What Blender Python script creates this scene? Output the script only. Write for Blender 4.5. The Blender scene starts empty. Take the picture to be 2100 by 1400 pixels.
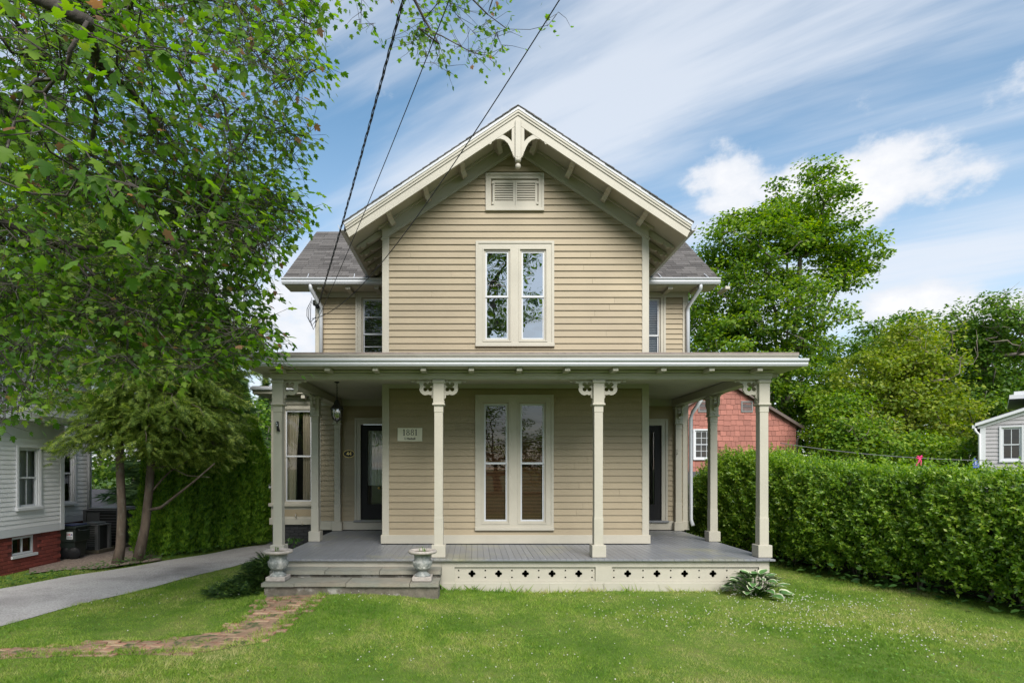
import bpy, bmesh, math, random
import numpy as np
from mathutils import Vector, Matrix
from mathutils.geometry import tessellate_polygon

random.seed(7)
rng = np.random.default_rng(11)
scene = bpy.context.scene
COL = scene.collection

# ------------------------------------------------------------------ camera
F, CX, CY, CZ = 1188.0, 972.0, 960.0, 1.89      # focal length (px of a 2100 wide frame), principal point, eye height
cam_data = bpy.data.cameras.new("camera")
cam_data.sensor_width = 36.0
cam_data.lens = 36.0 * F / 2100.0
cam_data.shift_x = (1050 - CX) / 2100.0
cam_data.shift_y = (CY - 700) / 2100.0
cam_data.clip_start = 0.05
cam_data.clip_end = 2000
cam = bpy.data.objects.new("camera", cam_data)
cam.location = (0, 0, CZ)
cam.rotation_euler = (math.radians(90), 0, 0)
COL.objects.link(cam)
scene.camera = cam

# ------------------------------------------------------------------ sun, sky, exposure
TO_SUN = Vector((0.16, -1.0, 0.90)).normalized()
SUN_EL = math.asin(TO_SUN.z)
SUN_AZ = math.atan2(TO_SUN.x, TO_SUN.y)
sun_data = bpy.data.lights.new("sun", 'SUN')
sun_data.energy = 2.5
sun_data.angle = math.radians(38)
sun_data.color = (1.0, 0.95, 0.88)
sun = bpy.data.objects.new("sun", sun_data)
sun.rotation_euler = TO_SUN.to_track_quat('Z', 'Y').to_euler()
sun.location = (8, -8, 14)
COL.objects.link(sun)

world = bpy.data.worlds.new("World")
scene.world = world
world.use_nodes = True


def build_sky():
    nt = world.node_tree
    nt.nodes.clear()
    N, L = nt.nodes, nt.links

    def node(t, **kw):
        n = N.new(t)
        for k, v in kw.items():
            setattr(n, k, v)
        return n

    def math_(op, a, b=None, c=None, clamp=False):
        n = node('ShaderNodeMath', operation=op)
        n.use_clamp = clamp
        for i, v in enumerate((a, b, c)):
            if v is None:
                continue
            if isinstance(v, (int, float)):
                n.inputs[i].default_value = v
            else:
                L.new(v, n.inputs[i])
        return n.outputs[0]

    def smooth(v, lo, hi):
        n = node('ShaderNodeMapRange', interpolation_type='SMOOTHSTEP')
        L.new(v, n.inputs['Value'])
        n.inputs['From Min'].default_value = lo
        n.inputs['From Max'].default_value = hi
        return n.outputs[0]

    out = node('ShaderNodeOutputWorld')
    bg = node('ShaderNodeBackground')
    bg.inputs['Strength'].default_value = 0.061
    L.new(bg.outputs[0], out.inputs[0])
    sky = node('ShaderNodeTexSky', sky_type='NISHITA')
    sky.sun_disc = False
    sky.sun_elevation = SUN_EL
    sky.sun_rotation = SUN_AZ
    sky.air_density = 1.0
    sky.dust_density = 0.6
    sky.ozone_density = 1.0
    tc = node('ShaderNodeTexCoord')
    sep = node('ShaderNodeSeparateXYZ')
    L.new(tc.outputs['Generated'], sep.inputs[0])
    x, y, z = sep.outputs
    zz = math_('ADD', math_('MAXIMUM', z, 0.0), 0.12)
    u = math_('DIVIDE', x, zz)
    v = math_('DIVIDE', y, zz)
    comb = node('ShaderNodeCombineXYZ')
    L.new(u, comb.inputs[0])
    L.new(v, comb.inputs[1])
    # high streaked cirrus
    mp0 = node('ShaderNodeMapping', vector_type='POINT')
    mp0.inputs['Rotation'].default_value = (0, 0, math.radians(36))
    L.new(comb.outputs[0], mp0.inputs[0])
    mp = node('ShaderNodeMapping', vector_type='POINT')
    mp.inputs['Scale'].default_value = (0.42, 2.1, 1)
    mp.inputs['Location'].default_value = (3.1, 1.32, 0)
    L.new(mp0.outputs[0], mp.inputs[0])
    n1 = node('ShaderNodeTexNoise')
    n1.inputs['Scale'].default_value = 1.15
    n1.inputs['Detail'].default_value = 11
    n1.inputs['Roughness'].default_value = 0.55
    n1.inputs['Distortion'].default_value = 0.35
    L.new(mp.outputs[0], n1.inputs['Vector'])
    mp2 = node('ShaderNodeMapping', vector_type='POINT')
    mp2.inputs['Scale'].default_value = (0.9, 0.9, 1)
    mp2.inputs['Location'].default_value = (0.4, 7.7, 0)
    L.new(comb.outputs[0], mp2.inputs[0])
    n2 = node('ShaderNodeTexNoise')
    n2.inputs['Scale'].default_value = 0.9
    n2.inputs['Detail'].default_value = 3
    L.new(mp2.outputs[0], n2.inputs['Vector'])
    cir = math_('ADD', math_('MULTIPLY', n1.outputs['Fac'], 0.75), math_('MULTIPLY', n2.outputs['Fac'], 0.3))
    cirrus = math_('MULTIPLY', smooth(cir, 0.455, 0.65), 0.80)
    # cumulus in azimuth / elevation
    az = math_('ARCTAN2', x, y)
    el = math_('ARCSINE', z)
    ae = node('ShaderNodeCombineXYZ')
    L.new(az, ae.inputs[0])
    L.new(math_('MULTIPLY', el, 1.5), ae.inputs[1])
    n3 = node('ShaderNodeTexNoise')
    n3.inputs['Scale'].default_value = 9.5
    n3.inputs['Detail'].default_value = 9
    n3.inputs['Roughness'].default_value = 0.62
    L.new(ae.outputs[0], n3.inputs['Vector'])
    n4 = node('ShaderNodeTexNoise')
    n4.inputs['Scale'].default_value = 2.4
    n4.inputs['Detail'].default_value = 2
    L.new(ae.outputs[0], n4.inputs['Vector'])
    field = None

    def blob(px, py, rx, ry, amp):
        dx, dy, dz = (px - CX), F, (CY - py)
        a0 = math.atan2(dx, dy)
        e0 = math.asin(dz / math.sqrt(dx * dx + dy * dy + dz * dz))
        dd = math.sqrt(dx * dx + dy * dy)
        ra, re = rx / dd * 0.8, ry / dd * 0.85
        da = math_('DIVIDE', math_('SUBTRACT', az, a0), ra)
        de = math_('DIVIDE', math_('SUBTRACT', el, e0), re)
        r2 = math_('ADD', math_('MULTIPLY', da, da), math_('MULTIPLY', de, de))
        return math_('MULTIPLY', math_('MAXIMUM', math_('SUBTRACT', 1.0, math_('MULTIPLY', r2, 0.5)), -0.6), amp)

    for b in [(1500, 365, 95, 70, 0.55), (1640, 385, 110, 55, 0.5), (1830, 355, 150, 75, 0.6), (1740, 410, 280, 60, 0.45),
              (1870, 625, 170, 55, 0.6), (2090, 620, 160, 50, 0.5), (600, 640, 150, 130, 0.5), (420, 560, 220, 130, 0.45)]:
        f = blob(*b)
        field = f if field is None else math_('MAXIMUM', field, f)
    low = smooth(el, math.radians(34), math.radians(6))
    general = math_('MULTIPLY', math_('SUBTRACT', n4.outputs['Fac'], 0.52), math_('MULTIPLY', low, 2.2))
    field = math_('MAXIMUM', field, general)
    cum = math_('ADD', field, math_('MULTIPLY', math_('SUBTRACT', n3.outputs['Fac'], 0.5), 1.35))
    cumulus = math_('MULTIPLY', smooth(cum, 0.13, 0.46), 0.95)
    # thin white veil towards the horizon
    veil = math_('MULTIPLY', smooth(el, math.radians(34), math.radians(2)), 0.60)
    vn = math_('MULTIPLY', veil, math_('ADD', 0.55, math_('MULTIPLY', n2.outputs['Fac'], 0.8)), clamp=True)
    keep = math_('MULTIPLY', math_('SUBTRACT', 1.0, cirrus), math_('SUBTRACT', 1.0, vn))
    thin = math_('SUBTRACT', 1.0, keep)
    hs = node('ShaderNodeHueSaturation')
    hs.inputs['Hue'].default_value = 0.487
    hs.inputs['Saturation'].default_value = 1.10
    hs.inputs['Value'].default_value = 1.38
    L.new(sky.outputs[0], hs.inputs['Color'])
    m1 = node('ShaderNodeMix', data_type='RGBA')
    L.new(thin, m1.inputs[0])
    L.new(hs.outputs[0], m1.inputs[6])
    m1.inputs[7].default_value = (5.8, 6.15, 6.75, 1)
    shade = node('ShaderNodeMix', data_type='RGBA')
    L.new(smooth(cum, 0.30, 0.85), shade.inputs[0])
    shade.inputs[6].default_value = (5.9, 6.15, 6.6, 1)
    shade.inputs[7].default_value = (7.5, 7.4, 7.4, 1)
    m2 = node('ShaderNodeMix', data_type='RGBA')
    L.new(cumulus, m2.inputs[0])
    L.new(m1.outputs[2], m2.inputs[6])
    L.new(shade.outputs[2], m2.inputs[7])
    L.new(m2.outputs[2], bg.inputs['Color'])


build_sky()
scene.view_settings.view_transform = 'Standard'
scene.view_settings.look = 'None'
scene.view_settings.gamma = 1.0
scene.view_settings.exposure = 1.25
scene.view_settings.use_curve_mapping = False
scene.cycles.use_denoising = True
scene.cycles.max_bounces = 8
scene.cycles.transparent_max_bounces = 12
scene.cycles.caustics_reflective = False
scene.cycles.caustics_refractive = False


# ------------------------------------------------------------------ helpers
def P(px, py, D):
    """The point at depth D that the photograph shows at (px, py)."""
    return Vector(((px - CX) * D / F, D, CZ - (py - CY) * D / F))


def gx(px, D):
    return (px - CX) * D / F


def gz(py, D):
    return CZ - (py - CY) * D / F


def ground(x, y):
    """Height of the lawn."""
    return 0.12 * np.exp(-((x + 1.9) / 1.7) ** 2 - ((y - 7.9) / 1.1) ** 2) + 0.012 * np.sin(x * 1.3 + 0.7) * np.cos(y * 1.1) + 0.008 * np.sin(x * 3.1 + y * 2.3)


def mesh_obj(name, verts, faces, mat=None, parent=None, smooth=False):
    me = bpy.data.meshes.new(name)
    me.from_pydata([tuple(v) for v in verts], [], faces)
    if mat:
        me.materials.append(mat)
    if smooth:
        me.polygons.foreach_set('use_smooth', [True] * len(me.polygons))
    me.update()
    return link(name, me, parent)


def link(name, me, parent=None):
    o = bpy.data.objects.new(name, me)
    COL.objects.link(o)
    if parent is not None:
        o.parent = parent
        if parent.type == 'EMPTY':
            o.matrix_parent_inverse = Matrix.Translation(-Vector(parent.location))
    return o


def inst(name, me, parent, loc, rot=(0, 0, 0), scale=(1, 1, 1)):
    """One more piece that shares mesh data, placed in world coordinates."""
    o = link(name, me, parent)
    o.location = loc
    o.rotation_euler = rot
    o.scale = scale
    return o


def empty(name, label, cat, loc=(0, 0, 0), group=None, kind=None):
    o = bpy.data.objects.new(name, None)
    COL.objects.link(o)
    o.location = loc
    o.empty_display_size = 0.2
    return tag(o, label, cat, group, kind)


def tag(o, label=None, cat=None, group=None, kind=None):
    if label:
        o['label'] = label
    if cat:
        o['category'] = cat
    if group:
        o['group'] = group
    if kind:
        o['kind'] = kind
    return o


class MB:
    """Collects shapes; build() links them as one mesh object."""

    def __init__(self):
        self.v, self.f = [], []

    def add(self, verts, faces):
        n = len(self.v)
        self.v += [tuple(p) for p in verts]
        self.f += [[i + n for i in q] for q in faces]
        return self

    def box(self, x0, x1, y0, y1, z0, z1):
        vs = [(x, y, z) for z in (z0, z1) for y in (y0, y1) for x in (x0, x1)]
        return self.add(vs, [(0, 2, 3, 1), (4, 5, 7, 6), (0, 1, 5, 4), (2, 6, 7, 3), (0, 4, 6, 2), (1, 3, 7, 5)])

    def bevel_box(self, x0, x1, y0, y1, z0, z1, b=0.006):
        bm = bmesh.new()
        bmesh.ops.create_cube(bm, size=1)
        for v in bm.verts:
            v.co = Vector(((x0 + x1) / 2 + v.co.x * (x1 - x0), (y0 + y1) / 2 + v.co.y * (y1 - y0), (z0 + z1) / 2 + v.co.z * (z1 - z0)))
        bmesh.ops.bevel(bm, geom=list(bm.edges), offset=b, segments=1, affect='EDGES', profile=0.5)
        bm.verts.index_update()
        self.add([v.co.copy() for v in bm.verts], [[v.index for v in f.verts] for f in bm.faces])
        bm.free()
        return self

    def poly(self, outer, y0, y1, holes=(), axis='y'):
        """A flat outline (with holes) given thickness. axis y: outline in XZ; x: outline in YZ; z: outline in XY."""
        loops = [list(outer)] + [list(h) for h in holes]
        flat = [p for lp in loops for p in lp]
        tris = tessellate_polygon([[Vector((p[0], p[1], 0)) for p in lp] for lp in loops])

        def at(p, d):
            return (p[0], d, p[1]) if axis == 'y' else ((d, p[0], p[1]) if axis == 'x' else (p[0], p[1], d))
        n = len(flat)
        vs = [at(p, y0) for p in flat] + [at(p, y1) for p in flat]
        fs = []
        for t in tris:
            fs.append(list(t))
            fs.append([t[2] + n, t[1] + n, t[0] + n])
        k = 0
        for lp in loops:
            m = len(lp)
            for i in range(m):
                a, b = k + i, k + (i + 1) % m
                fs.append([a, b, b + n, a + n])
            k += m
        return self.add(vs, fs)

    def sweep_x(self, prof, x0, x1):
        """Profile of (y, z) points run along X."""
        n = len(prof)
        vs = [(x0, p[0], p[1]) for p in prof] + [(x1, p[0], p[1]) for p in prof]
        fs = [[i, (i + 1) % n, (i + 1) % n + n, i + n] for i in range(n)] + [list(range(n))[::-1], list(range(n, 2 * n))]
        return self.add(vs, fs)

    def sweep_y(self, prof, y0, y1):
        n = len(prof)
        vs = [(p[0], y0, p[1]) for p in prof] + [(p[0], y1, p[1]) for p in prof]
        fs = [[i, (i + 1) % n, (i + 1) % n + n, i + n] for i in range(n)] + [list(range(n))[::-1], list(range(n, 2 * n))]
        return self.add(vs, fs)

    def lathe(self, prof, n=24, c=(0, 0, 0), cap=True):
        vs, fs = [], []
        m = len(prof)
        for r, z in prof:
            for k in range(n):
                a = 2 * math.pi * k / n
                vs.append((c[0] + r * math.cos(a), c[1] + r * math.sin(a), c[2] + z))
        for i in range(m - 1):
            for k in range(n):
                a, b = i * n + k, i * n + (k + 1) % n
                fs.append([a, b, b + n, a + n])
        if cap:
            fs.append(list(range(n))[::-1])
            fs.append(list(range((m - 1) * n, m * n)))
        return self.add(vs, fs)

    def tube(self, pts, radii, n=6):
        pts = [Vector(p) for p in pts]
        if not hasattr(radii, '__len__'):
            radii = [radii] * len(pts)
        vs, fs = [], []
        up = Vector((0.31, 0.17, 0.93))
        for i, p in enumerate(pts):
            d = (pts[min(i + 1, len(pts) - 1)] - pts[max(i - 1, 0)])
            if d.length < 1e-9:
                d = Vector((0, 0, 1))
            d.normalize()
            s = d.cross(up)
            if s.length < 1e-3:
                s = d.cross(Vector((1, 0, 0)))
            s.normalize()
            t = s.cross(d)
            for k in range(n):
                a = 2 * math.pi * k / n
                vs.append(p + (s * math.cos(a) + t * math.sin(a)) * radii[i])
        for i in range(len(pts) - 1):
            for k in range(n):
                a, b = i * n + k, i * n + (k + 1) % n
                fs.append([a, b, b + n, a + n])
        fs.append(list(range(n))[::-1])
        fs.append([(len(pts) - 1) * n + k for k in range(n)])
        return self.add(vs, fs)

    def build(self, name, mat, parent=None, smooth=False, bevel=0.0):
        o = mesh_obj(name, self.v, self.f, mat, parent, smooth)
        if bevel:
            m = o.modifiers.new('bevel', 'BEVEL')
            m.width = bevel
            m.segments = 1
            m.limit_method = 'ANGLE'
        return o


def rect(x0, x1, z0, z1):
    return [(x0, z0), (x1, z0), (x1, z1), (x0, z1)]


def circle(cx, cz, r, n=14):
    return [(cx + r * math.cos(2 * math.pi * k / n), cz + r * math.sin(2 * math.pi * k / n)) for k in range(n)]


def quatrefoil(cx, cz, d, r, rot=math.pi / 4, n=40, notch=0.0):
    pts = []
    for k in range(n):
        th = 2 * math.pi * k / n
        best = notch
        for q in range(4):
            a = rot + q * math.pi / 2
            al = th - a
            disc = r * r - (d * math.sin(al)) ** 2
            if disc >= 0 and math.cos(al) > 0:
                best = max(best, d * math.cos(al) + math.sqrt(disc))
        pts.append((cx + best * math.cos(th), cz + best * math.sin(th)))
    return pts


# ------------------------------------------------------------------ materials
MATS = {}


def mat(name, col, rough=0.6, var=0.0, nscale=6.0, bump=0.0, bscale=40.0, spec=0.5, metal=0.0, rand=0.0, stretch=None, col2=None, mixlo=0.45, mixhi=0.65, mscale=2.0, mdetail=5):
    """Paint or stone: base colour with fine noise variation, optional second colour in patches, optional per-object variation, fine relief."""
    if name in MATS:
        return MATS[name]
    m = bpy.data.materials.new(name)
    m.use_nodes = True
    nt = m.node_tree
    N, L = nt.nodes, nt.links
    b = N['Principled BSDF']
    b.inputs['Roughness'].default_value = rough
    b.inputs['Specular IOR Level'].default_value = spec
    b.inputs['Metallic'].default_value = metal
    tc = N.new('ShaderNodeTexCoord')
    vec = tc.outputs['Object']
    if stretch:
        mp = N.new('ShaderNodeMapping')
        mp.inputs['Scale'].default_value = stretch
        L.new(vec, mp.inputs[0])
        vec = mp.outputs[0]
    rgb = N.new('ShaderNodeRGB')
    rgb.outputs[0].default_value = (*col, 1)
    cur = rgb.outputs[0]
    if col2:
        nz = N.new('ShaderNodeTexNoise')
        nz.inputs['Scale'].default_value = mscale
        nz.inputs['Detail'].default_value = mdetail
        nz.inputs['Roughness'].default_value = 0.62
        L.new(vec, nz.inputs['Vector'])
        mr = N.new('ShaderNodeMapRange')
        mr.inputs['From Min'].default_value = mixlo
        mr.inputs['From Max'].default_value = mixhi
        L.new(nz.outputs['Fac'], mr.inputs['Value'])
        mx = N.new('ShaderNodeMix')
        mx.data_type = 'RGBA'
        L.new(mr.outputs[0], mx.inputs[0])
        L.new(cur, mx.inputs[6])
        mx.inputs[7].default_value = (*col2, 1)
        cur = mx.outputs[2]
    if var or rand:
        hs = N.new('ShaderNodeHueSaturation')
        L.new(cur, hs.inputs['Color'])
        val = None
        if var:
            nz = N.new('ShaderNodeTexNoise')
            nz.inputs['Scale'].default_value = nscale
            nz.inputs['Detail'].default_value = 6
            nz.inputs['Roughness'].default_value = 0.65
            L.new(vec, nz.inputs['Vector'])
            mr = N.new('ShaderNodeMapRange')
            mr.inputs['From Min'].default_value = 0.25
            mr.inputs['From Max'].default_value = 0.75
            mr.inputs['To Min'].default_value = 1 - var
            mr.inputs['To Max'].default_value = 1 + var
            L.new(nz.outputs['Fac'], mr.inputs['Value'])
            val = mr.outputs[0]
        if rand:
            oi = N.new('ShaderNodeObjectInfo')
            mr = N.new('ShaderNodeMapRange')
            mr.inputs['To Min'].default_value = 1 - rand
            mr.inputs['To Max'].default_value = 1 + rand
            L.new(oi.outputs['Random'], mr.inputs['Value'])
            if val is None:
                val = mr.outputs[0]
            else:
                mu = N.new('ShaderNodeMath')
                mu.operation = 'MULTIPLY'
                L.new(val, mu.inputs[0])
                L.new(mr.outputs[0], mu.inputs[1])
                val = mu.outputs[0]
        L.new(val, hs.inputs['Value'])
        cur = hs.outputs[0]
    L.new(cur, b.inputs['Base Color'])
    if bump:
        nb = N.new('ShaderNodeTexNoise')
        nb.inputs['Scale'].default_value = bscale
        nb.inputs['Detail'].default_value = 6
        L.new(vec, nb.inputs['Vector'])
        bp = N.new('ShaderNodeBump')
        bp.inputs['Strength'].default_value = bump
        bp.inputs['Distance'].default_value = 0.01
        L.new(nb.outputs['Fac'], bp.inputs['Height'])
        L.new(bp.outputs[0], b.inputs['Normal'])
    MATS[name] = m
    return m


def leaf_mat(name, stops, trans=0.35, rough=0.5, patch=0.0, pscale=0.8, spec=0.35):
    """Leaves: colour chosen per leaf, light passing through."""
    if name in MATS:
        return MATS[name]
    m = bpy.data.materials.new(name)
    m.use_nodes = True
    nt = m.node_tree
    N, L = nt.nodes, nt.links
    b = N['Principled BSDF']
    b.inputs['Roughness'].default_value = rough
    b.inputs['Specular IOR Level'].default_value = spec
    geo = N.new('ShaderNodeNewGeometry')
    rp = N.new('ShaderNodeValToRGB')
    els = rp.color_ramp.elements
    while len(els) < len(stops):
        els.new(0.5)
    for e, (p, c) in zip(els, stops):
        e.position = p
        e.color = (*c, 1)
    fac = geo.outputs['Random Per Island']
    if patch:
        tc = N.new('ShaderNodeTexCoord')
        nz = N.new('ShaderNodeTexNoise')
        nz.inputs['Scale'].default_value = pscale
        nz.inputs['Detail'].default_value = 4
        L.new(tc.outputs['Object'], nz.inputs['Vector'])
        mm = N.new('ShaderNodeMath')
        mm.operation = 'MULTIPLY_ADD'
        mm.use_clamp = True
        s = N.new('ShaderNodeMath')
        s.operation = 'SUBTRACT'
        L.new(nz.outputs['Fac'], s.inputs[0])
        s.inputs[1].default_value = 0.5
        L.new(s.outputs[0], mm.inputs[0])
        mm.inputs[1].default_value = patch * 2
        L.new(fac, mm.inputs[2])
        fac = mm.outputs[0]
    L.new(fac, rp.inputs[0])
    L.new(rp.outputs[0], b.inputs['Base Color'])
    tr = N.new('ShaderNodeBsdfTranslucent')
    hs = N.new('ShaderNodeHueSaturation')
    hs.inputs['Saturation'].default_value = 1.1
    hs.inputs['Value'].default_value = 1.75
    L.new(rp.outputs[0], hs.inputs['Color'])
    L.new(hs.outputs[0], tr.inputs['Color'])
    mx = N.new('ShaderNodeMixShader')
    mx.inputs[0].default_value = trans
    L.new(b.outputs[0], mx.inputs[1])
    L.new(tr.outputs[0], mx.inputs[2])
    L.new(mx.outputs[0], N['Material Output'].inputs[0])
    MATS[name] = m
    return m


def glass_mat(name, refl=0.12, tint=(0.92, 0.95, 0.94), rough=0.0, wob=0.0):
    """Window pane: see-through, mirror reflection that grows at grazing angles."""
    if name in MATS:
        return MATS[name]
    m = bpy.data.materials.new(name)
    m.use_nodes = True
    nt = m.node_tree
    N, L = nt.nodes, nt.links
    N.remove(N['Principled BSDF'])
    t = N.new('ShaderNodeBsdfTransparent')
    t.inputs[0].default_value = (*tint, 1)
    g = N.new('ShaderNodeBsdfGlossy')
    g.inputs['Roughness'].default_value = rough
    fr = N.new('ShaderNodeFresnel')
    fr.inputs['IOR'].default_value = 1.5
    mr = N.new('ShaderNodeMapRange')
    mr.inputs['From Min'].default_value = 0.04
    mr.inputs['From Max'].default_value = 1.0
    mr.inputs['To Min'].default_value = refl
    mr.inputs['To Max'].default_value = 1.0
    L.new(fr.outputs[0], mr.inputs['Value'])
    mx = N.new('ShaderNodeMixShader')
    L.new(mr.outputs[0], mx.inputs[0])
    L.new(t.outputs[0], mx.inputs[1])
    L.new(g.outputs[0], mx.inputs[2])
    L.new(mx.outputs[0], N['Material Output'].inputs[0])
    if wob:
        tc = N.new('ShaderNodeTexCoord')
        nz = N.new('ShaderNodeTexNoise')
        nz.inputs['Scale'].default_value = 2.2
        nz.inputs['Detail'].default_value = 2
        L.new(tc.outputs['Object'], nz.inputs['Vector'])
        bp = N.new('ShaderNodeBump')
        bp.inputs['Strength'].default_value = wob
        bp.inputs['Distance'].default_value = 0.02
        L.new(nz.outputs['Fac'], bp.inputs['Height'])
        L.new(bp.outputs[0], g.inputs['Normal'])
    MATS[name] = m
    return m


M_SIDING = mat('siding_beige', (0.290, 0.236, 0.151), 0.6, 0.09, 1.1, 0.10, 45, rand=0.055, stretch=(1, 1, 1))
M_TRIM = mat('trim_cream', (0.398, 0.374, 0.310), 0.55, 0.09, 1.7, 0.10, 45)
M_WHITE = mat('gutter_white', (0.44, 0.46, 0.49), 0.4, 0.05, 2.0)
M_SASH = mat('sash_white', (0.48, 0.50, 0.525), 0.4, 0.03)
M_FLOOR = mat('porch_grey_paint', (0.185, 0.192, 0.208), 0.42, 0.10, 3.0, 0.05, 30, rand=0.05, col2=(0.24, 0.235, 0.17), mixlo=0.52, mixhi=0.75, mscale=1.1)
M_SHINGLE = mat('roof_shingle', (0.098, 0.092, 0.088), 0.9, 0.25, 40, 0.5, 160, rand=0.30, spec=0.12)
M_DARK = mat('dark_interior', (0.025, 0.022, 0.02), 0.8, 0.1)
M_BLACK = mat('black_paint', (0.010, 0.010, 0.011), 0.5, 0.05, spec=0.2)
M_BRASS = mat('brass', (0.62, 0.42, 0.12), 0.3, metal=0.9)
M_GLASS = glass_mat('window_glass', 0.09)
M_GLASS_UP = glass_mat('upper_window_glass', 0.5, (0.6, 0.62, 0.62), wob=0.12)
M_BLIND = mat('wood_blind', (0.17, 0.085, 0.04), 0.5, 0.15, 20)
M_CURTAIN = mat('curtain_cloth', (0.55, 0.47, 0.36), 0.8, 0.1, 14)
M_LACE = mat('white_lace', (0.6, 0.62, 0.6), 0.8, 0.25, 60)

# ------------------------------------------------------------------ ground, lawn, driveway, path
def ground_mat(name, c1, c2, c3, scale):
    m = bpy.data.materials.new(name)
    m.use_nodes = True
    N, L = m.node_tree.nodes, m.node_tree.links
    b = N['Principled BSDF']
    b.inputs['Roughness'].default_value = 0.9
    b.inputs['Specular IOR Level'].default_value = 0.1
    tc = N.new('ShaderNodeTexCoord')
    nz = N.new('ShaderNodeTexNoise')
    nz.inputs['Scale'].default_value = scale
    nz.inputs['Detail'].default_value = 10
    nz.inputs['Roughness'].default_value = 0.7
    L.new(tc.outputs['Object'], nz.inputs['Vector'])
    rp = N.new('ShaderNodeValToRGB')
    e = rp.color_ramp.elements
    e[0].position, e[0].color = 0.3, (*c1, 1)
    e[1].position, e[1].color = 0.7, (*c3, 1)
    k = e.new(0.5)
    k.color = (*c2, 1)
    L.new(nz.outputs['Fac'], rp.inputs[0])
    L.new(rp.outputs[0], b.inputs['Base Color'])
    nb = N.new('ShaderNodeTexNoise')
    nb.inputs['Scale'].default_value = scale * 30
    nb.inputs['Detail'].default_value = 4
    L.new(tc.outputs['Object'], nb.inputs['Vector'])
    bp = N.new('ShaderNodeBump')
    bp.inputs['Strength'].default_value = 0.5
    bp.inputs['Distance'].default_value = 0.02
    L.new(nb.outputs['Fac'], bp.inputs['Height'])
    L.new(bp.outputs[0], b.inputs['Normal'])
    return m


M_GROUND = ground_mat('ground_grass', (0.03, 0.06, 0.012), (0.05, 0.09, 0.02), (0.08, 0.11, 0.03), 0.4)
M_LAWN = ground_mat('lawn_soil_thatch', (0.060, 0.11, 0.018), (0.10, 0.16, 0.028), (0.16, 0.17, 0.055), 1.2)
g = mesh_obj('ground', [(-900, -900, -0.06), (900, -900, -0.06), (900, 900, -0.06), (-900, 900, -0.06)], [(0, 1, 2, 3)], M_GROUND)
tag(g, kind='structure')

DRIVE_L = [P(-700, 1300, 1), P(0, 1207, 1), P(240, 1165, 1), P(440, 1133, 1), P(545, 1117, 1), P(610, 1096, 1)]
DRIVE_R = [P(-700, 1440, 1), P(0, 1283, 1), P(150, 1243, 1), P(380, 1186, 1), P(525, 1150, 1), P(580, 1128, 1)]


def on_ground(px, py):
    D = F * CZ / (py - CY)
    return ((px - CX) * D / F, D)


drive_l = [on_ground(*q) for q in [(-700, 1330), (0, 1207), (240, 1165), (440, 1133), (545, 1115), (600, 1092)]]
drive_r = [on_ground(*q) for q in [(-700, 1480), (0, 1283), (150, 1244), (380, 1186), (525, 1150), (590, 1122)]]
drive_poly = drive_l + drive_r[::-1]
path_l = [on_ground(*q) for q in [(540, 1212), (533, 1240), (520, 1268), (440, 1298), (300, 1314), (140, 1324), (0, 1332), (-150, 1336)]]
path_r = [on_ground(*q) for q in [(715, 1212), (660, 1245), (600, 1284), (530, 1322), (400, 1340), (250, 1347), (0, 1353), (-150, 1356)]]
path_poly = path_l + path_r[::-1]


def in_poly(x, y, poly):
    x, y = np.asarray(x, float), np.asarray(y, float)
    ins = np.zeros(x.shape, bool)
    n = len(poly)
    for i in range(n):
        (x1, y1), (x2, y2) = poly[i], poly[(i + 1) % n]
        if y1 == y2:
            continue
        c = ((y1 > y) != (y2 > y)) & (x < (x2 - x1) * (y - y1) / (y2 - y1) + x1)
        ins ^= c
    return ins


def make_lawn():
    xs, ys = np.arange(-16, 20.01, 0.2), np.arange(-3, 21.01, 0.2)
    X, Y = np.meshgrid(xs, ys)
    Z = ground(X, Y)
    nx = len(xs)
    vs = np.stack([X, Y, Z], -1).reshape(-1, 3)
    fs = [(j * nx + i, j * nx + i + 1, (j + 1) * nx + i + 1, (j + 1) * nx + i) for j in range(len(ys) - 1) for i in range(nx - 1)]
    o = mesh_obj('lawn', vs, fs, M_LAWN, smooth=True)
    tag(o, kind='structure')


make_lawn()

M_ASPHALT = mat('asphalt_worn', (0.38, 0.365, 0.355), 0.95, 0.45, 45, 1.0, 80, spec=0.05, col2=(0.24, 0.225, 0.22), mixlo=0.45, mixhi=0.7, mscale=0.8)
def refine(line, k=14):
    out = []
    for (x0_, y0_), (x1_, y1_) in zip(line[:-1], line[1:]):
        for q in range(k):
            out.append((x0_ + (x1_ - x0_) * q / k, y0_ + (y1_ - y0_) * q / k))
    return out + [line[-1]]


dl_, dr_ = refine(drive_l), refine(drive_r)
n = len(dl_)
dv, df = [], []
for i in range(n):
    for t in np.linspace(0, 1, 9):
        x = dl_[i][0] * (1 - t) + dr_[i][0] * t
        y = dl_[i][1] * (1 - t) + dr_[i][1] * t
        dv.append((x, y, 0.007 + 0.012 * math.sin(math.pi * t) + float(ground(np.array(x), np.array(y)))))
for i in range(n - 1):
    for k in range(8):
        a = i * 9 + k
        df.append((a, a + 1, a + 10, a + 9))
tag(mesh_obj('driveway', dv, df, M_ASPHALT, smooth=True), kind='structure')

# gravel bed by the neighbour's foundation
gravel_poly = [on_ground(*q) for q in [(60, 1178), (130, 1170), (200, 1168), (330, 1150), (335, 1136), (250, 1118), (130, 1118), (60, 1130)]]
M_GRAVEL = mat('gravel_stone', (0.26, 0.21, 0.17), 0.9, 0.5, 45, 1.0, 60, col2=(0.14, 0.10, 0.08), mixlo=0.4, mixhi=0.6, mscale=25)
gv = [(x, y, 0.024) for x, y in gravel_poly]
gb = mesh_obj('gravel_bed', gv, [list(range(len(gv)))[::-1]], M_GRAVEL)
tag(gb, kind='structure')

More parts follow.
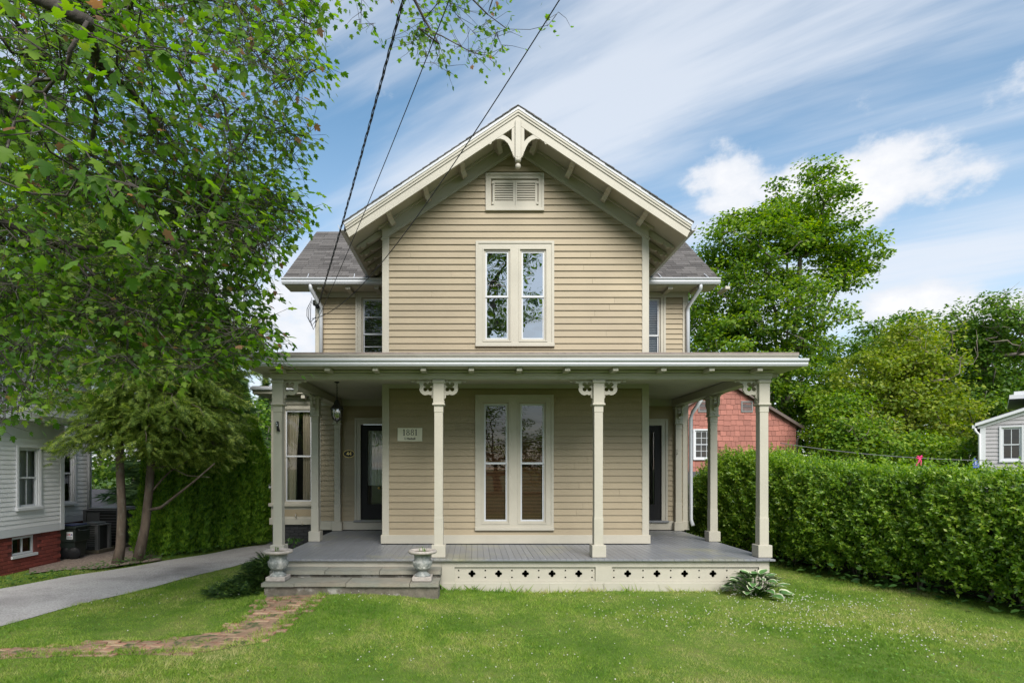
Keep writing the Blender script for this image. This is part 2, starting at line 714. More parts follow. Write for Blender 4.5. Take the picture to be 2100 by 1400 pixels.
# brick path: single bricks, worn and uneven
M_BRICK = mat('path_brick', (0.30, 0.148, 0.095), 0.95, 0.35, 18, 0.7, 60, rand=0.30, col2=(0.29, 0.205, 0.128), mixlo=0.42, mixhi=0.56, mscale=6)
M_EARTH = mat('path_earth', (0.25, 0.16, 0.10), 0.95, 0.3, 10, 0.8, 40, col2=(0.06, 0.08, 0.025), mixlo=0.5, mixhi=0.6, mscale=6)


def make_path():
    n = len(path_l)
    vs, fs = [], []
    for i in range(n):
        for t in np.linspace(0, 1, 6):
            x = path_l[i][0] * (1 - t) + path_r[i][0] * t
            y = path_l[i][1] * (1 - t) + path_r[i][1] * t
            vs.append((x, y, float(ground(np.array(x), np.array(y))) + (0.016 if 0 < t < 1 else -0.012)))
    for i in range(n - 1):
        for k in range(5):
            a = i * 6 + k
            fs.append((a, a + 1, a + 7, a + 6))
    base = mesh_obj('path', vs, fs, M_EARTH, smooth=True)
    tag(base, kind='structure')
    mb = MB().bevel_box(-0.098, 0.098, -0.047, 0.047, -0.05, 0.0, 0.006)
    me = bpy.data.meshes.new('brick')
    me.from_pydata(mb.v, [], mb.f)
    me.materials.append(M_BRICK)
    r = random.Random(3)
    ys = np.arange(5.5, 9.0, 0.102)
    for j, y in enumerate(ys):
        for i in range(-30, 0):
            x = i * 0.206 + (0.103 if j % 2 else 0) - 0.9
            xx, yy = x + r.uniform(-.008, .008), y + r.uniform(-.006, .006)
            if not in_poly(np.array([xx]), np.array([yy]), path_poly)[0] or yy > 8.08:
                continue
            if r.random() < 0.16:
                continue
            z = float(ground(np.array(xx), np.array(yy))) + 0.0195 + r.uniform(-.010, .005)
            inst('brick', me, base, (xx, yy, z), (r.uniform(-.05, .05), r.uniform(-.05, .05), r.uniform(-.10, .10)))


make_path()

# ------------------------------------------------------------------ the house
YF, YB = 10.62, 13.0                 # front wall of the gabled block, front wall of the wings
BX0, BX1, XC = -1.668, 3.19, 0.76
WX0, WX1 = -3.545, 4.79
FZ = 0.504                           # porch floor
PITCH = math.tan(math.radians(33.7))
ZR, YE = 8.12, 9.98                  # ridge height, front end of the gable roof
house = empty('house', 'beige clapboard house with a steep front gable and a wraparound porch', 'house', (XC, 13, 0))


def roof_z(x):
    return ZR - abs(x - XC) * PITCH


BOARD = 0.1205


def clapboards(parent, x0, x1, z0, z1, y, openings=(), gable=None, h=BOARD, m=None, t=0.025, seams=True):
    """Single lapped boards along X on a wall facing -Y. openings: (x0, x1, z0, z1) the boards stop at."""
    k = 0
    z = z0
    while z < z1 - 0.01:
        zt = min(z + h, z1)
        segs = [(x0, x1)]
        if gable:
            lo = (gable(z, -1), gable(z, 1))
            hi = (gable(zt, -1), gable(zt, 1))
            lo = (max(lo[0], x0), min(lo[1], x1))
            hi = (max(hi[0], x0), min(hi[1], x1))
            if lo[1] - lo[0] < 0.1:
                break
            segs = [lo]
        for ox0, ox1, oz0, oz1 in openings:
            if zt <= oz0 + 1e-4 or z >= oz1 - 1e-4:
                continue
            new = []
            for a, b in segs:
                if ox0 > a:
                    new.append((a, min(b, ox0)))
                if ox1 < b:
                    new.append((max(a, ox1), b))
            segs = [s for s in new if s[1] - s[0] > 0.02]
        if seams:
            seams_ = []
            for a, b in segs:
                if b - a > 1.6 and random.random() < .45:
                    c_ = random.uniform(a + .4, b - .4)
                    seams_ += [(a, c_ - .0015), (c_ + .0015, b)]
                else:
                    seams_.append((a, b))
            segs = seams_
        for a, b in segs:
            ta, tb = a, b
            if gable:
                if abs(a - lo[0]) < 1e-6:
                    ta = hi[0]
                if abs(b - lo[1]) < 1e-6:
                    tb = hi[1]
                if tb <= ta:
                    ta = tb = (ta + tb) / 2
            vs = [(a, y, z + .014), (b, y, z + .014), (b, y - t, z), (a, y - t, z), (ta, y, zt), (tb, y, zt), (tb, y - 0.004, zt), (ta, y - 0.004, zt)]
            mesh_obj('clapboard', vs, [(0, 1, 2, 3), (3, 2, 6, 7), (7, 6, 5, 4), (0, 4, 5, 1), (0, 3, 7, 4), (1, 5, 6, 2)], m or M_SIDING, parent)
        z = zt
        k += 1


def clapboards_side(parent, y0, y1, z0, z1, x, sgn, h=BOARD, m=None, t=0.016, openings=()):
    """Boards along Y on a wall facing sgn X."""
    z = z0
    while z < z1 - 0.01:
        zt = min(z + h, z1)
        segs = [(y0, y1)]
        for oy0, oy1, oz0, oz1 in openings:
            if zt <= oz0 + 1e-4 or z >= oz1 - 1e-4:
                continue
            new = []
            for a, b in segs:
                if oy0 > a:
                    new.append((a, min(b, oy0)))
                if oy1 < b:
                    new.append((max(a, oy1), b))
            segs = [s for s in new if s[1] - s[0] > 0.02]
        for a, b in segs:
            vs = [(x, a, z + .014), (x, b, z + .014), (x + sgn * t, b, z), (x + sgn * t, a, z), (x, a, zt), (x, b, zt), (x + sgn * .004, b, zt), (x + sgn * .004, a, zt)]
            mesh_obj('clapboard', vs, [(0, 1, 2, 3), (3, 2, 6, 7), (7, 6, 5, 4), (0, 4, 5, 1), (0, 3, 7, 4), (1, 5, 6, 2)], m or M_SIDING, parent)
        z = zt


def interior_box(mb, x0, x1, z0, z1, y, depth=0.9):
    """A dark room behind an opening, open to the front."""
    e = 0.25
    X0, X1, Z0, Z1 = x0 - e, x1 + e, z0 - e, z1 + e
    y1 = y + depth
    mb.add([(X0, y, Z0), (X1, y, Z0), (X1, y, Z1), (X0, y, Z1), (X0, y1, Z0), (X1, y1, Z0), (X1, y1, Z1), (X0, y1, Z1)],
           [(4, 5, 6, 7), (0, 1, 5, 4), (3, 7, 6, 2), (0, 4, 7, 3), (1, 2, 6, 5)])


def window(cas, opens, rails, y, glass, name='window', sash=0.028, blind=None, parent=None, muntins=(), cm=None, sm=None, depth=0.5, proud=0.034, curtain=False, mould=True, sillm=None):
    """cas: outer casing (x0,x1,z0,z1); opens: glass rectangles incl. both sashes; rails: heights of the meeting rails."""
    cm, sm = cm or M_TRIM, sm or M_SASH
    x0, x1, z0, z1 = cas
    holes = [rect(a - sash - .03, b + sash + .03, c - sash - .03, d + sash + .03) for a, b, c, d in opens]
    w = MB().poly(rect(x0, x1, z0, z1), y - proud, y + 0.03, holes).build(name, cm, parent)
    if mould:
        o = 0.012
        fr = MB().poly(rect(x0 - o, x1 + o, z0 + .03, z1 + o), y - proud - 0.014, y - proud + .004, [rect(x0 + .032, x1 - .032, z0 + .06, z1 - .032)])
        for hx in holes:
            a, c = hx[0]
            b, d = hx[2]
            fr.poly(rect(a - .022, b + .022, c - .022, d + .022), y - proud - 0.010, y - proud + .004, [rect(a, b, c, d)])
        fr.build('moulding', cm, w)
    MB().bevel_box(x0 - .02, x1 + .02, y - proud - .035, y + .0, z0 - .015, z0 + .045, .006).build('sill', sillm or cm, w)
    inner = MB()
    for (a, b, c, d) in opens:
        f = MB().poly(rect(a - sash - .03, b + sash + .03, c - sash - .03, d + sash + .03), y - .012, y + .03, [rect(a - sash, b + sash, c - sash, d + sash)])
        f.build('sash_frame', cm, w)
        for i, (lo, hi) in enumerate([(c, rails), (rails, d)]):
            yo = 0.0 if i else 0.016
            zlo, zhi = (lo, hi + .018) if i == 0 else (hi and lo - .018, hi)
            s = MB().poly(rect(a - sash, b + sash, zlo - (sash if i == 0 else 0), zhi + (sash if i else 0)), y + .002 + yo, y + .016 + yo, [rect(a, b, lo if i == 0 else lo + .018, hi if i else hi - .018)])
            so = s.build('sash', sm, w)
            pz0, pz1 = (lo, hi - .01) if i == 0 else (lo + .01, hi)
            MB().add([(a - .01, y + .010 + yo, pz0 - .01), (b + .01, y + .010 + yo, pz0 - .01), (b + .01, y + .010 + yo, pz1 + .01), (a - .01, y + .010 + yo, pz1 + .01)], [(0, 1, 2, 3)]).build('pane', glass, w)
            for kind, val in muntins:
                if kind == 'v':
                    xm = a + (b - a) * val
                    MB().box(xm - .009, xm + .009, y + .0045 + yo, y + .014 + yo, pz0, pz1).build('muntin', sm, w)
                else:
                    zm = pz0 + (pz1 - pz0) * val
                    MB().box(a, b, y + .0055 + yo, y + .013 + yo, zm - .009, zm + .009).build('muntin', sm, w)
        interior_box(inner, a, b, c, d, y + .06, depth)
        if blind:
            bm = MB()
            zz = c
            while zz < d:
                bm.add([(a - .04, y + .075, zz), (b + .04, y + .075, zz), (b + .04, y + .098, zz + .014), (a - .04, y + .098, zz + .014)], [(0, 1, 2, 3)])
                zz += blind[1]
            bl = bm.build('blind', blind[0], w)
            bl['kind'] = 'stuff'
        if curtain:
            curtain_mesh(a - .02, b + .02, c - .05, d + .03, y + .12, w, curtain)
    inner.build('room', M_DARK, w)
    return w


def curtain_mesh(x0, x1, z0, z1, y, parent, halves):
    """Hanging cloth in folds; halves: list of (fraction from, fraction to at top, fraction to at bottom)."""
    for fa, fb_top, fb_bot in halves:
        nx, nz = 40, 8
        vs, fs = [], []
        for j in range(nz + 1):
            t = j / nz
            fb = fb_bot + (fb_top - fb_bot) * t ** 1.5
            for i in range(nx + 1):
                s = i / nx
                xx = x0 + (x1 - x0) * (fa + (fb - fa) * s)
                yy = y + 0.025 * math.sin(s * 26 + 0.6 * math.sin(t * 3)) + 0.012 * math.sin(s * 61)
                vs.append((xx, yy, z0 + (z1 - z0) * t))
        for j in range(nz):
            for i in range(nx):
                k = j * (nx + 1) + i
                fs.append((k, k + 1, k + nx + 2, k + nx + 1))
        mesh_obj('curtain', vs, fs, M_CURTAIN, parent, smooth=True)


# ---- openings of the gabled front (photo pixels on the wall plane)
def wr(p0, p1, q0, q1, D=YF):
    return (gx(p0, D), gx(p1, D), gz(q1, D), gz(q0, D))


low_cas = wr(976, 1133.5, 811, 1085)
low_op = [wr(996, 1037, 831.5, 1065), wr(1070.5, 1112.5, 831.5, 1065)]
up_cas = wr(977, 1134.5, 497, 710)
up_op = [wr(998.6, 1039.5, 519, 692.5), wr(1072.7, 1113, 519, 692.5)]
vent_cas = wr(997, 1114, 358, 433)

# wall body with openings, up into the gable
def cut(o, e=.07):
    return rect(o[0] - e, o[1] + e, o[2] - e, o[3] + e)


ze = roof_z(BX0) - 0.16
outline = [(BX0, FZ + .02), (BX1, FZ + .02), (BX1, ze), (XC, roof_z(XC) - 0.16), (BX0, ze)]
front_wall = MB().poly(outline, YF, YF + .12, [cut(o) for o in low_op + up_op] + [cut(vent_cas, -.1)]).build('wall', M_SIDING, house)
CB = 0.115                            # corner board width
op_rects = [(low_cas[0] + .05, low_cas[1] - .05, low_op[0][2] - .04, low_op[0][3] + .04),
            (up_cas[0] + .05, up_cas[1] - .05, up_op[0][2] - .04, up_op[0][3] + .04),
            (vent_cas[0] + .05, vent_cas[1] - .05, vent_cas[2] + .08, vent_cas[3] - .08)]
gab = lambda z, s: XC + s * (ZR - 0.40 - z) / PITCH
clapboards(front_wall, BX0 + CB - .01, BX1 - CB + .01, gz(1096, YF), gz(795, YF), YF, op_rects)
clapboards(front_wall, BX0 + CB - .01, BX1 - CB + .01, gz(722, YF) - .08, ZR - .38, YF, op_rects, gab)
for s in (-1, 1):
    xs = sorted((BX0 if s < 0 else BX1, (BX0 + CB) if s < 0 else (BX1 - CB)))
    MB().bevel_box(xs[0] - (.012 if s < 0 else 0), xs[1] + (.012 if s > 0 else 0), YF - .03, YF + .10, 3.85, gz(477, YF) + .06, .005).build('corner_board', M_TRIM, house)
    MB().bevel_box(xs[0] - (.012 if s < 0 else 0), xs[1] + (.012 if s > 0 else 0), YF - .03, YF + .10, FZ + .16, 3.43, .005).build('corner_board', M_TRIM, house)
# skirt board and frieze of the front wall under the porch
MB().bevel_box(BX0 - .035, BX1 + .035, YF - .045, YF + .02, FZ + .012, gz(1096, YF), .006).build('base_board', M_TRIM, house)
MB().box(BX0 + CB, BX1 - CB, YF - .026, YF + .02, gz(796, YF), 3.43).build('frieze', M_TRIM, house)
# side walls of the gabled block
for s, x in ((-1, BX0), (1, BX1)):
    sw = MB().box(min(x, x - s * .1), max(x, x - s * .1), YF + .12, YB + 2.2, FZ + .02, ze).build('wall', M_SIDING, house)
    clapboards_side(sw, YF + .11, YB, FZ + .22, 3.30, x, s)
    clapboards_side(sw, YF + .11, YB, 3.95, ze - .1, x, s)
    MB().box(min(x, x + s * .03), max(x, x + s * .03), YF + .03, YB, FZ + .012, FZ + .17).build('base_board', M_TRIM, house)

window(low_cas, low_op, gz(949.5, YF), YF, M_GLASS, blind=(M_BLIND, .026), parent=house, depth=.4)
window(up_cas, up_op, gz(608, YF), YF, M_GLASS_UP, parent=house, depth=.6)

# gable vent: casing, two louvred shutters of single slats
vent = MB().poly(rect(*vent_cas), YF - .034, YF + .03, [rect(vent_cas[0] + .09, vent_cas[1] - .09, vent_cas[2] + .09, vent_cas[3] - .09)]).build('gable_vent', M_TRIM, house)
MB().poly(rect(vent_cas[0] - .01, vent_cas[1] + .01, vent_cas[2] + .02, vent_cas[3] + .01), YF - .05, YF - .03, [rect(vent_cas[0] + .03, vent_cas[1] - .03, vent_cas[2] + .05, vent_cas[3] - .03)]).build('moulding', M_TRIM, vent)
MB().bevel_box(vent_cas[0] - .012, vent_cas[1] + .012, YF - .06, YF, vent_cas[2] - .012, vent_cas[2] + .035, .005).build('sill', M_TRIM, vent)
for a, b in ((1010, 1056.3), (1056.8, 1102)):
    sx0, sx1 = gx(a, YF), gx(b, YF)
    sz0, sz1 = gz(424, YF), gz(371, YF)
    L0, L1 = (gx(1014.5, YF), gx(1052, YF)) if a < 1050 else (gx(1060, YF), gx(1097, YF))
    lz0, lz1 = gz(415.5, YF), gz(376.5, YF)
    MB().poly(rect(sx0, sx1, sz0, sz1), YF - .026, YF + .004, [rect(L0, L1, lz0, lz1)]).build('shutter_frame', M_TRIM, vent)
    ns = 8
    for k in range(ns):
        zc = lz0 + (lz1 - lz0) * (k + .5) / ns
        d = (lz1 - lz0) / ns
        MB().add([(L0, YF - .024, zc - d * .5), (L1, YF - .024, zc - d * .5), (L1, YF - .018, zc - d * .5 - .003), (L0, YF - .018, zc - d * .5 - .003),
                  (L0, YF - .008, zc + d * .30), (L1, YF - .008, zc + d * .30), (L1, YF + .0, zc + d * .26), (L0, YF + .0, zc + d * .26)],
                 [(0, 1, 2, 3), (4, 7, 6, 5), (0, 4, 5, 1), (3, 2, 6, 7), (0, 3, 7, 4), (1, 5, 6, 2)]).build('slat', M_TRIM, vent)
    for zc in (sz0 + .05, sz1 - .05):
        xh = sx0 + .005 if a < 1050 else sx1 - .005
        MB().box(xh - .02, xh + .02, YF - .042, YF - .02, zc - .02, zc + .02).build('hinge', M_TRIM, vent)
MB().box(vent_cas[0] + .05, vent_cas[1] - .05, YF + .04, YF + .06, vent_cas[2] + .05, vent_cas[3] - .05).build('backing', M_DARK, vent)

# ---- gable roof, barge boards, soffit, rake frieze, lookouts, ornament
XE = 2.985                                        # half width of the gable roof
for s in (-1, 1):
    xe = XC + s * XE
    ze_ = ZR - XE * PITCH
    rp = [(XC, ZR - .02), (xe, ze_ - .02), (xe - s * .02, ze_ - .12), (XC, ZR - .14)]
    rf = MB().poly(rp if s > 0 else rp[::-1], YE + .03, 15.25).build('roof', M_TRIM, house)
    # shingle courses seen at the rake
    ncour = 24
    for k in range(ncour):
        a, b = k / ncour, (k + 1) / ncour
        xa, xb = XC + s * XE * a, XC + s * (XE * b + .03)
        za, zb = ZR - XE * a * PITCH, ZR - (XE * b + .03) * PITCH
        j = random.uniform(0, .012)
        q = [(xa, za - .012), (xb, zb - .006), (xb, zb + .016), (xa, za + .004)]
        MB().poly(q if s < 0 else q[::-1], YE - .045 - j, 15.2).build('shingle_course', M_SHINGLE, rf)

    def band(h0, h1, y0, y1, name, m, xin=0.0, xout=XE):
        xa, xb = XC + s * xin, XC + s * xout
        za, zb = ZR - xin * PITCH, ZR - xout * PITCH
        q = [(xa, za - h0), (xb, zb - h0), (xb - s * (h1 - h0) * .35, zb - h1 + (h1 - h0) * .35 * PITCH), (xa, za - h1)]
        return MB().poly(q if s < 0 else q[::-1], y0, y1).build(name, m, house)
    band(.010, .062, YE - .035, YE + .05, 'drip_edge', M_WHITE, 0, XE + .02)
    band(.062, .105, YE - .026, YE + .05, 'rake_moulding', M_TRIM, 0, XE)
    band(.105, .150, YE - .012, YE + .05, 'rake_moulding', M_TRIM, 0, XE - .01)
    band(.156, .305, YE + .004, YE + .045, 'barge_board', M_TRIM, 0, XE - .02)
    # soffit boards under the overhang (tongue and groove, one sheet)
    q = [(XC, ZR - .150), (xe, ze_ - .150), (xe, ze_ - .165), (XC, ZR - .165)]
    MB().poly(q if s < 0 else q[::-1], YE + .045, 15.0).build('soffit', M_TRIM, house)
    # frieze on the wall below the soffit
    band(.168, .205, YF - .085, YF + .0, 'rake_moulding', M_TRIM, 0, (BX1 - BX0) / 2 + .09)
    band(.205, .395, YF - .032, YF + .0, 'rake_frieze', M_TRIM, 0, (BX1 - BX0) / 2 + .035)
    band(.395, .425, YF - .046, YF + .0, 'rake_moulding', M_TRIM, 0, (BX1 - BX0) / 2 + .035)
    band(.425, .452, YF - .036, YF + .0, 'rake_moulding', M_TRIM, 0, (BX1 - BX0) / 2 + .01)
    # lookout blocks
    for px in (1014, 940, 866, 792):
        xo = abs(gx(px, 10.35) - gx(1058, 10.35)) - .02
        ca = math.cos(math.atan(PITCH)); sa = math.sin(math.atan(PITCH))
        bm = MB()
        prof = [(10.12, .0), (10.53, .0), (10.53, -.15), (10.44, -.16), (10.36, -.10), (10.28, -.085), (10.2, -.095), (10.12, -.06)]
        n8 = len(prof)
        vs = []
        for e in (-.045, .045):
            for (yy, dz) in prof:
                px_, pz_ = xo + e * ca, -e * sa
                base = ZR - .166 - (xo) * PITCH
                nx_, nz_ = -sa, -ca
                vs.append((XC + s * (px_ + (-dz) * nx_ * 1.0), yy, base + pz_ + (-dz) * nz_))
        fs = [[i, (i + 1) % n8, (i + 1) % n8 + n8, i + n8] for i in range(n8)] + [list(range(n8)), list(range(n8, 2 * n8))[::-1]]
        bm.add(vs, fs).build('lookout_block', M_TRIM, house, bevel=.004)
    # eave gutter of the gable roof and the scrolled rafter tails along the side
    gxx = xe
    prof = [(gxx, ze_ + .0), (gxx + s * .03, ze_ - .12), (gxx + s * .10, ze_ - .12), (gxx + s * .14, ze_ - .02), (gxx + s * .13, ze_ - .02), (gxx + s * .093, ze_ - .108), (gxx + s * .035, ze_ - .108), (gxx + s * .01, ze_ + .0)]
    MB().sweep_y(prof, YE + .06, 12.52).build('gutter', M_WHITE, house)
    for k in range(6):
        yk = YF + .06 + k * .37
        tail = [(0.0, 0), (.50, -.02), (.50, -.05), (.46, -.07), (.43, -.055), (.42, -.085), (.37, -.12), (.33, -.10), (.31, -.075), (.27, -.11), (.20, -.13), (.0, -.14)]
        xw = BX0 if s < 0 else BX1
        zb = roof_z(xw) - .17
        pts = [(xw + s * u, zb - u * PITCH + w) for u, w in tail]
        MB().poly(pts if s < 0 else pts[::-1], yk, yk + .07).build('rafter_tail', M_TRIM, house)

orn = MB()
K = 640.0
ox = lambda c: XC + (c - 742) / K
oz = lambda c: gz(200 + c / 5.386, 10.0)
orn.bevel_box(XC - .052, XC + .052, YE - .03, YE + .055, oz(695), ZR - .25, .008)
kp = orn.build('gable_ornament', M_TRIM, house)
right = [(772, 262), (1135, 528), (1110, 526), (1083, 512), (1060, 520), (1040, 517), (1028, 492), (995, 468), (940, 458), (893, 473), (855, 508), (830, 555), (812, 602), (802, 606), (808, 620), (796, 632), (800, 645), (786, 650), (790, 662), (772, 664)]
hole = [(811, 345), (918, 415), (893, 423), (858, 443), (832, 466), (811, 490)]
for s in (-1, 1):
    pp = [(XC + s * (x - 742) / K, oz(y)) for x, y in right]
    hh = [(XC + s * (x - 742) / K, oz(y)) for x, y in hole]
    MB().poly(pp, YE + .008, YE + .042, [hh]).build('fretwork', M_TRIM, kp)
MB().lathe([(.012, 0), (.05, .02), (.055, .05), (.045, .07), (.055, .085), (.05, .1)], 16, (XC, YE + .012, oz(725))).build('finial_collar', M_TRIM, kp, True)
MB().lathe([(.004, 0), (.026, .007), (.043, .024), (.05, .05), (.043, .076), (.026, .093), (.01, .1)], 16, (XC, YE + .012, oz(796))).build('finial_ball', M_TRIM, kp, True)

# ---- wings: walls, openings, boards
ldoor = (gx(740, YB), gx(740, YB) + .92, gz(1066, YB), gz(870, YB))
rdoor = (gx(1356, YB) - .92, gx(1356, YB), gz(1067, YB), gz(872, YB))
lwin_cas = (gx(731, YB), BX0 + .35, gz(735, YB) - .1, gz(601.5, YB))
lwin_op = [(gx(747.5, YB), gx(747.5, YB) + .62, gz(735, YB) - .0, gz(616.5, YB))]
rwin_cas = (BX1 - .35, gx(1363, YB), gz(735, YB) - .1, gz(601.5, YB))
rwin_op = [(gx(1348.5, YB) - .62, gx(1348.5, YB), gz(735, YB), gz(616.5, YB))]
for side, xa, xb, door, wcas, wop in ((-1, WX0, BX0 + .02, ldoor, lwin_cas, lwin_op), (1, BX1 - .02, WX1, rdoor, rwin_cas, rwin_op)):
    xin = (xa, xb)
    wl = MB().poly(rect(xa - (0 if side < 0 else .5), xb + (0.5 if side < 0 else 0), .55, 5.93), YB, YB + .12, [rect(door[0] - .02, door[1] + .02, door[2], door[3] + .02), cut(wop[0])]).build('wall', M_SIDING, house)
    ops = [(door[0] - .06, door[1] + .06, door[2] - .2, door[3] + .02), (wcas[0] + .05, wcas[1] - .05, wop[0][2] - .04, wop[0][3] + .04)]
    bx0, bx1 = (xa + CB - .01, xb) if side < 0 else (xa, xb - CB + .01)
    clapboards(wl, bx0, bx1, gz(1067, YB) + .0, gz(832, YB), YB, ops, h=.113)
    clapboards(wl, bx0, bx1, 4.0, 5.72, YB, ops, h=.113)
    xcb = (xa, xa + CB) if side < 0 else (xb - CB, xb)
    MB().bevel_box(xcb[0] - (.012 if side < 0 else 0), xcb[1] + (.012 if side > 0 else 0), YB - .03, YB + .1, .56, 5.86, .005).build('corner_board', M_TRIM, house)
    MB().box(bx0, bx1, YB - .028, YB + .02, 5.72, 5.93).build('frieze', M_TRIM, house)
    MB().box(bx0, bx1, YB - .028, YB + .02, gz(832, YB), 3.44).build('frieze', M_TRIM, house)
    MB().bevel_box(xa - (.03 if side < 0 else 0), xb + (.03 if side > 0 else 0), YB - .042, YB + .02, FZ + .012, gz(1067.5, YB), .005).build('base_board', M_TRIM, house)
    window(wcas, wop, gz(685, YB) if side < 0 else gz(688, YB), YB, M_GLASS, parent=house, blind=(mat('white_blind', (.5, .52, .52), .6) if side > 0 else mat('grey_blind', (.10, .11, .10), .6), .04), muntins=[('v', .78 if side < 0 else .2), ('h', .5)] if side < 0 else [], depth=.4)
    # door casing and door
    dz0, dz1 = door[2], door[3]
    cs = MB().poly([(door[0] - .12, dz0 - .02), (door[0] - .12, dz1 + .13), (door[1] + .12, dz1 + .13), (door[1] + .12, dz0 - .02), (door[1], dz0 - .02), (door[1], dz1), (door[0], dz1), (door[0], dz0 - .02)], YB - .036, YB + .03)
    dr = empty('door', None, None, (door[0], YB, dz0)) if False else None
    glz = rect(door[0] + .15, door[1] - .15, dz0 + .36, dz1 - .14)
    d = MB().poly(rect(door[0], door[1], dz0 + .012, dz1 - .005), YB + .005, YB + .045, [glz]).build('door', M_BLACK, house)
    cs.build('casing', M_TRIM, d)
    MB().poly([(door[0] - .132, dz0 - .02), (door[0] - .132, dz1 + .142), (door[1] + .132, dz1 + .142), (door[1] + .132, dz0 - .02), (door[1] + .09, dz0 - .02), (door[1] + .09, dz1 + .1), (door[0] - .09, dz1 + .1), (door[0] - .09, dz0 - .02)], YB - .05, YB - .034).build('moulding', M_TRIM, d)
    MB().bevel_box(door[0] - .15, door[1] + .15, YB - .09, YB + .0, dz0 - .035, dz0 + .006, .006).build('threshold', M_FLOOR, d)
    gl = [(door[0] + .15, dz0 + .36), (door[1] - .15, dz1 - .14)]
    MB().add([(gl[0][0] - .01, YB + .02, gl[0][1] - .01), (gl[1][0] + .01, YB + .02, gl[0][1] - .01), (gl[1][0] + .01, YB + .02, gl[1][1] + .01), (gl[0][0] - .01, YB + .02, gl[1][1] + .01)], [(0, 1, 2, 3)]).build('pane', M_GLASS, d)
    MB().poly(rect(door[0] + .13, door[1] - .13, dz0 + .34, dz1 - .12), YB - .004, YB + .006, [glz]).build('glazing_bead', M_BLACK, d)
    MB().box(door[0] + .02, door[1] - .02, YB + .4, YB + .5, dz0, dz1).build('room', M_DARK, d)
    # lace curtain behind the glass
    vs, fs = [], []
    za = gl[0][1] + (.42 if side < 0 else .0)
    for i in range(61):
        sx = i / 60
        xx = gl[0][0] + (gl[1][0] - gl[0][0]) * sx
        yy = YB + .06 + .012 * math.sin(sx * 55)
        vs += [(xx, yy, za), (xx, yy, gl[1][1] + .02)]
    for i in range(60):
        fs.append((2 * i, 2 * i + 2, 2 * i + 3, 2 * i + 1))
    if side < 0:
        mesh_obj('lace_curtain', vs, fs, M_LACE, d, True)
    kx = door[1] - .075 if side < 0 else door[0] + .07
    if side < 0:
        kx = gx(778.0, YB) - .0
    MB().lathe([(.012, 0), (.012, .03), (.028, .04), (.03, .055), (.018, .068)], 12).build('knob', M_BRASS, d, True)
    kn = [o for o in d.children if o.name.startswith('knob')][-1]
    kn.rotation_euler = (math.radians(90), 0, 0)
    kn.location = (kx, YB + .005, dz0 + .72)
    # side wall going back
    xsd = xa if side < 0 else xb
    sw = MB().box(min(xsd, xsd - side * .1), max(xsd, xsd - side * .1), YB + .12, 18.0, .55, 5.93).build('wall', M_SIDING, house)
    gq = [(YB + .12, 5.93), (18, 5.93), (15.25, 7.95)]
    MB().poly(gq, min(xsd, xsd - side * .1), max(xsd, xsd - side * .1), axis='x').build('wall', M_SIDING, house)
    MB().box(min(xsd, xsd - side * .15) + side * -.02, max(xsd, xsd - side * .15) + side * -.02, YB + .02, 18.0, -.1, .552).build('foundation', M_BLACK, house)

# foundation course below the wings' front
MB().box(WX0 + .02, WX1 - .02, YB + .025, YB + .12, -.1, .55).build('foundation', M_BLACK, house)

# ---- roof of the wings: deck, single shingles where seen, eave gutter
E_Y, E_Z, R_Y, R_Z = 12.5, 5.985, 15.2, 8.08
RX0, RX1 = -4.10, 5.26
slope = math.atan2(R_Z - E_Z, R_Y - E_Y)
MB().poly([(E_Y, E_Z - .04), (R_Y, R_Z - .04), (R_Y, R_Z - .14), (E_Y + .06, E_Z - .12)], RX0, RX1, axis='x').build('roof', M_TRIM, house)
wing_roof = MB().poly([(E_Y - .01, E_Z - .005), (R_Y, R_Z - .005), (R_Y, R_Z - .039), (E_Y - .01, E_Z - .039)], RX0 - .02, RX1 + .02, axis='x').build('roof', M_SHINGLE, house)
MB().poly([(18.2, E_Z - .3), (R_Y, R_Z - .005), (R_Y, R_Z - .16), (18.2, E_Z - .42)], RX0, RX1, axis='x').build('roof', M_SHINGLE, house)
tabs = []
for w in (.29, .33, .36):
    mb = MB().bevel_box(0, w - .005, 0, .18, 0, .014, .002)
    me = bpy.data.meshes.new('shingle')
    me.from_pydata(mb.v, [], mb.f)
    me.materials.append(M_SHINGLE)
    tabs.append((w, me))
Ls = math.hypot(R_Y - E_Y, R_Z - E_Z)
EXPO = 0.142
rs = random.Random(5)
hidden_tabs = MB()
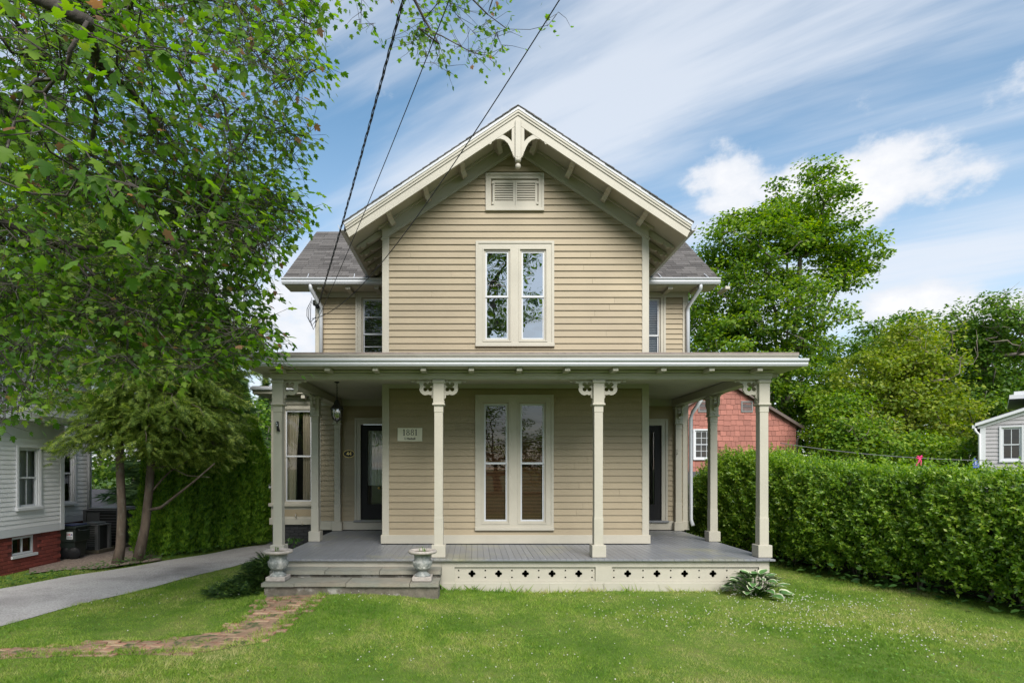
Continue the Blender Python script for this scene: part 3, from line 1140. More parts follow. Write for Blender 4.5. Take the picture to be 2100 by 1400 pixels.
for j in range(int(Ls / EXPO)):
    d0 = j * EXPO - .012
    yy, zz = E_Y + d0 * math.cos(slope), E_Z + d0 * math.sin(slope)
    # where the gable roof covers this course
    cov = max(0.0, (ZR - zz) / PITCH)
    for a, b in ((RX0 - .03, XC - cov + .25), (XC + cov - .25, RX1 + .03)):
        if b - a < .1:
            continue
        x = a - (rs.random() * .3 if a > 0 else 0)
        while x < b - .04:
            w, me = rs.choice(tabs)
            sc_ = min(1.0, (b - x) / w) if a > 0 else 1.0
            zt_ = zz + .004 + rs.uniform(0, .003)
            if x < -2.25 or x + w > 3.75:
                inst('shingle', me, wing_roof, (x, yy, zt_), (slope - .05, 0, 0), (sc_, 1, 1))
            else:                       # behind the gable's eaves: joined
                cs_, sn_ = math.cos(slope - .05), math.sin(slope - .05)
                hidden_tabs.add([(x, yy, zt_), (x + w - .005, yy, zt_), (x + w - .005, yy + .18 * cs_, zt_ + .18 * sn_), (x, yy + .18 * cs_, zt_ + .18 * sn_),
                                 (x, yy - .014 * sn_, zt_ + .014 * cs_), (x + w - .005, yy - .014 * sn_, zt_ + .014 * cs_), (x + w - .005, yy + .18 * cs_ - .014 * sn_, zt_ + .18 * sn_ + .014 * cs_), (x, yy + .18 * cs_ - .014 * sn_, zt_ + .18 * sn_ + .014 * cs_)],
                                [(3, 2, 1, 0), (4, 5, 6, 7), (0, 1, 5, 4), (0, 4, 7, 3), (1, 2, 6, 5)])
            x += w
hidden_tabs.build('shingle_field', M_SHINGLE, wing_roof)['kind'] = 'stuff'
for xa, xb, sd in ((RX0, BX0 - .32, -1), (BX1 + .32, RX1, 1)):
    prof = [(E_Y + .03, E_Z - .02), (E_Y + .03, E_Z - .135), (E_Y - .06, E_Z - .135), (E_Y - .085, E_Z - .09), (E_Y - .075, E_Z - .06), (E_Y - .105, E_Z - .03), (E_Y - .105, E_Z - .012), (E_Y - .085, E_Z - .012), (E_Y - .07, E_Z - .05), (E_Y - .04, E_Z - .12), (E_Y + .015, E_Z - .12), (E_Y + .015, E_Z - .02)]
    gt = MB().sweep_x(prof, xa - .03, xb + .03).build('gutter', M_WHITE, house)
    MB().box(xa, xb, E_Y + .03, YB - .03, E_Z - .15, E_Z - .12).build('soffit', M_TRIM, house)
    for k in range(3):
        xk = xa + .75 + k * .62
        MB().box(xk - .05, xk + .05, E_Y + .05, YB - .03, E_Z - .21, E_Z - .15).build('rafter_block', M_TRIM, house)
    # gutter straps
    for k in range(2):
        xk = xa + .5 + k * 1.0
        MB().tube([(xk, E_Y + .12, E_Z + .14), (xk + .01, E_Y + .06, E_Z + .10), (xk + .02, E_Y - .02, E_Z + .03), (xk + .02, E_Y - .09, E_Z - .01)], .008, 5).build('gutter_strap', M_WHITE, gt)
    # downspout
    xd = WX0 + .14 if sd < 0 else WX1 - .02
    pts = [(xd - sd * -.0 + sd * .12, E_Y - .02, E_Z - .12), (xd + sd * .12, E_Y + .0, E_Z - .22), (xd, YB - .09, E_Z - .5), (xd, YB - .085, E_Z - .62), (xd, YB - .085, 3.9)]
    MB().tube(pts, .042, 8).build('downspout', M_WHITE, house, True)
    if sd > 0:
        xd2 = WX1 + .05
        MB().tube([(xd2 + .25, YB - .15, 3.62), (xd2 + .24, YB - .12, 3.45), (xd2 + .04, YB - .09, 3.15), (xd2, YB - .07, 3.0), (xd2, YB - .07, .75), (xd2 + .02, YB - .16, .62)], .042, 8).build('downspout', M_WHITE, house, True)

# ------------------------------------------------------------------ porch
PX0, PX1, PY0 = -3.13, 4.60, 8.85
pf = MB().box(PX0 + .06, PX1 - .06, PY0 + .08, YB - .05, FZ - .10, FZ - .03).build('porch_floor', M_DARK, house)
npl = 80
wpl = (PX1 - PX0) / npl
for k in range(npl):
    xa, xb = PX0 + k * wpl, PX0 + (k + 1) * wpl
    y1 = YF - .05 if (xa > BX0 - .02 and xb < BX1 + .02) else YB - .05
    MB().bevel_box(xa + .0008, xb - .0008, PY0 - .02 + random.uniform(0, .006), y1, FZ - .03, FZ + random.uniform(-.0008, .0008), .004).build('plank', M_FLOOR, pf)

# skirt under the floor: framed panels with pierced quatrefoils
SK = 8.90
sx0, sx1 = gx(905, SK), gx(1576, SK)
pan = [(gx(932, SK), gx(1221.5, SK)), (gx(1255, SK), gx(1557, SK))]
pz0, pz1 = gz(1191, SK), gz(1162, SK)
skirt = MB().poly(rect(sx0, sx1, .10, FZ - .032), SK, SK + .03, [rect(a, b, pz0, pz1) for a, b in pan]).build('porch_skirt', M_TRIM, house)
for (a, b), cs, ds in ((pan[0], (967.9, 1022.7, 1078, 1132.8, 1187.6), (940.5, 995.3, 1050.2, 1105.3, 1160.2, 1215)),
                       (pan[1], (1288.4, 1348.7, 1405.7, 1464, 1522), (1260, 1320, 1377, 1435.5, 1492.5, 1551))):
    holes = [quatrefoil(gx(c, SK), gz(1176.4, SK), .031, .0245, 0) for c in cs]
    for d in ds:
        holes += [circle(gx(d, SK), gz(1170, SK), .014, 10), circle(gx(d, SK), gz(1184, SK), .014, 10)]
    MB().poly(rect(a - .01, b + .01, pz0 - .01, pz1 + .01), SK + .032, SK + .05, holes).build('pierced_panel', M_TRIM, skirt)
xm = gx(1238, SK)
MB().bevel_box(sx0 - .0, xm - .002, SK - .012, SK + .012, -.06, .135, .004).build('base_board', M_TRIM, skirt)
MB().bevel_box(xm + .002, sx1 + .01, SK - .012, SK + .012, -.06, .135, .004).build('base_board', M_TRIM, skirt)
MB().box(PX0 + .05, sx0 - .003, SK, SK + .03, .10, FZ - .032).build('riser_board', M_TRIM, skirt)
for x, s in ((PX0 + .05, -1), (PX1 - .06, 1)):
    MB().box(x - .015, x + .015, SK + .031, YB - .1, -.06, FZ - .032).build('side_board', M_TRIM, skirt)

# posts
POSTS = [(-3.06, 9.09, 'R'), (-.551, 9.09, 'LR'), (1.943, 9.09, 'LR'), (4.52, 9.09, 'L'),
         (-3.02, 11.05, 'S'), (4.55, 11.05, 'S'), (-3.04, 12.93, 'W'), (4.556, 12.93, 'W')]
BT = 3.27                                        # underside of the porch beam
bo = [(1165, 152), (1838, 152), (1828, 176), (1800, 188), (1770, 184), (1742, 160), (1715, 160), (1690, 176), (1662, 212), (1582, 216), (1588, 262), (1568, 318), (1588, 372), (1584, 420), (1562, 468), (1524, 514), (1480, 544), (1430, 558), (1385, 554), (1338, 540), (1292, 554), (1236, 552), (1236, 632), (1205, 650), (1186, 676), (1180, 700), (1200, 726), (1198, 760), (1180, 786), (1165, 792)]
bh = quatrefoil(1348, 320, 98, 62, notch=60)
BK = 1834.0


def bracket_meshes():
    out = {}
    pts = [((x - 1185) / BK, -(y - 152) / BK) for x, y in bo]
    hol = [((x - 1185) / BK, -(y - 152) / BK) for x, y in bh]
    for nm, ax in (('x', 'y'), ('y', 'x')):
        for s in (-1, 1):
            mb = MB().poly([(s * u, w) for u, w in pts], -.018, .018, [[(s * u, w) for u, w in hol]], axis=ax)
            me = bpy.data.meshes.new('bracket')
            me.from_pydata(mb.v, [], mb.f)
            me.materials.append(M_TRIM)
            out[nm, s] = me
    return out


BR = bracket_meshes()
for (x, y, kind) in POSTS:
    h = .0715
    wl = kind == 'W'
    y0, y1 = (y - h, y + h) if not wl else (y - .05, YB - .004)
    ztop = BT
    zc = gz(829, 9.0)
    sh = MB()
    z_a, z_b = FZ + .18, zc
    c = .014
    sh.box(x - h + .006, x + h - .006, y0 + .006, y1 - (.006 if not wl else 0), z_a, z_b)
    for za, zb in ((z_a, z_a + .44), (z_b - .12, z_b)):
        sh.bevel_box(x - h, x + h, y0, y1, za, zb, .004)
    post = sh.build('porch_post', M_TRIM, house)
    cap = MB()
    cap.bevel_box(x - h - .012, x + h + .012, y0 - .012, y1 + (.012 if not wl else 0), zc, ztop - .05, .004)
    cap.bevel_box(x - h - .028, x + h + .028, y0 - .028, y1 + (.028 if not wl else 0), zc - .012, zc + .022, .008)
    cap.bevel_box(x - h - .03, x + h + .03, y0 - .03, y1 + (.03 if not wl else 0), ztop - .055, ztop - .003, .012)
    cap.build('capital', M_TRIM, post)
    MB().bevel_box(x - h - .038, x + h + .038, y0 - .038, y1 + (.038 if not wl else 0), FZ + .003, FZ + .195, .007).build('base', M_TRIM, post)
    e = h + .012
    zb = ztop - .012
    if 'R' in kind:
        inst('bracket', BR['x', 1], post, (x + e, y, zb))
    if 'L' in kind:
        inst('bracket', BR['x', -1], post, (x - e, y, zb))
    if kind in ('R', 'L'):
        inst('bracket', BR['y', 1], post, (x, y + e, zb))
    if kind == 'S':
        inst('bracket', BR['y', 1], post, (x, y + e, zb))
        inst('bracket', BR['y', -1], post, (x, y - e, zb))
    if wl:
        inst('bracket', BR['y', -1], post, (x, y0 - .012, zb))

# beam, soffit, ceiling, roof, gutters
beam = MB().bevel_box(PX0 - .02, PX1 + .02, 9.0, 9.19, BT, 3.42, .005).build('porch_beam', M_TRIM, house)
MB().bevel_box(PX0 - .035, PX1 + .035, 8.982, 9.0, BT + .06, BT + .095, .005).build('moulding', M_TRIM, beam)
MB().bevel_box(PX0 - .03, PX1 + .03, 8.989, 9.0, BT + .012, BT + .06, .004).build('moulding', M_TRIM, beam)
MB().bevel_box(PX0 - .05, PX1 + .05, 8.965, 9.0, 3.375, 3.41, .008).build('moulding', M_TRIM, beam)
for x, s in ((PX0, 1), (PX1, -1)):
    MB().bevel_box(min(x - s * .02, x + s * .17), max(x - s * .02, x + s * .17), 9.192, YB - .03, BT + .002, 3.42, .005).build('porch_beam', M_TRIM, house)
MB().box(PX0 + .1, PX1 - .1, 9.15, YB - .02, 3.43, 3.46).build('porch_ceiling', M_TRIM, house)
OV = .37
GX0, GX1, GY = PX0 - OV, PX1 + OV + .02, 8.63
MB().box(GX0 + .05, GX1 - .05, GY + .05, YB + .3, 3.425, 3.45).build('porch_soffit', M_TRIM, house) if False else None
sof = MB()
sof.box(GX0 + .06, GX1 - .06, GY + .06, 9.0, 3.415, 3.44)
sof.box(GX0 + .06, PX0 - .02, 9.0, YB + .2, 3.415, 3.44)
sof.box(PX1 + .02, GX1 - .06, 9.0, YB + .2, 3.415, 3.44)
sof.build('soffit', M_TRIM, house)
M_PROOF = mat('porch_roof_metal', (0.20, 0.165, 0.15), .7, .3, 12, .2, 40)
rz = gz(722.5, 8.74)
io = 1.35
o4 = [(GX0 + .09, GY + .10), (GX1 - .09, GY + .10), (GX1 - .09, YB + .0), (GX0 + .09, YB + .0)]
i4 = [(GX0 + io, GY + io), (GX1 - io, GY + io), (GX1 - io, YB), (GX0 + io, YB)]
vs = [(x, y, rz) for x, y in o4] + [(x, y, rz + .17) for x, y in i4] + [(x, y, rz - .03) for x, y in o4]
proof = mesh_obj('porch_roof', vs, [(0, 1, 5, 4), (1, 2, 6, 5), (3, 0, 4, 7), (4, 5, 6, 7), (0, 8, 9, 1), (1, 9, 10, 2), (3, 11, 8, 0), (8, 11, 10, 9)], M_PROOF, house)
zg0, zg1 = gz(749.5, GY), gz(734.5, GY)
# upper band over the gutter
bd = [(GY + .12, zg1 - .02), (GY + .12, rz - .031), (GY + .075, rz - .033), (GY + .085, rz - .055), (GY + .105, rz - .062), (GY + .105, zg1 - .02)]
MB().sweep_x(bd, GX0 + .10, GX1 - .10).build('roof_band', M_TRIM, proof)
for x, s in ((GX0 + .10, 1), (GX1 - .10, -1)):
    MB().box(min(x, x + s * .02), max(x, x + s * .02), GY + .121, YB, zg1 - .02, rz - .031).build('roof_band', M_TRIM, proof)
gp = [(GY + .10, zg1 - .0), (GY + .10, zg0 + .003), (GY + .03, zg0), (GY + .012, zg0 + .03), (GY + .018, zg0 + .05), (GY - .01, zg1 - .03), (GY - .01, zg1), (GY + .006, zg1), (GY + .012, zg1 - .02), (GY + .085, zg1 - .03)]
MB().sweep_x(gp, GX0, GX1).build('gutter', M_WHITE, proof)
for x, s in ((GX0, 1), (GX1, -1)):
    q = [(x + s * (yy - GY), zz) for yy, zz in gp]
    MB().sweep_y(q, GY + .06, YB + .1).build('gutter', M_WHITE, proof)
for k in range(-4, 7):
    xk = -.04 + .725 * k
    if GX0 + .2 < xk < GX1 - .2:
        MB().bevel_box(xk - .042, xk + .042, GY + .09, 8.966, 3.355, 3.414, .006).build('rafter_block', M_TRIM, proof)
for x0, x1 in ((GX0 + .1, PX0 - .021), (PX1 + .021, GX1 - .1)):
    for k in range(6):
        yk = 9.35 + .6 * k
        MB().bevel_box(x0, x1, yk - .042, yk + .042, 3.355, 3.414, .006).build('rafter_block', M_TRIM, proof)

# ---- square bay on the house's left side
BYF = 13.6
bay = MB()
bx0, bx1 = gx(556, BYF), WX0 - .001
bw_cas = (gx(582, BYF), gx(643, BYF), gz(1035, BYF), gz(834, BYF))
bw_op = [(gx(588.5, BYF), gx(636.5, BYF), gz(1025, BYF), gz(844, BYF))]
bayo = bay.poly(rect(bx0, bx1, gz(1073, BYF), 3.72), BYF, BYF + .1, [cut(bw_op[0], .05)]).build('bay_window', M_TRIM, house)
MB().box(bx0, bx0 + .1, BYF + .101, 16.0, gz(1073, BYF), 3.72).build('side_wall', M_TRIM, bayo)
w = window(bw_cas, bw_op, gz(935, BYF), BYF, M_GLASS, parent=bayo, depth=.7, proud=.03)
for ch in list(w.children):
    ch.parent = bayo
w.name = 'window_casing'
curtain_mesh(bw_op[0][0], bw_op[0][1], bw_op[0][2], bw_op[0][3], BYF + .12, bayo, [(-.05, .45, .30), (.62, 1.05, 1.05)])
MB().bevel_box(bx0 - .05, bx1 - .002, BYF - .06, BYF + .0, gz(1038, BYF), gz(1031, BYF), .008).build('sill_band', M_TRIM, bayo)
MB().box(bx0 + .12, bx1 - .08, BYF - .006, BYF + .0, gz(1058, BYF), gz(1044, BYF)).build('panel', M_SIDING, bayo)
MB().bevel_box(bx0 - .03, bx1 - .002, BYF - .05, BYF + .0, gz(1075, BYF), gz(1061, BYF), .008).build('base_band', M_TRIM, bayo)
for za, zb, pr in ((822, 829, .03), (815, 818, .045)):
    MB().bevel_box(bx0 - pr, bx1 - .002, BYF - pr, BYF, gz(zb, BYF), gz(za, BYF), .006).build('moulding', M_TRIM, bayo)
MB().bevel_box(bx0 - .33, bx1 + .0, BYF - .30, 16.2, 3.60, 3.68, .01).build('bay_cornice', M_TRIM, bayo)
MB().bevel_box(bx0 - .36, bx1 + .0, BYF - .36, 16.2, 3.68, 3.76, .015).build('bay_gutter', M_WHITE, bayo)
MB().box(bx0 - .33, bx1, BYF - .33, 16.2, 3.76, 3.775).build('bay_roof', M_PROOF, bayo)
for k in range(2):
    xk = bx0 + .2 + k * .62
    MB().bevel_box(xk - .045, xk + .045, BYF - .26, BYF, 3.50, 3.599, .008).build('cornice_block', M_TRIM, bayo)
# its black painted brick foundation, brick by brick
M_BLKBRICK = mat('black_brick', (.016, .016, .018), .55, .2, 20, .4, 60, rand=.15)
fnd = MB().box(bx0 + .03, bx1 - .0, BYF + .012, BYF + .1, -.1, gz(1075, BYF)).build('foundation', M_BLACK, house)
mb = MB().bevel_box(-.1, .1, 0, .05, -.031, .031, .004)
me_bb = bpy.data.meshes.new('brick')
me_bb.from_pydata(mb.v, [], mb.f)
me_bb.materials.append(M_BLKBRICK)
for j in range(8):
    for i in range(6):
        xk = bx0 + .13 + i * .21 + (.105 if j % 2 else 0)
        if xk + .1 < bx1:
            inst('brick', me_bb, fnd, (xk, BYF, .06 + j * .071), (0, 0, random.uniform(-.01, .01)))
for px, py in ((607, 1054), (620, 1070)):
    p = P(px, py, BYF)
    MB().tube([p + Vector((0, 0, 0)), p + Vector((0, -.06, 0)), p + Vector((.02, -.09, -.02)), p + Vector((.025, -.10, -.06))], .014, 7).build('hose_tap', M_TRIM, house, True)

# ------------------------------------------------------------------ stone steps
M_STONE = mat('step_bluestone', (.20, .20, .165), .85, .18, 5, .4, 60, rand=.12, col2=(.255, .215, .165), mixlo=.45, mixhi=.75, mscale=1.6)
M_RISER = mat('step_rubble', (.13, .115, .09), .95, .45, 9, 1.0, 22, col2=(.30, .285, .25), mixlo=.54, mixhi=.62, mscale=3.2)
steps = empty('stone_steps', 'two wide weathered flagstone steps up to the porch between the two urns', 'steps', (-1.75, 8.4, .1))
Y1, Y2 = 8.10, 8.50


def tread(xa, xb, y0, y1, z, t=.05):
    mb = MB()
    n = 8
    top, bot = [], []
    for i in range(n + 1):
        x = xa + (xb - xa) * i / n
        top.append((x, y0 + random.uniform(-.006, .006)))
    r = [(x, y) for x, y in top] + [(xb, y1), (xa, y1)]
    o = MB().poly(r, z - t, z, axis='z').build('tread', M_STONE, steps, bevel=.007)
    return o


zl, zu = .285, .388
Lx = [gx(p, Y1) for p in (535, 603, 709, 840, 900)]
for a, b in zip(Lx[:-1], Lx[1:]):
    tread(a + .004, b - .004, Y1, Y2 + .03, zl + random.uniform(-.004, .004))
Ux = [gx(p, Y2) for p in (552, 666, 778, 904)]
for a, b in zip(Ux[:-1], Ux[1:]):
    tread(a + .005, b - .005, Y2, SK - .004, zu + random.uniform(-.003, .003))


def rubble(x0, x1, y0, y1, z0, z1, name):
    nx, nz = 60, 6
    vs, fs = [], []
    r = random.Random(x0)
    for j in range(nz + 1):
        for i in range(nx + 1):
            vs.append((x0 + (x1 - x0) * i / nx, y0 + r.uniform(-.008, .012), z0 + (z1 - z0) * j / nz))
    for j in range(nz):
        for i in range(nx):
            k = j * (nx + 1) + i
            fs.append((k, k + 1, k + nx + 2, k + nx + 1))
    mb = MB().add(vs, fs)
    mb.add([(x0, y0, z0), (x0, y1, z0), (x0, y1, z1), (x0, y0, z1)], [(0, 1, 2, 3)])
    mb.add([(x1, y0, z0), (x1, y1, z0), (x1, y1, z1), (x1, y0, z1)], [(3, 2, 1, 0)])
    return mb.build(name, M_RISER, steps, True)


rubble(Lx[0] + .03, Lx[-1] - .01, Y1 + .045, Y2, -.02, zl - .05, 'riser')
rubble(Ux[0] + .02, Ux[-1] - .01, Y2 + .05, SK - .01, zl - .02, zu - .05, 'riser')

# ------------------------------------------------------------------ urns
M_URN = mat('urn_concrete', (.20, .215, .205), .9, .4, 14, .7, 60, col2=(.36, .355, .33), mixlo=.46, mixhi=.66, mscale=7)
M_URNRIM = mat('urn_rim_concrete', (.36, .325, .29), .9, .3, 18, .6, 70)
M_SOIL = mat('potting_soil', (.16, .125, .095), .95, .4, 40, .8, 60)


def urn(x, y, z, label, rz):
    u = empty('urn_planter', label, 'planter', (x, y, z), 'urns on the stone steps')
    MB().bevel_box(x - .137, x + .137, y - .137, y + .137, z, z + .062, .008).build('plinth', M_URNRIM, u)
    c = (x, y, z)
    MB().lathe([(.118, .062), (.112, .078), (.085, .10), (.066, .118), (.062, .135), (.075, .145), (.09, .152), (.112, .172), (.126, .20)], 32, c).build('foot', M_URN, u, True)
    # lobed lower bowl with swags
    mb = MB()
    n = 64
    vs, fs = [], []
    prof = [(.118, .19), (.130, .215), (.134, .245), (.130, .27), (.118, .287), (.116, .31), (.118, .345), (.128, .372), (.150, .385)]
    for i, (r, zz) in enumerate(prof):
        for k in range(n):
            a = 2 * math.pi * k / n
            rr = r
            if zz < .28:
                rr += .006 * abs(math.sin(a * 5)) + .004 * math.sin(a * 20) * (1 if zz > .23 else .4)
            if abs(zz - .27) < .002:
                rr += .008
            vs.append((x + rr * math.cos(a), y + rr * math.sin(a), z + zz))
    for i in range(len(prof) - 1):
        for k in range(n):
            a, b = i * n + k, i * n + (k + 1) % n
            fs.append((a, b, b + n, a + n))
    mb.add(vs, fs).build('bowl', M_URN, u, True)
    MB().lathe([(.15, .383), (.192, .386), (.205, .398), (.206, .418), (.196, .43), (.180, .432), (.160, .42), (.155, .39)], 40, c, cap=False).build('rim', M_URNRIM, u, True)
    MB().lathe([(.002, .405), (.08, .408), (.158, .40)], 24, c, cap=False).build('soil', M_SOIL, u, True)
    # a few weeds
    mw = MB()
    r = random.Random(x)
    for k in range(7):
        a = r.uniform(0, 6.28)
        bx, by = x + r.uniform(-.05, .05), y + r.uniform(-.05, .05)
        L = r.uniform(.04, .085)
        dx, dy = math.cos(a) * L * .5, math.sin(a) * L * .5
        px_, py_ = -math.sin(a) * .006, math.cos(a) * .006
        b0 = Vector((bx, by, z + .40))
        mw.add([b0 + Vector((px_, py_, 0)), b0 - Vector((px_, py_, 0)), b0 + Vector((dx * .6 - px_, dy * .6 - py_, L)), b0 + Vector((dx * .6 + px_, dy * .6 + py_, L)), b0 + Vector((dx * 1.4, dy * 1.4, L * 1.15))], [(0, 1, 2, 3), (3, 2, 4)])
    mw.build('weed', leaf_mat('weed_leaf', [(0, (.07, .15, .03)), (1, (.13, .22, .05))]), u)


urn(gx(570.5, 8.33), 8.33, zl + .004, 'grey concrete urn with a pale rim on the step end by the yew', 0)
urn(gx(866.5, 8.33), 8.33, zl + .004, 'grey concrete urn with a pale rim on the step end by the pierced skirt', 1)

# ------------------------------------------------------------------ lantern
LY = 10.3
lx = gx(691, LY)
M_IRON = mat('black_iron', (.014, .014, .014), .45, .1, 30)
M_LGLASS = glass_mat('seeded_glass', .35, (.9, .9, .86), .08, wob=.8)
lan = empty('hanging_lantern', 'black hanging lantern with a seeded glass globe under the porch ceiling', 'lantern', (lx, LY, gz(868, LY)))
zt, zc0 = 3.43, gz(822, LY)
MB().lathe([(.045, 0), (.045, -.015), (.015, -.03)][::-1], 14, (lx, LY, zt)).build('ceiling_plate', M_IRON, lan, True)
nl = 11
for k in range(nl):
    z0 = zt - .03 - (zt - .03 - zc0) * k / nl
    z1 = zt - .03 - (zt - .03 - zc0) * (k + 1) / nl
    a = math.pi / 2 if k % 2 else 0
    pts = []
    for q in range(9):
        t = q / 8 * 2 * math.pi
        r_ = .011
        pts.append((lx + math.cos(a) * r_ * math.sin(t), LY + math.sin(a) * r_ * math.sin(t), (z0 + z1) / 2 + (z0 - z1) * .6 * math.cos(t)))
    MB().tube(pts, .0042, 5).build('chain_link', M_IRON, lan, True)
zb = gz(838, LY)
MB().lathe([(.02, zc0 - zb + .03), (.035, zc0 - zb), (.06, .075), (.095, .035), (.112, .012), (.118, .0), (.112, -.012), (.1, -.012)][::-1], 20, (lx, LY, zb)).build('cap', M_IRON, lan, True)
MB().lathe([(.02, -.215), (.055, -.20), (.078, -.165), (.09, -.11), (.094, -.05), (.092, -.012)], 20, (lx, LY, zb), cap=False).build('globe', M_LGLASS, lan, True)
for k in range(6):
    a = k * math.pi / 3 + .3
    pts = [(lx + r_ * math.cos(a), LY + r_ * math.sin(a), zb + z_) for r_, z_ in ((.096, -.01), (.098, -.06), (.093, -.115), (.08, -.168), (.056, -.205), (.02, -.22))]
    MB().tube(pts, .0035, 5).build('cage_bar', M_IRON, lan, True)
MB().lathe([(.003, -.262), (.012, -.25), (.008, -.235), (.026, -.222), (.026, -.214)], 12, (lx, LY, zb)).build('finial', M_IRON, lan, True)
MB().lathe([(.018, -.2), (.02, -.12), (.012, -.115), (.01, -.05)], 10, (lx, LY, zb)).build('bulb_socket', M_IRON, lan, True)
MB().box(lx - .01, lx + .01, LY - .01, LY + .01, zb - .02, zb + .02).build('bulb_stem', M_IRON, lan)


# ------------------------------------------------------------------ lettering and plaques
def text_mesh(body, size, bold=0.0, sx=1.0):
    cu = bpy.data.curves.new('lettering', 'FONT')
    cu.body = body
    cu.size = size
    cu.align_x = 'CENTER'
    cu.align_y = 'CENTER'
    cu.extrude = .002
    cu.offset = bold
    cu.resolution_u = 4
    o = bpy.data.objects.new('lettering', cu)
    COL.objects.link(o)
    dg = bpy.context.evaluated_depsgraph_get()
    me = bpy.data.meshes.new_from_object(o.evaluated_get(dg))
    bpy.data.objects.remove(o)
    me.name = 'lettering'
    return me


def lettering(body, x, y, z, size, m, parent, bold=0.0, sx=1.0):
    me = text_mesh(body, size, bold)
    me.materials.clear()
    me.materials.append(m)
    o = link('lettering', me, parent)
    o.location = (x, y, z)
    o.rotation_euler = (math.radians(90), 0, 0)
    o.scale = (sx, 1, 1)
    return o


M_INK = mat('black_lettering', (.02, .02, .022), .5)
M_GOLD = mat('gold_paint', (.75, .56, .22), .35, metal=.4)
sy = YF - .018
spx0, spx1, spz0, spz1 = gx(815.5, sy), gx(866, sy), gz(904.5, sy), gz(877, sy)
sign = empty('date_sign', 'cream board reading 1881 I. Hadsell on the clapboards under the porch', 'sign', ((spx0 + spx1) / 2, sy, spz0))
MB().bevel_box(spx0, spx1, sy - .022, sy + .004, spz0, spz1, .004).build('board', mat('sign_cream', (.68, .64, .53), .5, .05), sign)
cxs = (spx0 + spx1) / 2 + .003
ys_ = sy - .0235
# the numerals 1881 in serif strokes
digits = MB()


def ring(cx, cz, rx, rz, tx, tz):
    o_ = [(cx + rx * math.cos(2 * math.pi * k / 20), cz + rz * math.sin(2 * math.pi * k / 20)) for k in range(20)]
    i_ = [(cx + (rx - tx) * math.cos(2 * math.pi * k / 20), cz + (rz - tz) * math.sin(2 * math.pi * k / 20)) for k in range(20)]
    digits.poly(o_, ys_ - .0015, ys_ + .001, [i_])


hz = gz(892.6, sy)
hh_ = .112
for i, ch in enumerate('1881'):
    xk = cxs + (-.108, -.037, .043, .112)[i]
    if ch == '1':
        digits.box(xk - .0085, xk + .0085, ys_ - .0015, ys_ + .001, hz + .006, hz + hh_)
        digits.box(xk - .020, xk + .020, ys_ - .0015, ys_ + .001, hz, hz + .0055)
        digits.add([(xk - .022, ys_ - .0012, hz + hh_ - .018), (xk - .008, ys_ - .0012, hz + hh_ - .012), (xk + .006, ys_ - .0012, hz + hh_ + .004), (xk - .022, ys_ - .0012, hz + hh_ - .012)], [(0, 1, 2, 3)])
    else:
        ring(xk, hz + .030, .031, .031, .013, .006)
        ring(xk, hz + .085, .026, .027, .011, .005)
digits.build('lettering', M_INK, sign)
lettering('I. Hadsell', cxs, ys_, gz(899.2, sy), .058, M_INK, sign, .0012, .92)

ny = YB - .018
nx_, nz_ = gx(716, ny), gz(930.2, ny)
num = empty('number_plaque', 'small black oval plaque with gold rim and the number 44', 'sign', (nx_, ny, nz_))


def oval(rx, rz_, n=28):
    return [(nx_ + rx * math.cos(2 * math.pi * k / n), nz_ + rz_ * math.sin(2 * math.pi * k / n)) for k in range(n)]


MB().poly(oval(.132, .086), ny - .018, ny + .004).build('backplate', M_IRON, num)
MB().poly(oval(.132, .086), ny - .024, ny - .019, [oval(.120, .074)]).build('gold_rim', M_GOLD, num)
lettering('44', nx_, ny - .0205, nz_ - .0, .115, M_GOLD, num, .002, 1.0)

# black bracket on the corner post, small hook on the far pilaster
bp_ = P(570, 874, 9.015)
br = empty('post_bracket', 'small black holder with two pale dots on the left front porch post', 'bracket', bp_)
q = [(bp_.x - .012, bp_.z + .072), (bp_.x + .006, bp_.z + .078), (bp_.x + .012, bp_.z + .06), (bp_.x + .014, bp_.z + .0), (bp_.x + .024, bp_.z - .05), (bp_.x + .034, bp_.z - .066), (bp_.x + .028, bp_.z - .075), (bp_.x - .008, bp_.z - .072), (bp_.x - .006, bp_.z - .05), (bp_.x - .008, bp_.z + .0), (bp_.x - .026, bp_.z + .045), (bp_.x - .022, bp_.z + .062)]
MB().poly(q, 8.985, 9.017).build('plate', M_BLACK, br, bevel=.003)
for dz, dx in ((.05, -.008), (.018, -.002)):
    MB().poly(circle(bp_.x + dx, bp_.z + dz, .011), 8.978, 8.986).build('dot', M_SASH, br)
hp = P(1388, 926, 12.87)
hk = MB().tube([hp + Vector((0, 0, .05)), hp + Vector((.0, -.03, .04)), hp + Vector((.02, -.045, .01)), hp + Vector((-.02, -.04, -.01)), hp + Vector((.015, -.03, -.04)), hp + Vector((0, 0, -.05))], .008, 6).build('wall_hook', M_TRIM, None, True)
tag(hk, 'small cream curled hook on the pilaster beside the right door', 'hook')

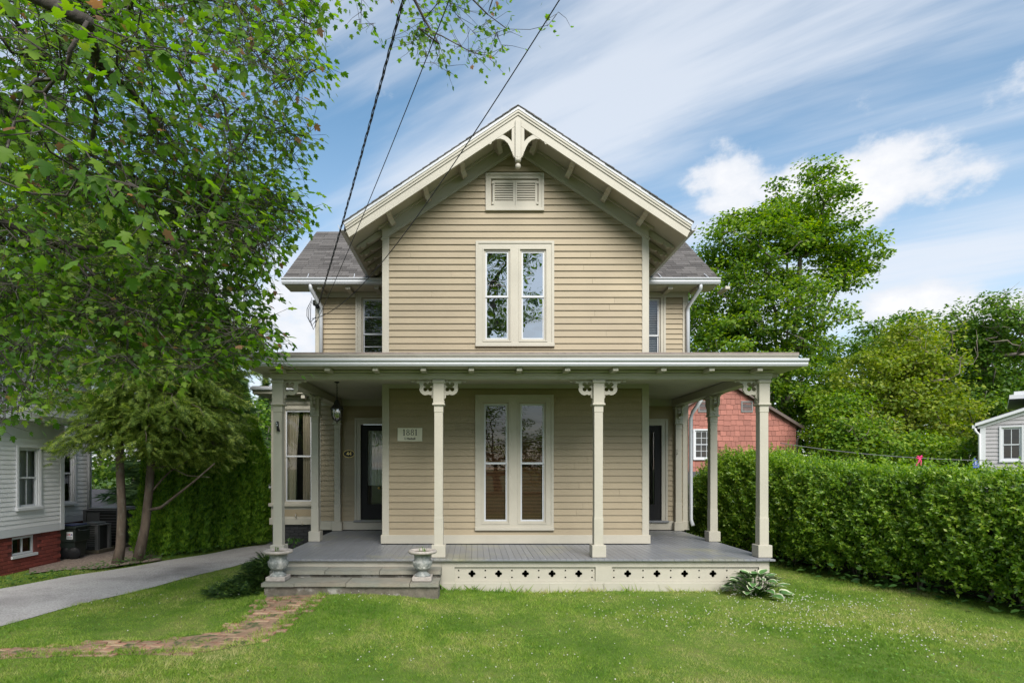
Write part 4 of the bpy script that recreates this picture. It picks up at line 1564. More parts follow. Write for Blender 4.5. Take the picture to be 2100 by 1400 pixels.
# ------------------------------------------------------------------ neighbour's house on the left (built facing -Y, then turned to face the driveway)
M_LGREY = mat('neighbour_siding', (.66, .66, .665), .6, .06, 2, rand=.03)
M_LWHITE = mat('neighbour_trim', (.56, .57, .59), .5, .05, 3)
M_RBRICK = mat('red_brick', (.20, .042, .030), .85, .2, 16, .5, 70, rand=.22)
M_RMORTAR = mat('red_painted_mortar', (.13, .035, .028), .9, .2, 16)
M_GSHINGLE = mat('grey_shingle', (.055, .055, .062), .9, .25, 30, .5, 60, rand=.15, spec=.1)
nb = empty('neighbour_house', 'pale grey clapboard house with a red brick foundation beyond the driveway', 'house', (-8.3, 11.7, 0))
nb.rotation_euler = (0, 0, math.radians(90))
NX, NY = -8.3, 11.7                       # virtual: x runs along the wall (away from the street), y into the house
vx = lambda Y: NX + (Y - 11.7)
bw = (vx(10.48), vx(11.06), gz(1044, 10.75), gz(914, 10.75))
bwo = [(bw[0] + .10, bw[1] - .10, bw[2] + .09, bw[3] - .09)]
nw = MB().poly(rect(vx(6.6), NX, .66, 2.76), NY, NY + .1, [cut(bwo[0], .05)]).build('wall', M_LGREY, nb)
clapboards(nw, vx(8.2), NX - .09, .80, 2.46, NY, [(bw[0] + .03, bw[1] - .03, bw[2] + .02, bw[3] - .02)], h=.083, m=M_LGREY, t=.014)
MB().box(vx(6.6), NX - .0, NY - .02, NY + .0, .66, .795).build('base_board', M_LWHITE, nb)
MB().box(NX - .095, NX + .012, NY - .024, NY + .09, .67, 2.46).build('corner_board', M_LWHITE, nb)
MB().box(vx(6.6), NX + .012, NY - .024, NY + .0, 2.46, 2.76).build('frieze', M_LWHITE, nb)
MB().box(vx(6.6), NX + .2, NY - .25, NY + 1.15, 2.76, 2.88).build('bay_cornice', M_LWHITE, nb)
MB().box(vx(6.6), NX - .001, NY + .101, NY + 1.1, .66, 2.76).build('bay_core', M_LGREY, nb)
window(bw, bwo, (bwo[0][2] + bwo[0][3]) / 2, NY, M_GLASS, parent=nb, cm=M_LWHITE, muntins=[('v', .5)], depth=.5)
# main wall
MY = NY + 1.1
mw_ = (vx(12.75), vx(13.62), gz(1035, 13.3), gz(905, 13.3))
mwo = [(mw_[0] + .12, mw_[1] - .12, mw_[2] + .09, mw_[3] - .09)]
uw_ = (vx(11.2), vx(11.95), 3.15, 4.35)
uwo = [(uw_[0] + .12, uw_[1] - .12, uw_[2] + .09, uw_[3] - .09)]
XR = vx(14.2)
m2 = MB().poly(rect(vx(6.0), XR, .66, 4.75), MY, MY + .1, [cut(mwo[0], .05), cut(uwo[0], .05)]).build('wall', M_LGREY, nb)
clapboards(m2, NX - .2, XR - .1, .80, 4.5, MY, [(mw_[0] + .03, mw_[1] - .03, mw_[2] + .02, mw_[3] - .02), (uw_[0] + .03, uw_[1] - .03, uw_[2] + .02, uw_[3] - .02)], h=.1, m=M_LGREY, t=.014)
clapboards(m2, vx(8.6), NX - .2, 2.9, 4.5, MY, [(uw_[0] + .03, uw_[1] - .03, uw_[2] + .02, uw_[3] - .02)], h=.1, m=M_LGREY, t=.014)
MB().box(NX, XR, MY - .02, MY, .64, .795).build('base_board', M_LWHITE, nb)
MB().box(XR - .12, XR + .012, MY - .024, MY + .09, .66, 4.5).build('corner_board', M_LWHITE, nb)
MB().box(vx(6), XR, MY - .024, MY, 4.5, 4.75).build('frieze', M_LWHITE, nb)
window(mw_, mwo, (mwo[0][2] + mwo[0][3]) / 2, MY, M_GLASS, parent=nb, cm=M_LWHITE, muntins=[('v', .5)], depth=.5)
window(uw_, uwo, (uwo[0][2] + uwo[0][3]) / 2, MY, M_GLASS, parent=nb, cm=M_LWHITE, muntins=[('v', .5)], depth=.5)
MB().box(XR - .1, XR, MY + .1, MY + 6, .3, 4.75).build('wall', M_LGREY, nb)
MB().tube([(XR - .16, MY - .08, 4.6), (XR - .16, MY - .07, 4.2), (XR - .16, MY - .07, .75)], .04, 8).build('downspout', M_LWHITE, nb, True)
# roof with eave
nroof = MB().poly([(MY - .45, 4.70), (MY + 3.2, 7.0), (MY + 3.2, 6.85), (MY - .40, 4.60)], vx(5.8), XR + .35, axis='x').build('roof', M_GSHINGLE, nb)
MB().poly([(MY + 6.6, 4.70), (MY + 3.2, 7.0), (MY + 3.2, 6.85), (MY + 6.6, 4.60)], vx(5.8), XR + .35, axis='x').build('roof', M_GSHINGLE, nb)
MB().poly([(MY, 4.75), (MY + 3.2, 6.85), (MY + 6.3, 4.75)], XR - .1, XR, axis='x').build('gable_wall', M_LGREY, nb)
MB().box(vx(5.8), XR + .35, MY - .52, MY - .44, 4.56, 4.72).build('gutter', M_LWHITE, nb)
MB().box(vx(5.8), XR + .33, MY - .44, MY, 4.56, 4.60).build('soffit', M_LWHITE, nb)
# brick foundation with its basement window
bsw = (vx(10.45), vx(10.98), gz(1136, 10.7), gz(1099, 10.7))
nf = MB().poly(rect(vx(6.6), NX - .03, -.1, .66), NY + .035, NY + .15, [rect(*bsw)]).build('foundation', M_RMORTAR, nb)
mb = MB().bevel_box(-.098, .098, 0, .06, -.03, .03, .004)
me_rb = bpy.data.meshes.new('brick')
me_rb.from_pydata(mb.v, [], mb.f)
me_rb.materials.append(M_RBRICK)
for j in range(10):
    zc = -.0 + j * .069
    for i in range(12):
        xk = NX - .03 - .1 - i * .205 - (.1 if j % 2 else 0)
        if xk < vx(9.6):
            continue
        if bsw[0] - .1 < xk < bsw[1] + .1 and bsw[2] - .03 < zc < bsw[3] + .03:
            continue
        inst('brick', me_rb, nf, (xk, NY + .02, zc), (0, 0, random.uniform(-.008, .008)))
bswo = MB().poly(rect(*bsw), NY + .06, NY + .09, [rect(bsw[0] + .04, (bsw[0] + bsw[1]) / 2 - .012, bsw[2] + .04, bsw[3] - .04), rect((bsw[0] + bsw[1]) / 2 + .012, bsw[1] - .04, bsw[2] + .04, bsw[3] - .04)]).build('basement_window', M_LWHITE, nb)
MB().add([(bsw[0], NY + .075, bsw[2]), (bsw[1], NY + .075, bsw[2]), (bsw[1], NY + .075, bsw[3]), (bsw[0], NY + .075, bsw[3])], [(0, 1, 2, 3)]).build('pane', M_GLASS, bswo)
MB().box(bsw[0] - .05, bsw[1] + .05, NY + .4, NY + .45, bsw[2] - .05, bsw[3] + .05).build('room', M_DARK, bswo)
MB().box(bsw[0] - .04, bsw[1] + .04, NY - .01, NY + .06, bsw[2] - .05, bsw[2]).build('sill', M_LWHITE, bswo)
MB().box(NX - .02, XR, MY + .03, MY + .12, -.1, .66).build('foundation', M_RBRICK, nb)

# ------------------------------------------------------------------ wheeled bin and two air conditioners
M_BIN = mat('bin_green_plastic', (.014, .020, .017), .4, .1, 8)
M_BINLID = mat('bin_lid_blue', (.022, .028, .085), .4, .1, 8)
bX, bY = gx(148, 12.1), 12.12
bn = empty('wheeled_bin', 'dark green wheeled bin with blue lid and a white USA sticker', 'bin', (bX, bY, .04))
zb0, zb1 = .04, gz(1078, 12.0)
w0, w1, d0, d1 = .145, .19, .17, .22
bodyv = [(bX - w0, bY - d0, zb0), (bX + w0, bY - d0, zb0), (bX + w0, bY + d0, zb0), (bX - w0, bY + d0, zb0), (bX - w1, bY - d1, zb1 - .05), (bX + w1, bY - d1, zb1 - .05), (bX + w1, bY + d1, zb1 - .05), (bX - w1, bY + d1, zb1 - .05)]
MB().add(bodyv, [(3, 2, 1, 0), (0, 1, 5, 4), (1, 2, 6, 5), (2, 3, 7, 6), (3, 0, 4, 7), (4, 5, 6, 7)]).build('body', M_BIN, bn, bevel=.015)
MB().bevel_box(bX - w1 - .015, bX + w1 + .015, bY - d1 - .015, bY + d1 + .015, zb1 - .32, zb1 - .06, .012).build('upper_shell', M_BIN, bn)
MB().bevel_box(bX - w1 - .03, bX + w1 + .03, bY - d1 - .03, bY + d1 + .04, zb1 - .06, zb1 + .005, .018).build('rim', M_BIN, bn)
MB().bevel_box(bX - w1 + .02, bX + w1 - .01, bY - d1 + .02, bY + d1 - .02, zb1 + .004, zb1 + .035, .015).build('lid', M_BINLID, bn)
for s in (-1, 1):
    wh = MB().lathe([(.02, -.03), (.115, -.03), (.125, -.02), (.125, .02), (.115, .03), (.02, .03)], 20).build('wheel', M_BLACK, bn, True)
    wh.location = (bX + .06 + s * .09, bY - .20 + .02, .14)
    wh.rotation_euler = (math.radians(90), 0, math.radians(25))
MB().tube([(bX + .19, bY - .14, zb1 - .04), (bX + .24, bY - .14, zb1 - .10), (bX + .24, bY + .14, zb1 - .10), (bX + .19, bY + .14, zb1 - .04)], .013, 6).build('handle', M_BIN, bn, True)
stx, stz = bX + .10, zb1 - .185
MB().box(stx - .065, stx + .065, bY - d1 - .019, bY - d1 - .016, stz - .075, stz + .075).build('sticker', M_LWHITE, bn)
for i, (ch, cc) in enumerate((('U', (.30, .03, .04)), ('S', (.55, .03, .05)), ('A', (.04, .05, .22)))):
    lettering(ch, stx - .038 + i * .038, bY - d1 - .0195, stz + .015, .055, mat('sticker_ink_' + ch.lower(), cc, .6), bn, .001)
MB().box(stx - .05, stx + .05, bY - d1 - .0205, bY - d1 - .019, stz - .05, stz - .035).build('sticker_line', M_INK, bn)

M_ACGREY = mat('condenser_grey', (.10, .10, .105), .5, .1, 6)
M_ACDARK = mat('condenser_louvre', (.012, .012, .013), .6)


def condenser(x, y, z, w, h, label, bend=None):
    a = empty('air_conditioner', label, 'air conditioner', (x, y, z), 'condensers by the house')
    MB().box(x - w / 2 + .02, x + w / 2 - .02, y - w / 2 + .02, y + w / 2 - .02, z, z + h - .04).build('core', M_ACDARK, a)
    for sx_ in (-1, 1):
        for sy_ in (-1, 1):
            MB().box(x + sx_ * w / 2 - .035, x + sx_ * w / 2 + .035, y + sy_ * w / 2 - .035, y + sy_ * w / 2 + .035, z, z + h - .03).build('corner_post', M_ACGREY, a)
    MB().bevel_box(x - w / 2 - .002, x - w / 2 + w * .42, y - w / 2 - .004, y - w / 2 + .016, z + .02, z + h - .05, .004).build('service_panel', M_ACGREY, a)
    for k in range(11):
        zc = z + .08 + (h - .16) * k / 10
        MB().box(x - w / 2 + .04, x + w / 2 - .04, y - w / 2 + .008, y - w / 2 + .012, zc, zc + .018).build('louvre', M_ACGREY, a)
    MB().bevel_box(x - w / 2 - .04, x + w / 2 + .04, y - w / 2 - .04, y + w / 2 + .04, z + h - .035, z + h - .005, .008).build('top_rim', M_ACGREY, a)
    MB().bevel_box(x - w / 2 + .03, x + w / 2 - .03, y - w / 2 + .03, y + w / 2 - .03, z + h - .006, z + h + .035, .02).build('top_cover', M_ACGREY, a)
    MB().box(x - w / 2 - .08, x + w / 2 + .08, y - w / 2 - .08, y + w / 2 + .08, .03, z).build('pad', mat('timber_sleeper', (.09, .075, .05), .9, .3, 10), a)


condenser(gx(181, 12.75), 12.95, .10, .40, .56, 'smaller dark air conditioner unit next to the wheeled bin')
condenser(gx(206, 13.5), 13.95, .10, .78, .83, 'large dark air conditioner unit behind the smaller one')

# ------------------------------------------------------------------ red shingled house behind on the right
RY = 26.0
M_RED = mat('red_wood_shingle', (.285, .112, .085), .8, .2, 5, .4, 40, rand=.16)
M_REDB = mat('red_wall', (.20, .08, .06), .9, .1)
M_BROWN = mat('brown_trim', (.10, .075, .065), .7, .1)
rh = empty('red_house', 'red wood shingled gable house behind the hedge', 'house', (11.27, RY + 3, 0))
rz0, rzE, rzA, rX0, rX1, rXC = -.1, 3.79, 5.74, 8.09, 14.45, 11.27
rsl = (rzA - rzE) / (rX1 - rXC)
rwc = (gx(1421.5, RY), gx(1450.5, RY), gz(942, RY), gz(880, RY))
rwc = (rwc[0], rwc[0] + .98, rwc[2], rwc[3])
rwo = [(rwc[0] + .13, rwc[1] - .13, rwc[2] + .11, rwc[3] - .11)]
rw = MB().poly([(rX0, rz0), (rX1, rz0), (rX1, rzE), (rXC, rzA), (rX0, rzE)], RY, RY + .1, [cut(rwo[0], .06)]).build('wall', M_REDB, rh)
MB().box(rX1 - .1, rX1, RY + .1, RY + 8, rz0, rzE).build('wall', M_REDB, rh)
MB().box(rX0, rX0 + .1, RY + .1, RY + 8, rz0, rzE).build('wall', M_REDB, rh)
window(rwc, rwo, (rwo[0][2] + rwo[0][3]) / 2, RY, M_GLASS, parent=rh, cm=M_LWHITE, muntins=[('v', .333), ('v', .667), ('h', .5)], depth=.5, proud=.05)
r = random.Random(4)
shm = []
for wd in (.19, .23, .27, .32):
    mb = MB().add([(0, 0, 0), (wd - .008, 0, 0), (wd - .008, -.03, 0), (0, -.03, 0), (0, 0, .26), (wd - .008, 0, .26), (wd - .008, -.006, .26), (0, -.006, .26)], [(0, 1, 2, 3), (3, 2, 6, 7), (7, 6, 5, 4), (0, 4, 5, 1), (0, 3, 7, 4), (1, 5, 6, 2)])
    me = bpy.data.meshes.new('shingle')
    me.from_pydata(mb.v, [], mb.f)
    me.materials.append(M_RED)
    shm.append((wd, me))
low_sh = MB()
zz = .75
while zz < rzA - .2:
    x = gx(1400, RY) + r.uniform(-.2, 0)
    xmax = min(rX1, rXC + (rzA - .12 - zz) / rsl)
    while x < xmax - .05:
        wd, me = r.choice(shm)
        cxx = x + wd / 2
        if not (rwc[0] - .02 < x + wd and x < rwc[1] + .02 and rwc[2] - .12 < zz < rwc[3] - .08):
            sc = min(1.0, (xmax - x) / wd)
            zq = zz + r.uniform(-.018, .018)
            if zz > 2.2 or x < gx(1452, RY):
                inst('shingle', me, rw, (x, RY - .002, zq), (0, 0, 0), (sc, 1, 1))
            else:                       # below the top of the hedge: joined
                low_sh.add([(v.co.x * sc + x, v.co.y + RY - .002, v.co.z + zq) for v in me.vertices], [list(p.vertices) for p in me.polygons])
        x += wd
    zz += .236
low_sh.build('shingle_field', M_RED, rw)['kind'] = 'stuff'
for s in (-1, 1):
    q = [(rXC, rzA + .12), (rXC + s * 3.45, rzA + .12 - 3.45 * rsl), (rXC + s * 3.45, rzA - .02 - 3.45 * rsl), (rXC, rzA - .02)]
    MB().poly(q if s < 0 else q[::-1], RY - .22, RY + 8.2).build('roof', M_BROWN, rh)
MB().tube([(rX1 + .18, RY - .1, 3.62), (rX1 + .16, RY - .05, 3.4), (rX1 + .03, RY - .04, 3.15), (rX1 + .03, RY - .04, .2)], .05, 7).build('downspout', M_BROWN, rh, True)
for px in (1531, 1443):
    vc = (gx(px - 12, RY), gx(px + 12, RY), gz(845, RY), gz(822, RY))
    vo = MB().poly(rect(*vc), RY - .06, RY + .01, [rect(vc[0] + .06, vc[1] - .06, vc[2] + .06, vc[3] - .06)]).build('vent', mat('grey_vent', (.16, .155, .15), .7), rh)
    for k in range(6):
        zk = vc[2] + .07 + k * .062
        MB().add([(vc[0] + .06, RY - .045, zk), (vc[1] - .06, RY - .045, zk), (vc[1] - .06, RY - .01, zk + .05), (vc[0] + .06, RY - .01, zk + .05), (vc[0] + .06, RY - .04, zk - .008), (vc[1] - .06, RY - .04, zk - .008)], [(0, 1, 2, 3), (4, 5, 1, 0)]).build('slat', mat('grey_vent_slat', (.09, .085, .085), .7), vo)
# its low front extension with a grey roof
MB().poly([(RY - 2.2, .75), (RY - .03, 1.75), (RY - .03, 1.62), (RY - 2.2, .62)], 8.2, 10.15, axis='x').build('porch_roof', M_GSHINGLE, rh)
MB().box(8.3, 10.05, RY - 2.0, RY - .04, -.1, .66).build('porch_wall', M_REDB, rh)

# ------------------------------------------------------------------ grey house at the right edge
GY_ = 20.0
gh = empty('grey_house', 'grey clapboard house corner with white trim above the hedge at the right', 'house', (gx(2011, GY_), GY_, 0))
gh.rotation_euler = (0, 0, math.radians(-42))
GX = gx(2011, GY_)
M_GSID = mat('grey_siding', (.36, .345, .355), .6, .06, 2, rand=.03)
gwc = (GX + .49, GX + 1.07, 2.11, 3.31)
gwo = [(gwc[0] + .10, gwc[1] - .10, gwc[2] + .12, gwc[3] - .10)]
gw = MB().poly([(GX, -.1), (GX + 4, -.1), (GX + 4, 4.9), (GX, 3.42)], GY_, GY_ + .1, [cut(gwo[0], .05)]).build('wall', M_GSID, gh)
clapboards(gw, GX + .1, GX + 3.9, 1.4, 4.8, GY_, [(gwc[0] + .03, gwc[1] - .03, gwc[2] + .02, gwc[3] - .02)], h=.132, m=M_GSID, gable=lambda z, s: (GX + max(0, (z - 3.36) / .37)) if s < 0 else GX + 3.9)
MB().box(GX - .012, GX + .13, GY_ - .028, GY_ + .09, -.1, 3.40).build('corner_board', M_LWHITE, gh)
MB().poly([(GX - .08, 3.41), (GX + 4, 4.92), (GX + 4, 4.76), (GX + .1, 3.31), (GX - .08, 3.25)], GY_ - .045, GY_ + .001).build('rake_board', M_LWHITE, gh)
MB().poly([(GX - .14, 3.46), (GX + 4, 5.0), (GX + 4, 4.92), (GX - .14, 3.38)], GY_ - .15, GY_ + 5).build('roof', M_GSHINGLE, gh)
MB().poly([(GX - .14, 3.44), (GX + 4, 4.98), (GX + 4, 4.88), (GX - .14, 3.34)], GY_ - .18, GY_ - .151).build('drip_board', M_LWHITE, gh)
MB().box(GX - .22, GX - .14, GY_ - .16, GY_ + 5, 3.27, 3.38).build('gutter', M_LWHITE, gh)
MB().tube([(GX - .15, GY_ - .10, 3.28), (GX - .13, GY_ - .08, 3.18), (GX - .03, GY_ - .05, 3.05), (GX - .03, GY_ - .05, .2)], .04, 7).build('downspout', M_LWHITE, gh, True)
window(gwc, gwo, (gwo[0][2] + gwo[0][3]) / 2 - .03, GY_, M_GLASS, parent=gh, cm=M_LWHITE, muntins=[('v', .5)], depth=.5)
MB().box(GX + .74, GX + 4, GY_ + .9, GY_ + 6, 4.30, 4.44).build('main_eave', M_LWHITE, gh)
MB().box(GX + .86, GX + 4, GY_ + 1.0, GY_ + 6, 4.44, 4.56).build('main_eave', M_LWHITE, gh)
MB().box(GX + 1.4, GX + 4, GY_ + 1.4, GY_ + 6, 0, 4.30).build('main_wall', M_GSID, gh)

# ------------------------------------------------------------------ outbuildings at the left rear
SY = 21.0
M_SHED = mat('dark_grey_boards', (.045, .047, .055), .8, .15, 4)
sh_ = empty('grey_shed', 'dark grey board shed with a shingled roof behind the tree trunks', 'shed', (-12.5, SY + 2, 0))
MB().box(-14.6, -11.9, SY, SY + 3, -.1, .5).build('wall', M_SHED, sh_)
for k in range(18):
    MB().box(-14.6 + k * .15, -14.6 + k * .15 + .138, SY - .018, SY - .001, -.05, .48).build('board', M_SHED, sh_)
MB().poly([(SY - .3, .5), (SY + 1.6, 1.08), (SY + 3.4, .5), (SY + 3.4, .42), (SY + 1.6, 1.0), (SY - .3, .42)], -14.9, -11.7, axis='x').build('roof', M_GSHINGLE, sh_)
swc = (gx(206, SY), gx(222, SY), gz(1066, SY), gz(1052, SY))
swn = MB().poly(rect(*swc), SY - .05, SY - .02, [rect(swc[0] + .03, swc[1] - .03, swc[2] + .02, swc[3] - .02)]).build('window', M_LWHITE, sh_)
MB().box(swc[0], swc[1], SY - .03, SY - .019, swc[2], swc[3]).build('pane', M_BLACK, swn)
fc = empty('board_fence', 'grey vertical board fence beside the dark shed', 'fence', (-11, SY + .3, 0))
for k in range(16):
    x = -11.85 + k * .15
    MB().box(x, x + .14, SY + .3, SY + .32, -.05, 1.1 + .02 * (k % 2)).build('board', mat('weathered_fence', (.16, .165, .18), .85, .2, 6, rand=.1), fc)
for z in (.3, .85):
    MB().box(-11.85, -9.45, SY + .321, SY + .36, z, z + .09).build('rail', mat('weathered_fence', (.16, .165, .18)), fc)
# beige shed at the end of the driveway
TY = 17.5
th = empty('beige_shed', 'small beige clapboard shed with a gable at the end of the driveway', 'shed', (gx(560, TY), TY + 1.5, 0))
tx0, tx1 = gx(541, TY), gx(541, TY) + 2.6
txc = (tx0 + tx1) / 2
tze = gz(1012, TY)
tw = MB().poly([(tx0, -.1), (tx1, -.1), (tx1, tze), (txc, tze + .95), (tx0, tze)], TY, TY + .1).build('wall', M_SIDING, th)
clapboards(tw, tx0 + .08, tx1 - .08, .02, tze + .8, TY, gable=lambda z, s: txc + s * min(1.3, max(0, (tze + .9 - z) / .73)), h=.14)
MB().box(tx0 - .01, tx0 + .1, TY - .025, TY + .08, -.1, tze).build('corner_board', M_LWHITE, th)
MB().box(tx0, tx0 + .1, TY + .1, TY + 3, -.1, tze).build('wall', M_SIDING, th)
for s in (-1, 1):
    q = [(txc, tze + 1.08), (txc + s * 1.5, tze - .02), (txc + s * 1.5, tze - .14), (txc, tze + .95)]
    MB().poly(q if s < 0 else q[::-1], TY - .15, TY + 3).build('roof', M_LWHITE, th)

# ------------------------------------------------------------------ plants: numpy leaf scattering
def norm(a):
    return a / np.maximum(np.linalg.norm(a, axis=-1, keepdims=True), 1e-9)


def scatter(name, tv, tf, pos, tip, nrm, size, m, parent=None, smooth=False):
    """One mesh of many leaves. Template lies in XY: y towards the tip, x sideways, z along the normal."""
    tv = np.asarray(tv, float)
    tip = norm(tip)
    side = norm(np.cross(tip, nrm))
    up = np.cross(side, tip)
    N, K = len(pos), len(tv)
    size = np.broadcast_to(np.asarray(size, float).reshape(-1, 1, 1) if np.ndim(size) else np.full((1, 1, 1), size), (N, 1, 1))
    V = pos[:, None, :] + size * (tv[None, :, 0:1] * side[:, None, :] + tv[None, :, 1:2] * tip[:, None, :] + tv[None, :, 2:3] * up[:, None, :])
    V = V.reshape(-1, 3)
    me = bpy.data.meshes.new(name)
    ls = [len(f) for f in tf]
    flat = np.concatenate([np.asarray(f) for f in tf])
    loops = (np.arange(N)[:, None] * K + flat[None, :]).reshape(-1)
    tot = np.tile(np.asarray(ls), N)
    start = np.concatenate([[0], np.cumsum(tot)[:-1]])
    me.vertices.add(len(V))
    me.vertices.foreach_set('co', V.astype(np.float32).ravel())
    me.loops.add(len(loops))
    me.loops.foreach_set('vertex_index', loops.astype(np.int32))
    me.polygons.add(len(tot))
    me.polygons.foreach_set('loop_start', start.astype(np.int32))
    me.polygons.foreach_set('loop_total', tot.astype(np.int32))
    if smooth:
        me.polygons.foreach_set('use_smooth', np.ones(len(tot), bool))
    me.materials.append(m)
    me.update(calc_edges=True)
    return link(name, me, parent)


def rand_unit(n):
    return norm(rng.normal(size=(n, 3)))


# leaf outlines
half = [(0, 0), (.20, -.02), (.40, .08), (.29, .21), (.42, .30), (.56, .56), (.34, .50), (.24, .52), (.25, .72), (0, 1.0)]
MAPLE = [(0, .38, .05)] + [(x, y, -.06 * abs(x)) for x, y in half] + [(-x, y, -.06 * abs(x)) for x, y in half[-2:0:-1]]
MAPLE = [(x, y, z - .10 * y * y) for x, y, z in MAPLE]
nm_ = len(MAPLE) - 1
MAPLE_F = [(0, 1 + i, 1 + (i + 1) % nm_) for i in range(nm_)]
OVAL = [(0, 0, 0), (.24, .30, .05), (.22, .65, .03), (0, 1, -.06), (-.22, .65, .03), (-.24, .30, .05), (0, .5, 0)]
OVAL_F = [(0, 1, 6), (1, 2, 6), (2, 3, 6), (3, 4, 6), (4, 5, 6), (5, 0, 6)]
DIAM = [(0, 0, 0), (.36, .45, .06), (0, 1, -.05), (-.36, .45, .06)]
DIAM_F = [(0, 1, 2), (0, 2, 3)]
CLUMP = [(0, 0, 0), (.30, .22, .1), (.5, .45, -.05), (.28, .62, .08), (.2, 1, -.1), (-.06, .78, .05), (-.42, .86, -.08), (-.3, .5, .06), (-.52, .3, -.04)]
CLUMP_F = [(0, 1, 7), (1, 2, 3), (1, 3, 7), (3, 4, 5), (3, 5, 7), (5, 6, 7), (0, 7, 8)]


# ------------------------------------------------------------------ branching skeletons
class Skeleton:
    def __init__(self):
        self.p, self.par = [], []

    def chain(self, pts, parent=-1):
        ids = []
        for q in pts:
            self.p.append(np.asarray(q, float))
            self.par.append(parent)
            parent = len(self.p) - 1
            ids.append(parent)
        return ids

    def attach(self, targets, wander=.12, step=.45, up_pen=0.0, root=None, sag=0.0, start=0):
        """Join each target to the closest point of the growing tree, nearest targets first."""
        root = np.asarray(root if root is not None else self.p[0])
        order = np.argsort(np.linalg.norm(targets - root, axis=1))
        ends = []
        cap = len(self.p) + int(sum(np.linalg.norm(targets - root, axis=1)) / step * 2) + 4000
        buf = np.zeros((cap, 3))
        n0 = len(self.p)
        buf[:n0] = np.array(self.p)
        cnt = n0
        for ti in order:
            t = targets[ti]
            d = t - buf[start:cnt]
            dist = np.linalg.norm(d, axis=1)
            cost = dist + up_pen * np.maximum(0, -d[:, 2])
            j = int(np.argmin(cost)) + start
            a = buf[j].copy()
            L = dist[j - start]
            k = max(1, int(L / step))
            prev = j
            side = rng.normal(size=3) * wander * L
            for q in range(1, k + 1):
                s = q / k
                pt = a + (t - a) * s + side * math.sin(math.pi * s) * .5
                pt[2] += sag * math.sin(math.pi * s) * L
                if q < k:
                    pt = pt + rng.normal(size=3) * .02 * L
                self.p.append(pt)
                self.par.append(prev)
                if cnt < cap:
                    buf[cnt] = pt
                    cnt += 1
                prev = len(self.p) - 1
            ends.append(prev)
        return ends

    def mesh(self, r_root, r_min, power=.5, sides=6, taper_from=None):
        n = len(self.p)
        w = np.zeros(n)
        kids = [[] for _ in range(n)]
        for i, q in enumerate(self.par):
            if q >= 0:
                kids[q].append(i)
        for i in range(n - 1, -1, -1):
            w[i] = max(1.0, sum(w[k] for k in kids[i]))
        rad = np.maximum(r_min, r_root * (w / w.max()) ** power)
        mb = MB()
        done = np.zeros(n, bool)
        for i in range(n):
            if self.par[i] >= 0 and max(kids[self.par[i]], key=lambda k: w[k]) == i:
                continue
            ch = [i]
            while kids[ch[-1]]:
                ch.append(max(kids[ch[-1]], key=lambda k: w[k]))
            pts = [self.p[c] for c in ch]
            rs_ = [rad[c] for c in ch]
            if self.par[i] >= 0:
                pts = [self.p[self.par[i]]] + pts
                rs_ = [rs_[0]] + rs_
            if len(pts) > 1:
                rs_[-1] *= .6
                mb.tube(pts, rs_, sides if max(rs_) > .02 else 4)
        return mb


M_BARK = mat('bark_grey', (.13, .115, .10), .95, .35, 9, .9, 30, stretch=(1, 1, .35), col2=(.20, .19, .175), mixlo=.5, mixhi=.65, mscale=6)
M_BARKD = mat('bark_dark', (.055, .046, .038), .95, .3, 9, .9, 30, col2=(.12, .115, .10), mixlo=.56, mixhi=.66, mscale=12)
M_BARKB = mat('bark_hemlock', (.10, .075, .055), .95, .4, 10, 1.0, 35, stretch=(1, 1, .4), col2=(.15, .14, .11), mixlo=.52, mixhi=.66, mscale=9)
M_TWIG = mat('dead_twig', (.20, .165, .14), .9, .2, 6)


def ell_points(ells, n, shell=.35):
    """Random points in a union of ellipsoids (cx,cy,cz,rx,ry,rz), biased to the outside."""
    vol = np.array([e[3] * e[4] * e[5] for e in ells]) ** .8
    k = rng.choice(len(ells), n, p=vol / vol.sum())
    E = np.array(ells)[k]
    u = rand_unit(n) * (rng.random((n, 1)) ** shell)
    return E[:, :3] + u * E[:, 3:]


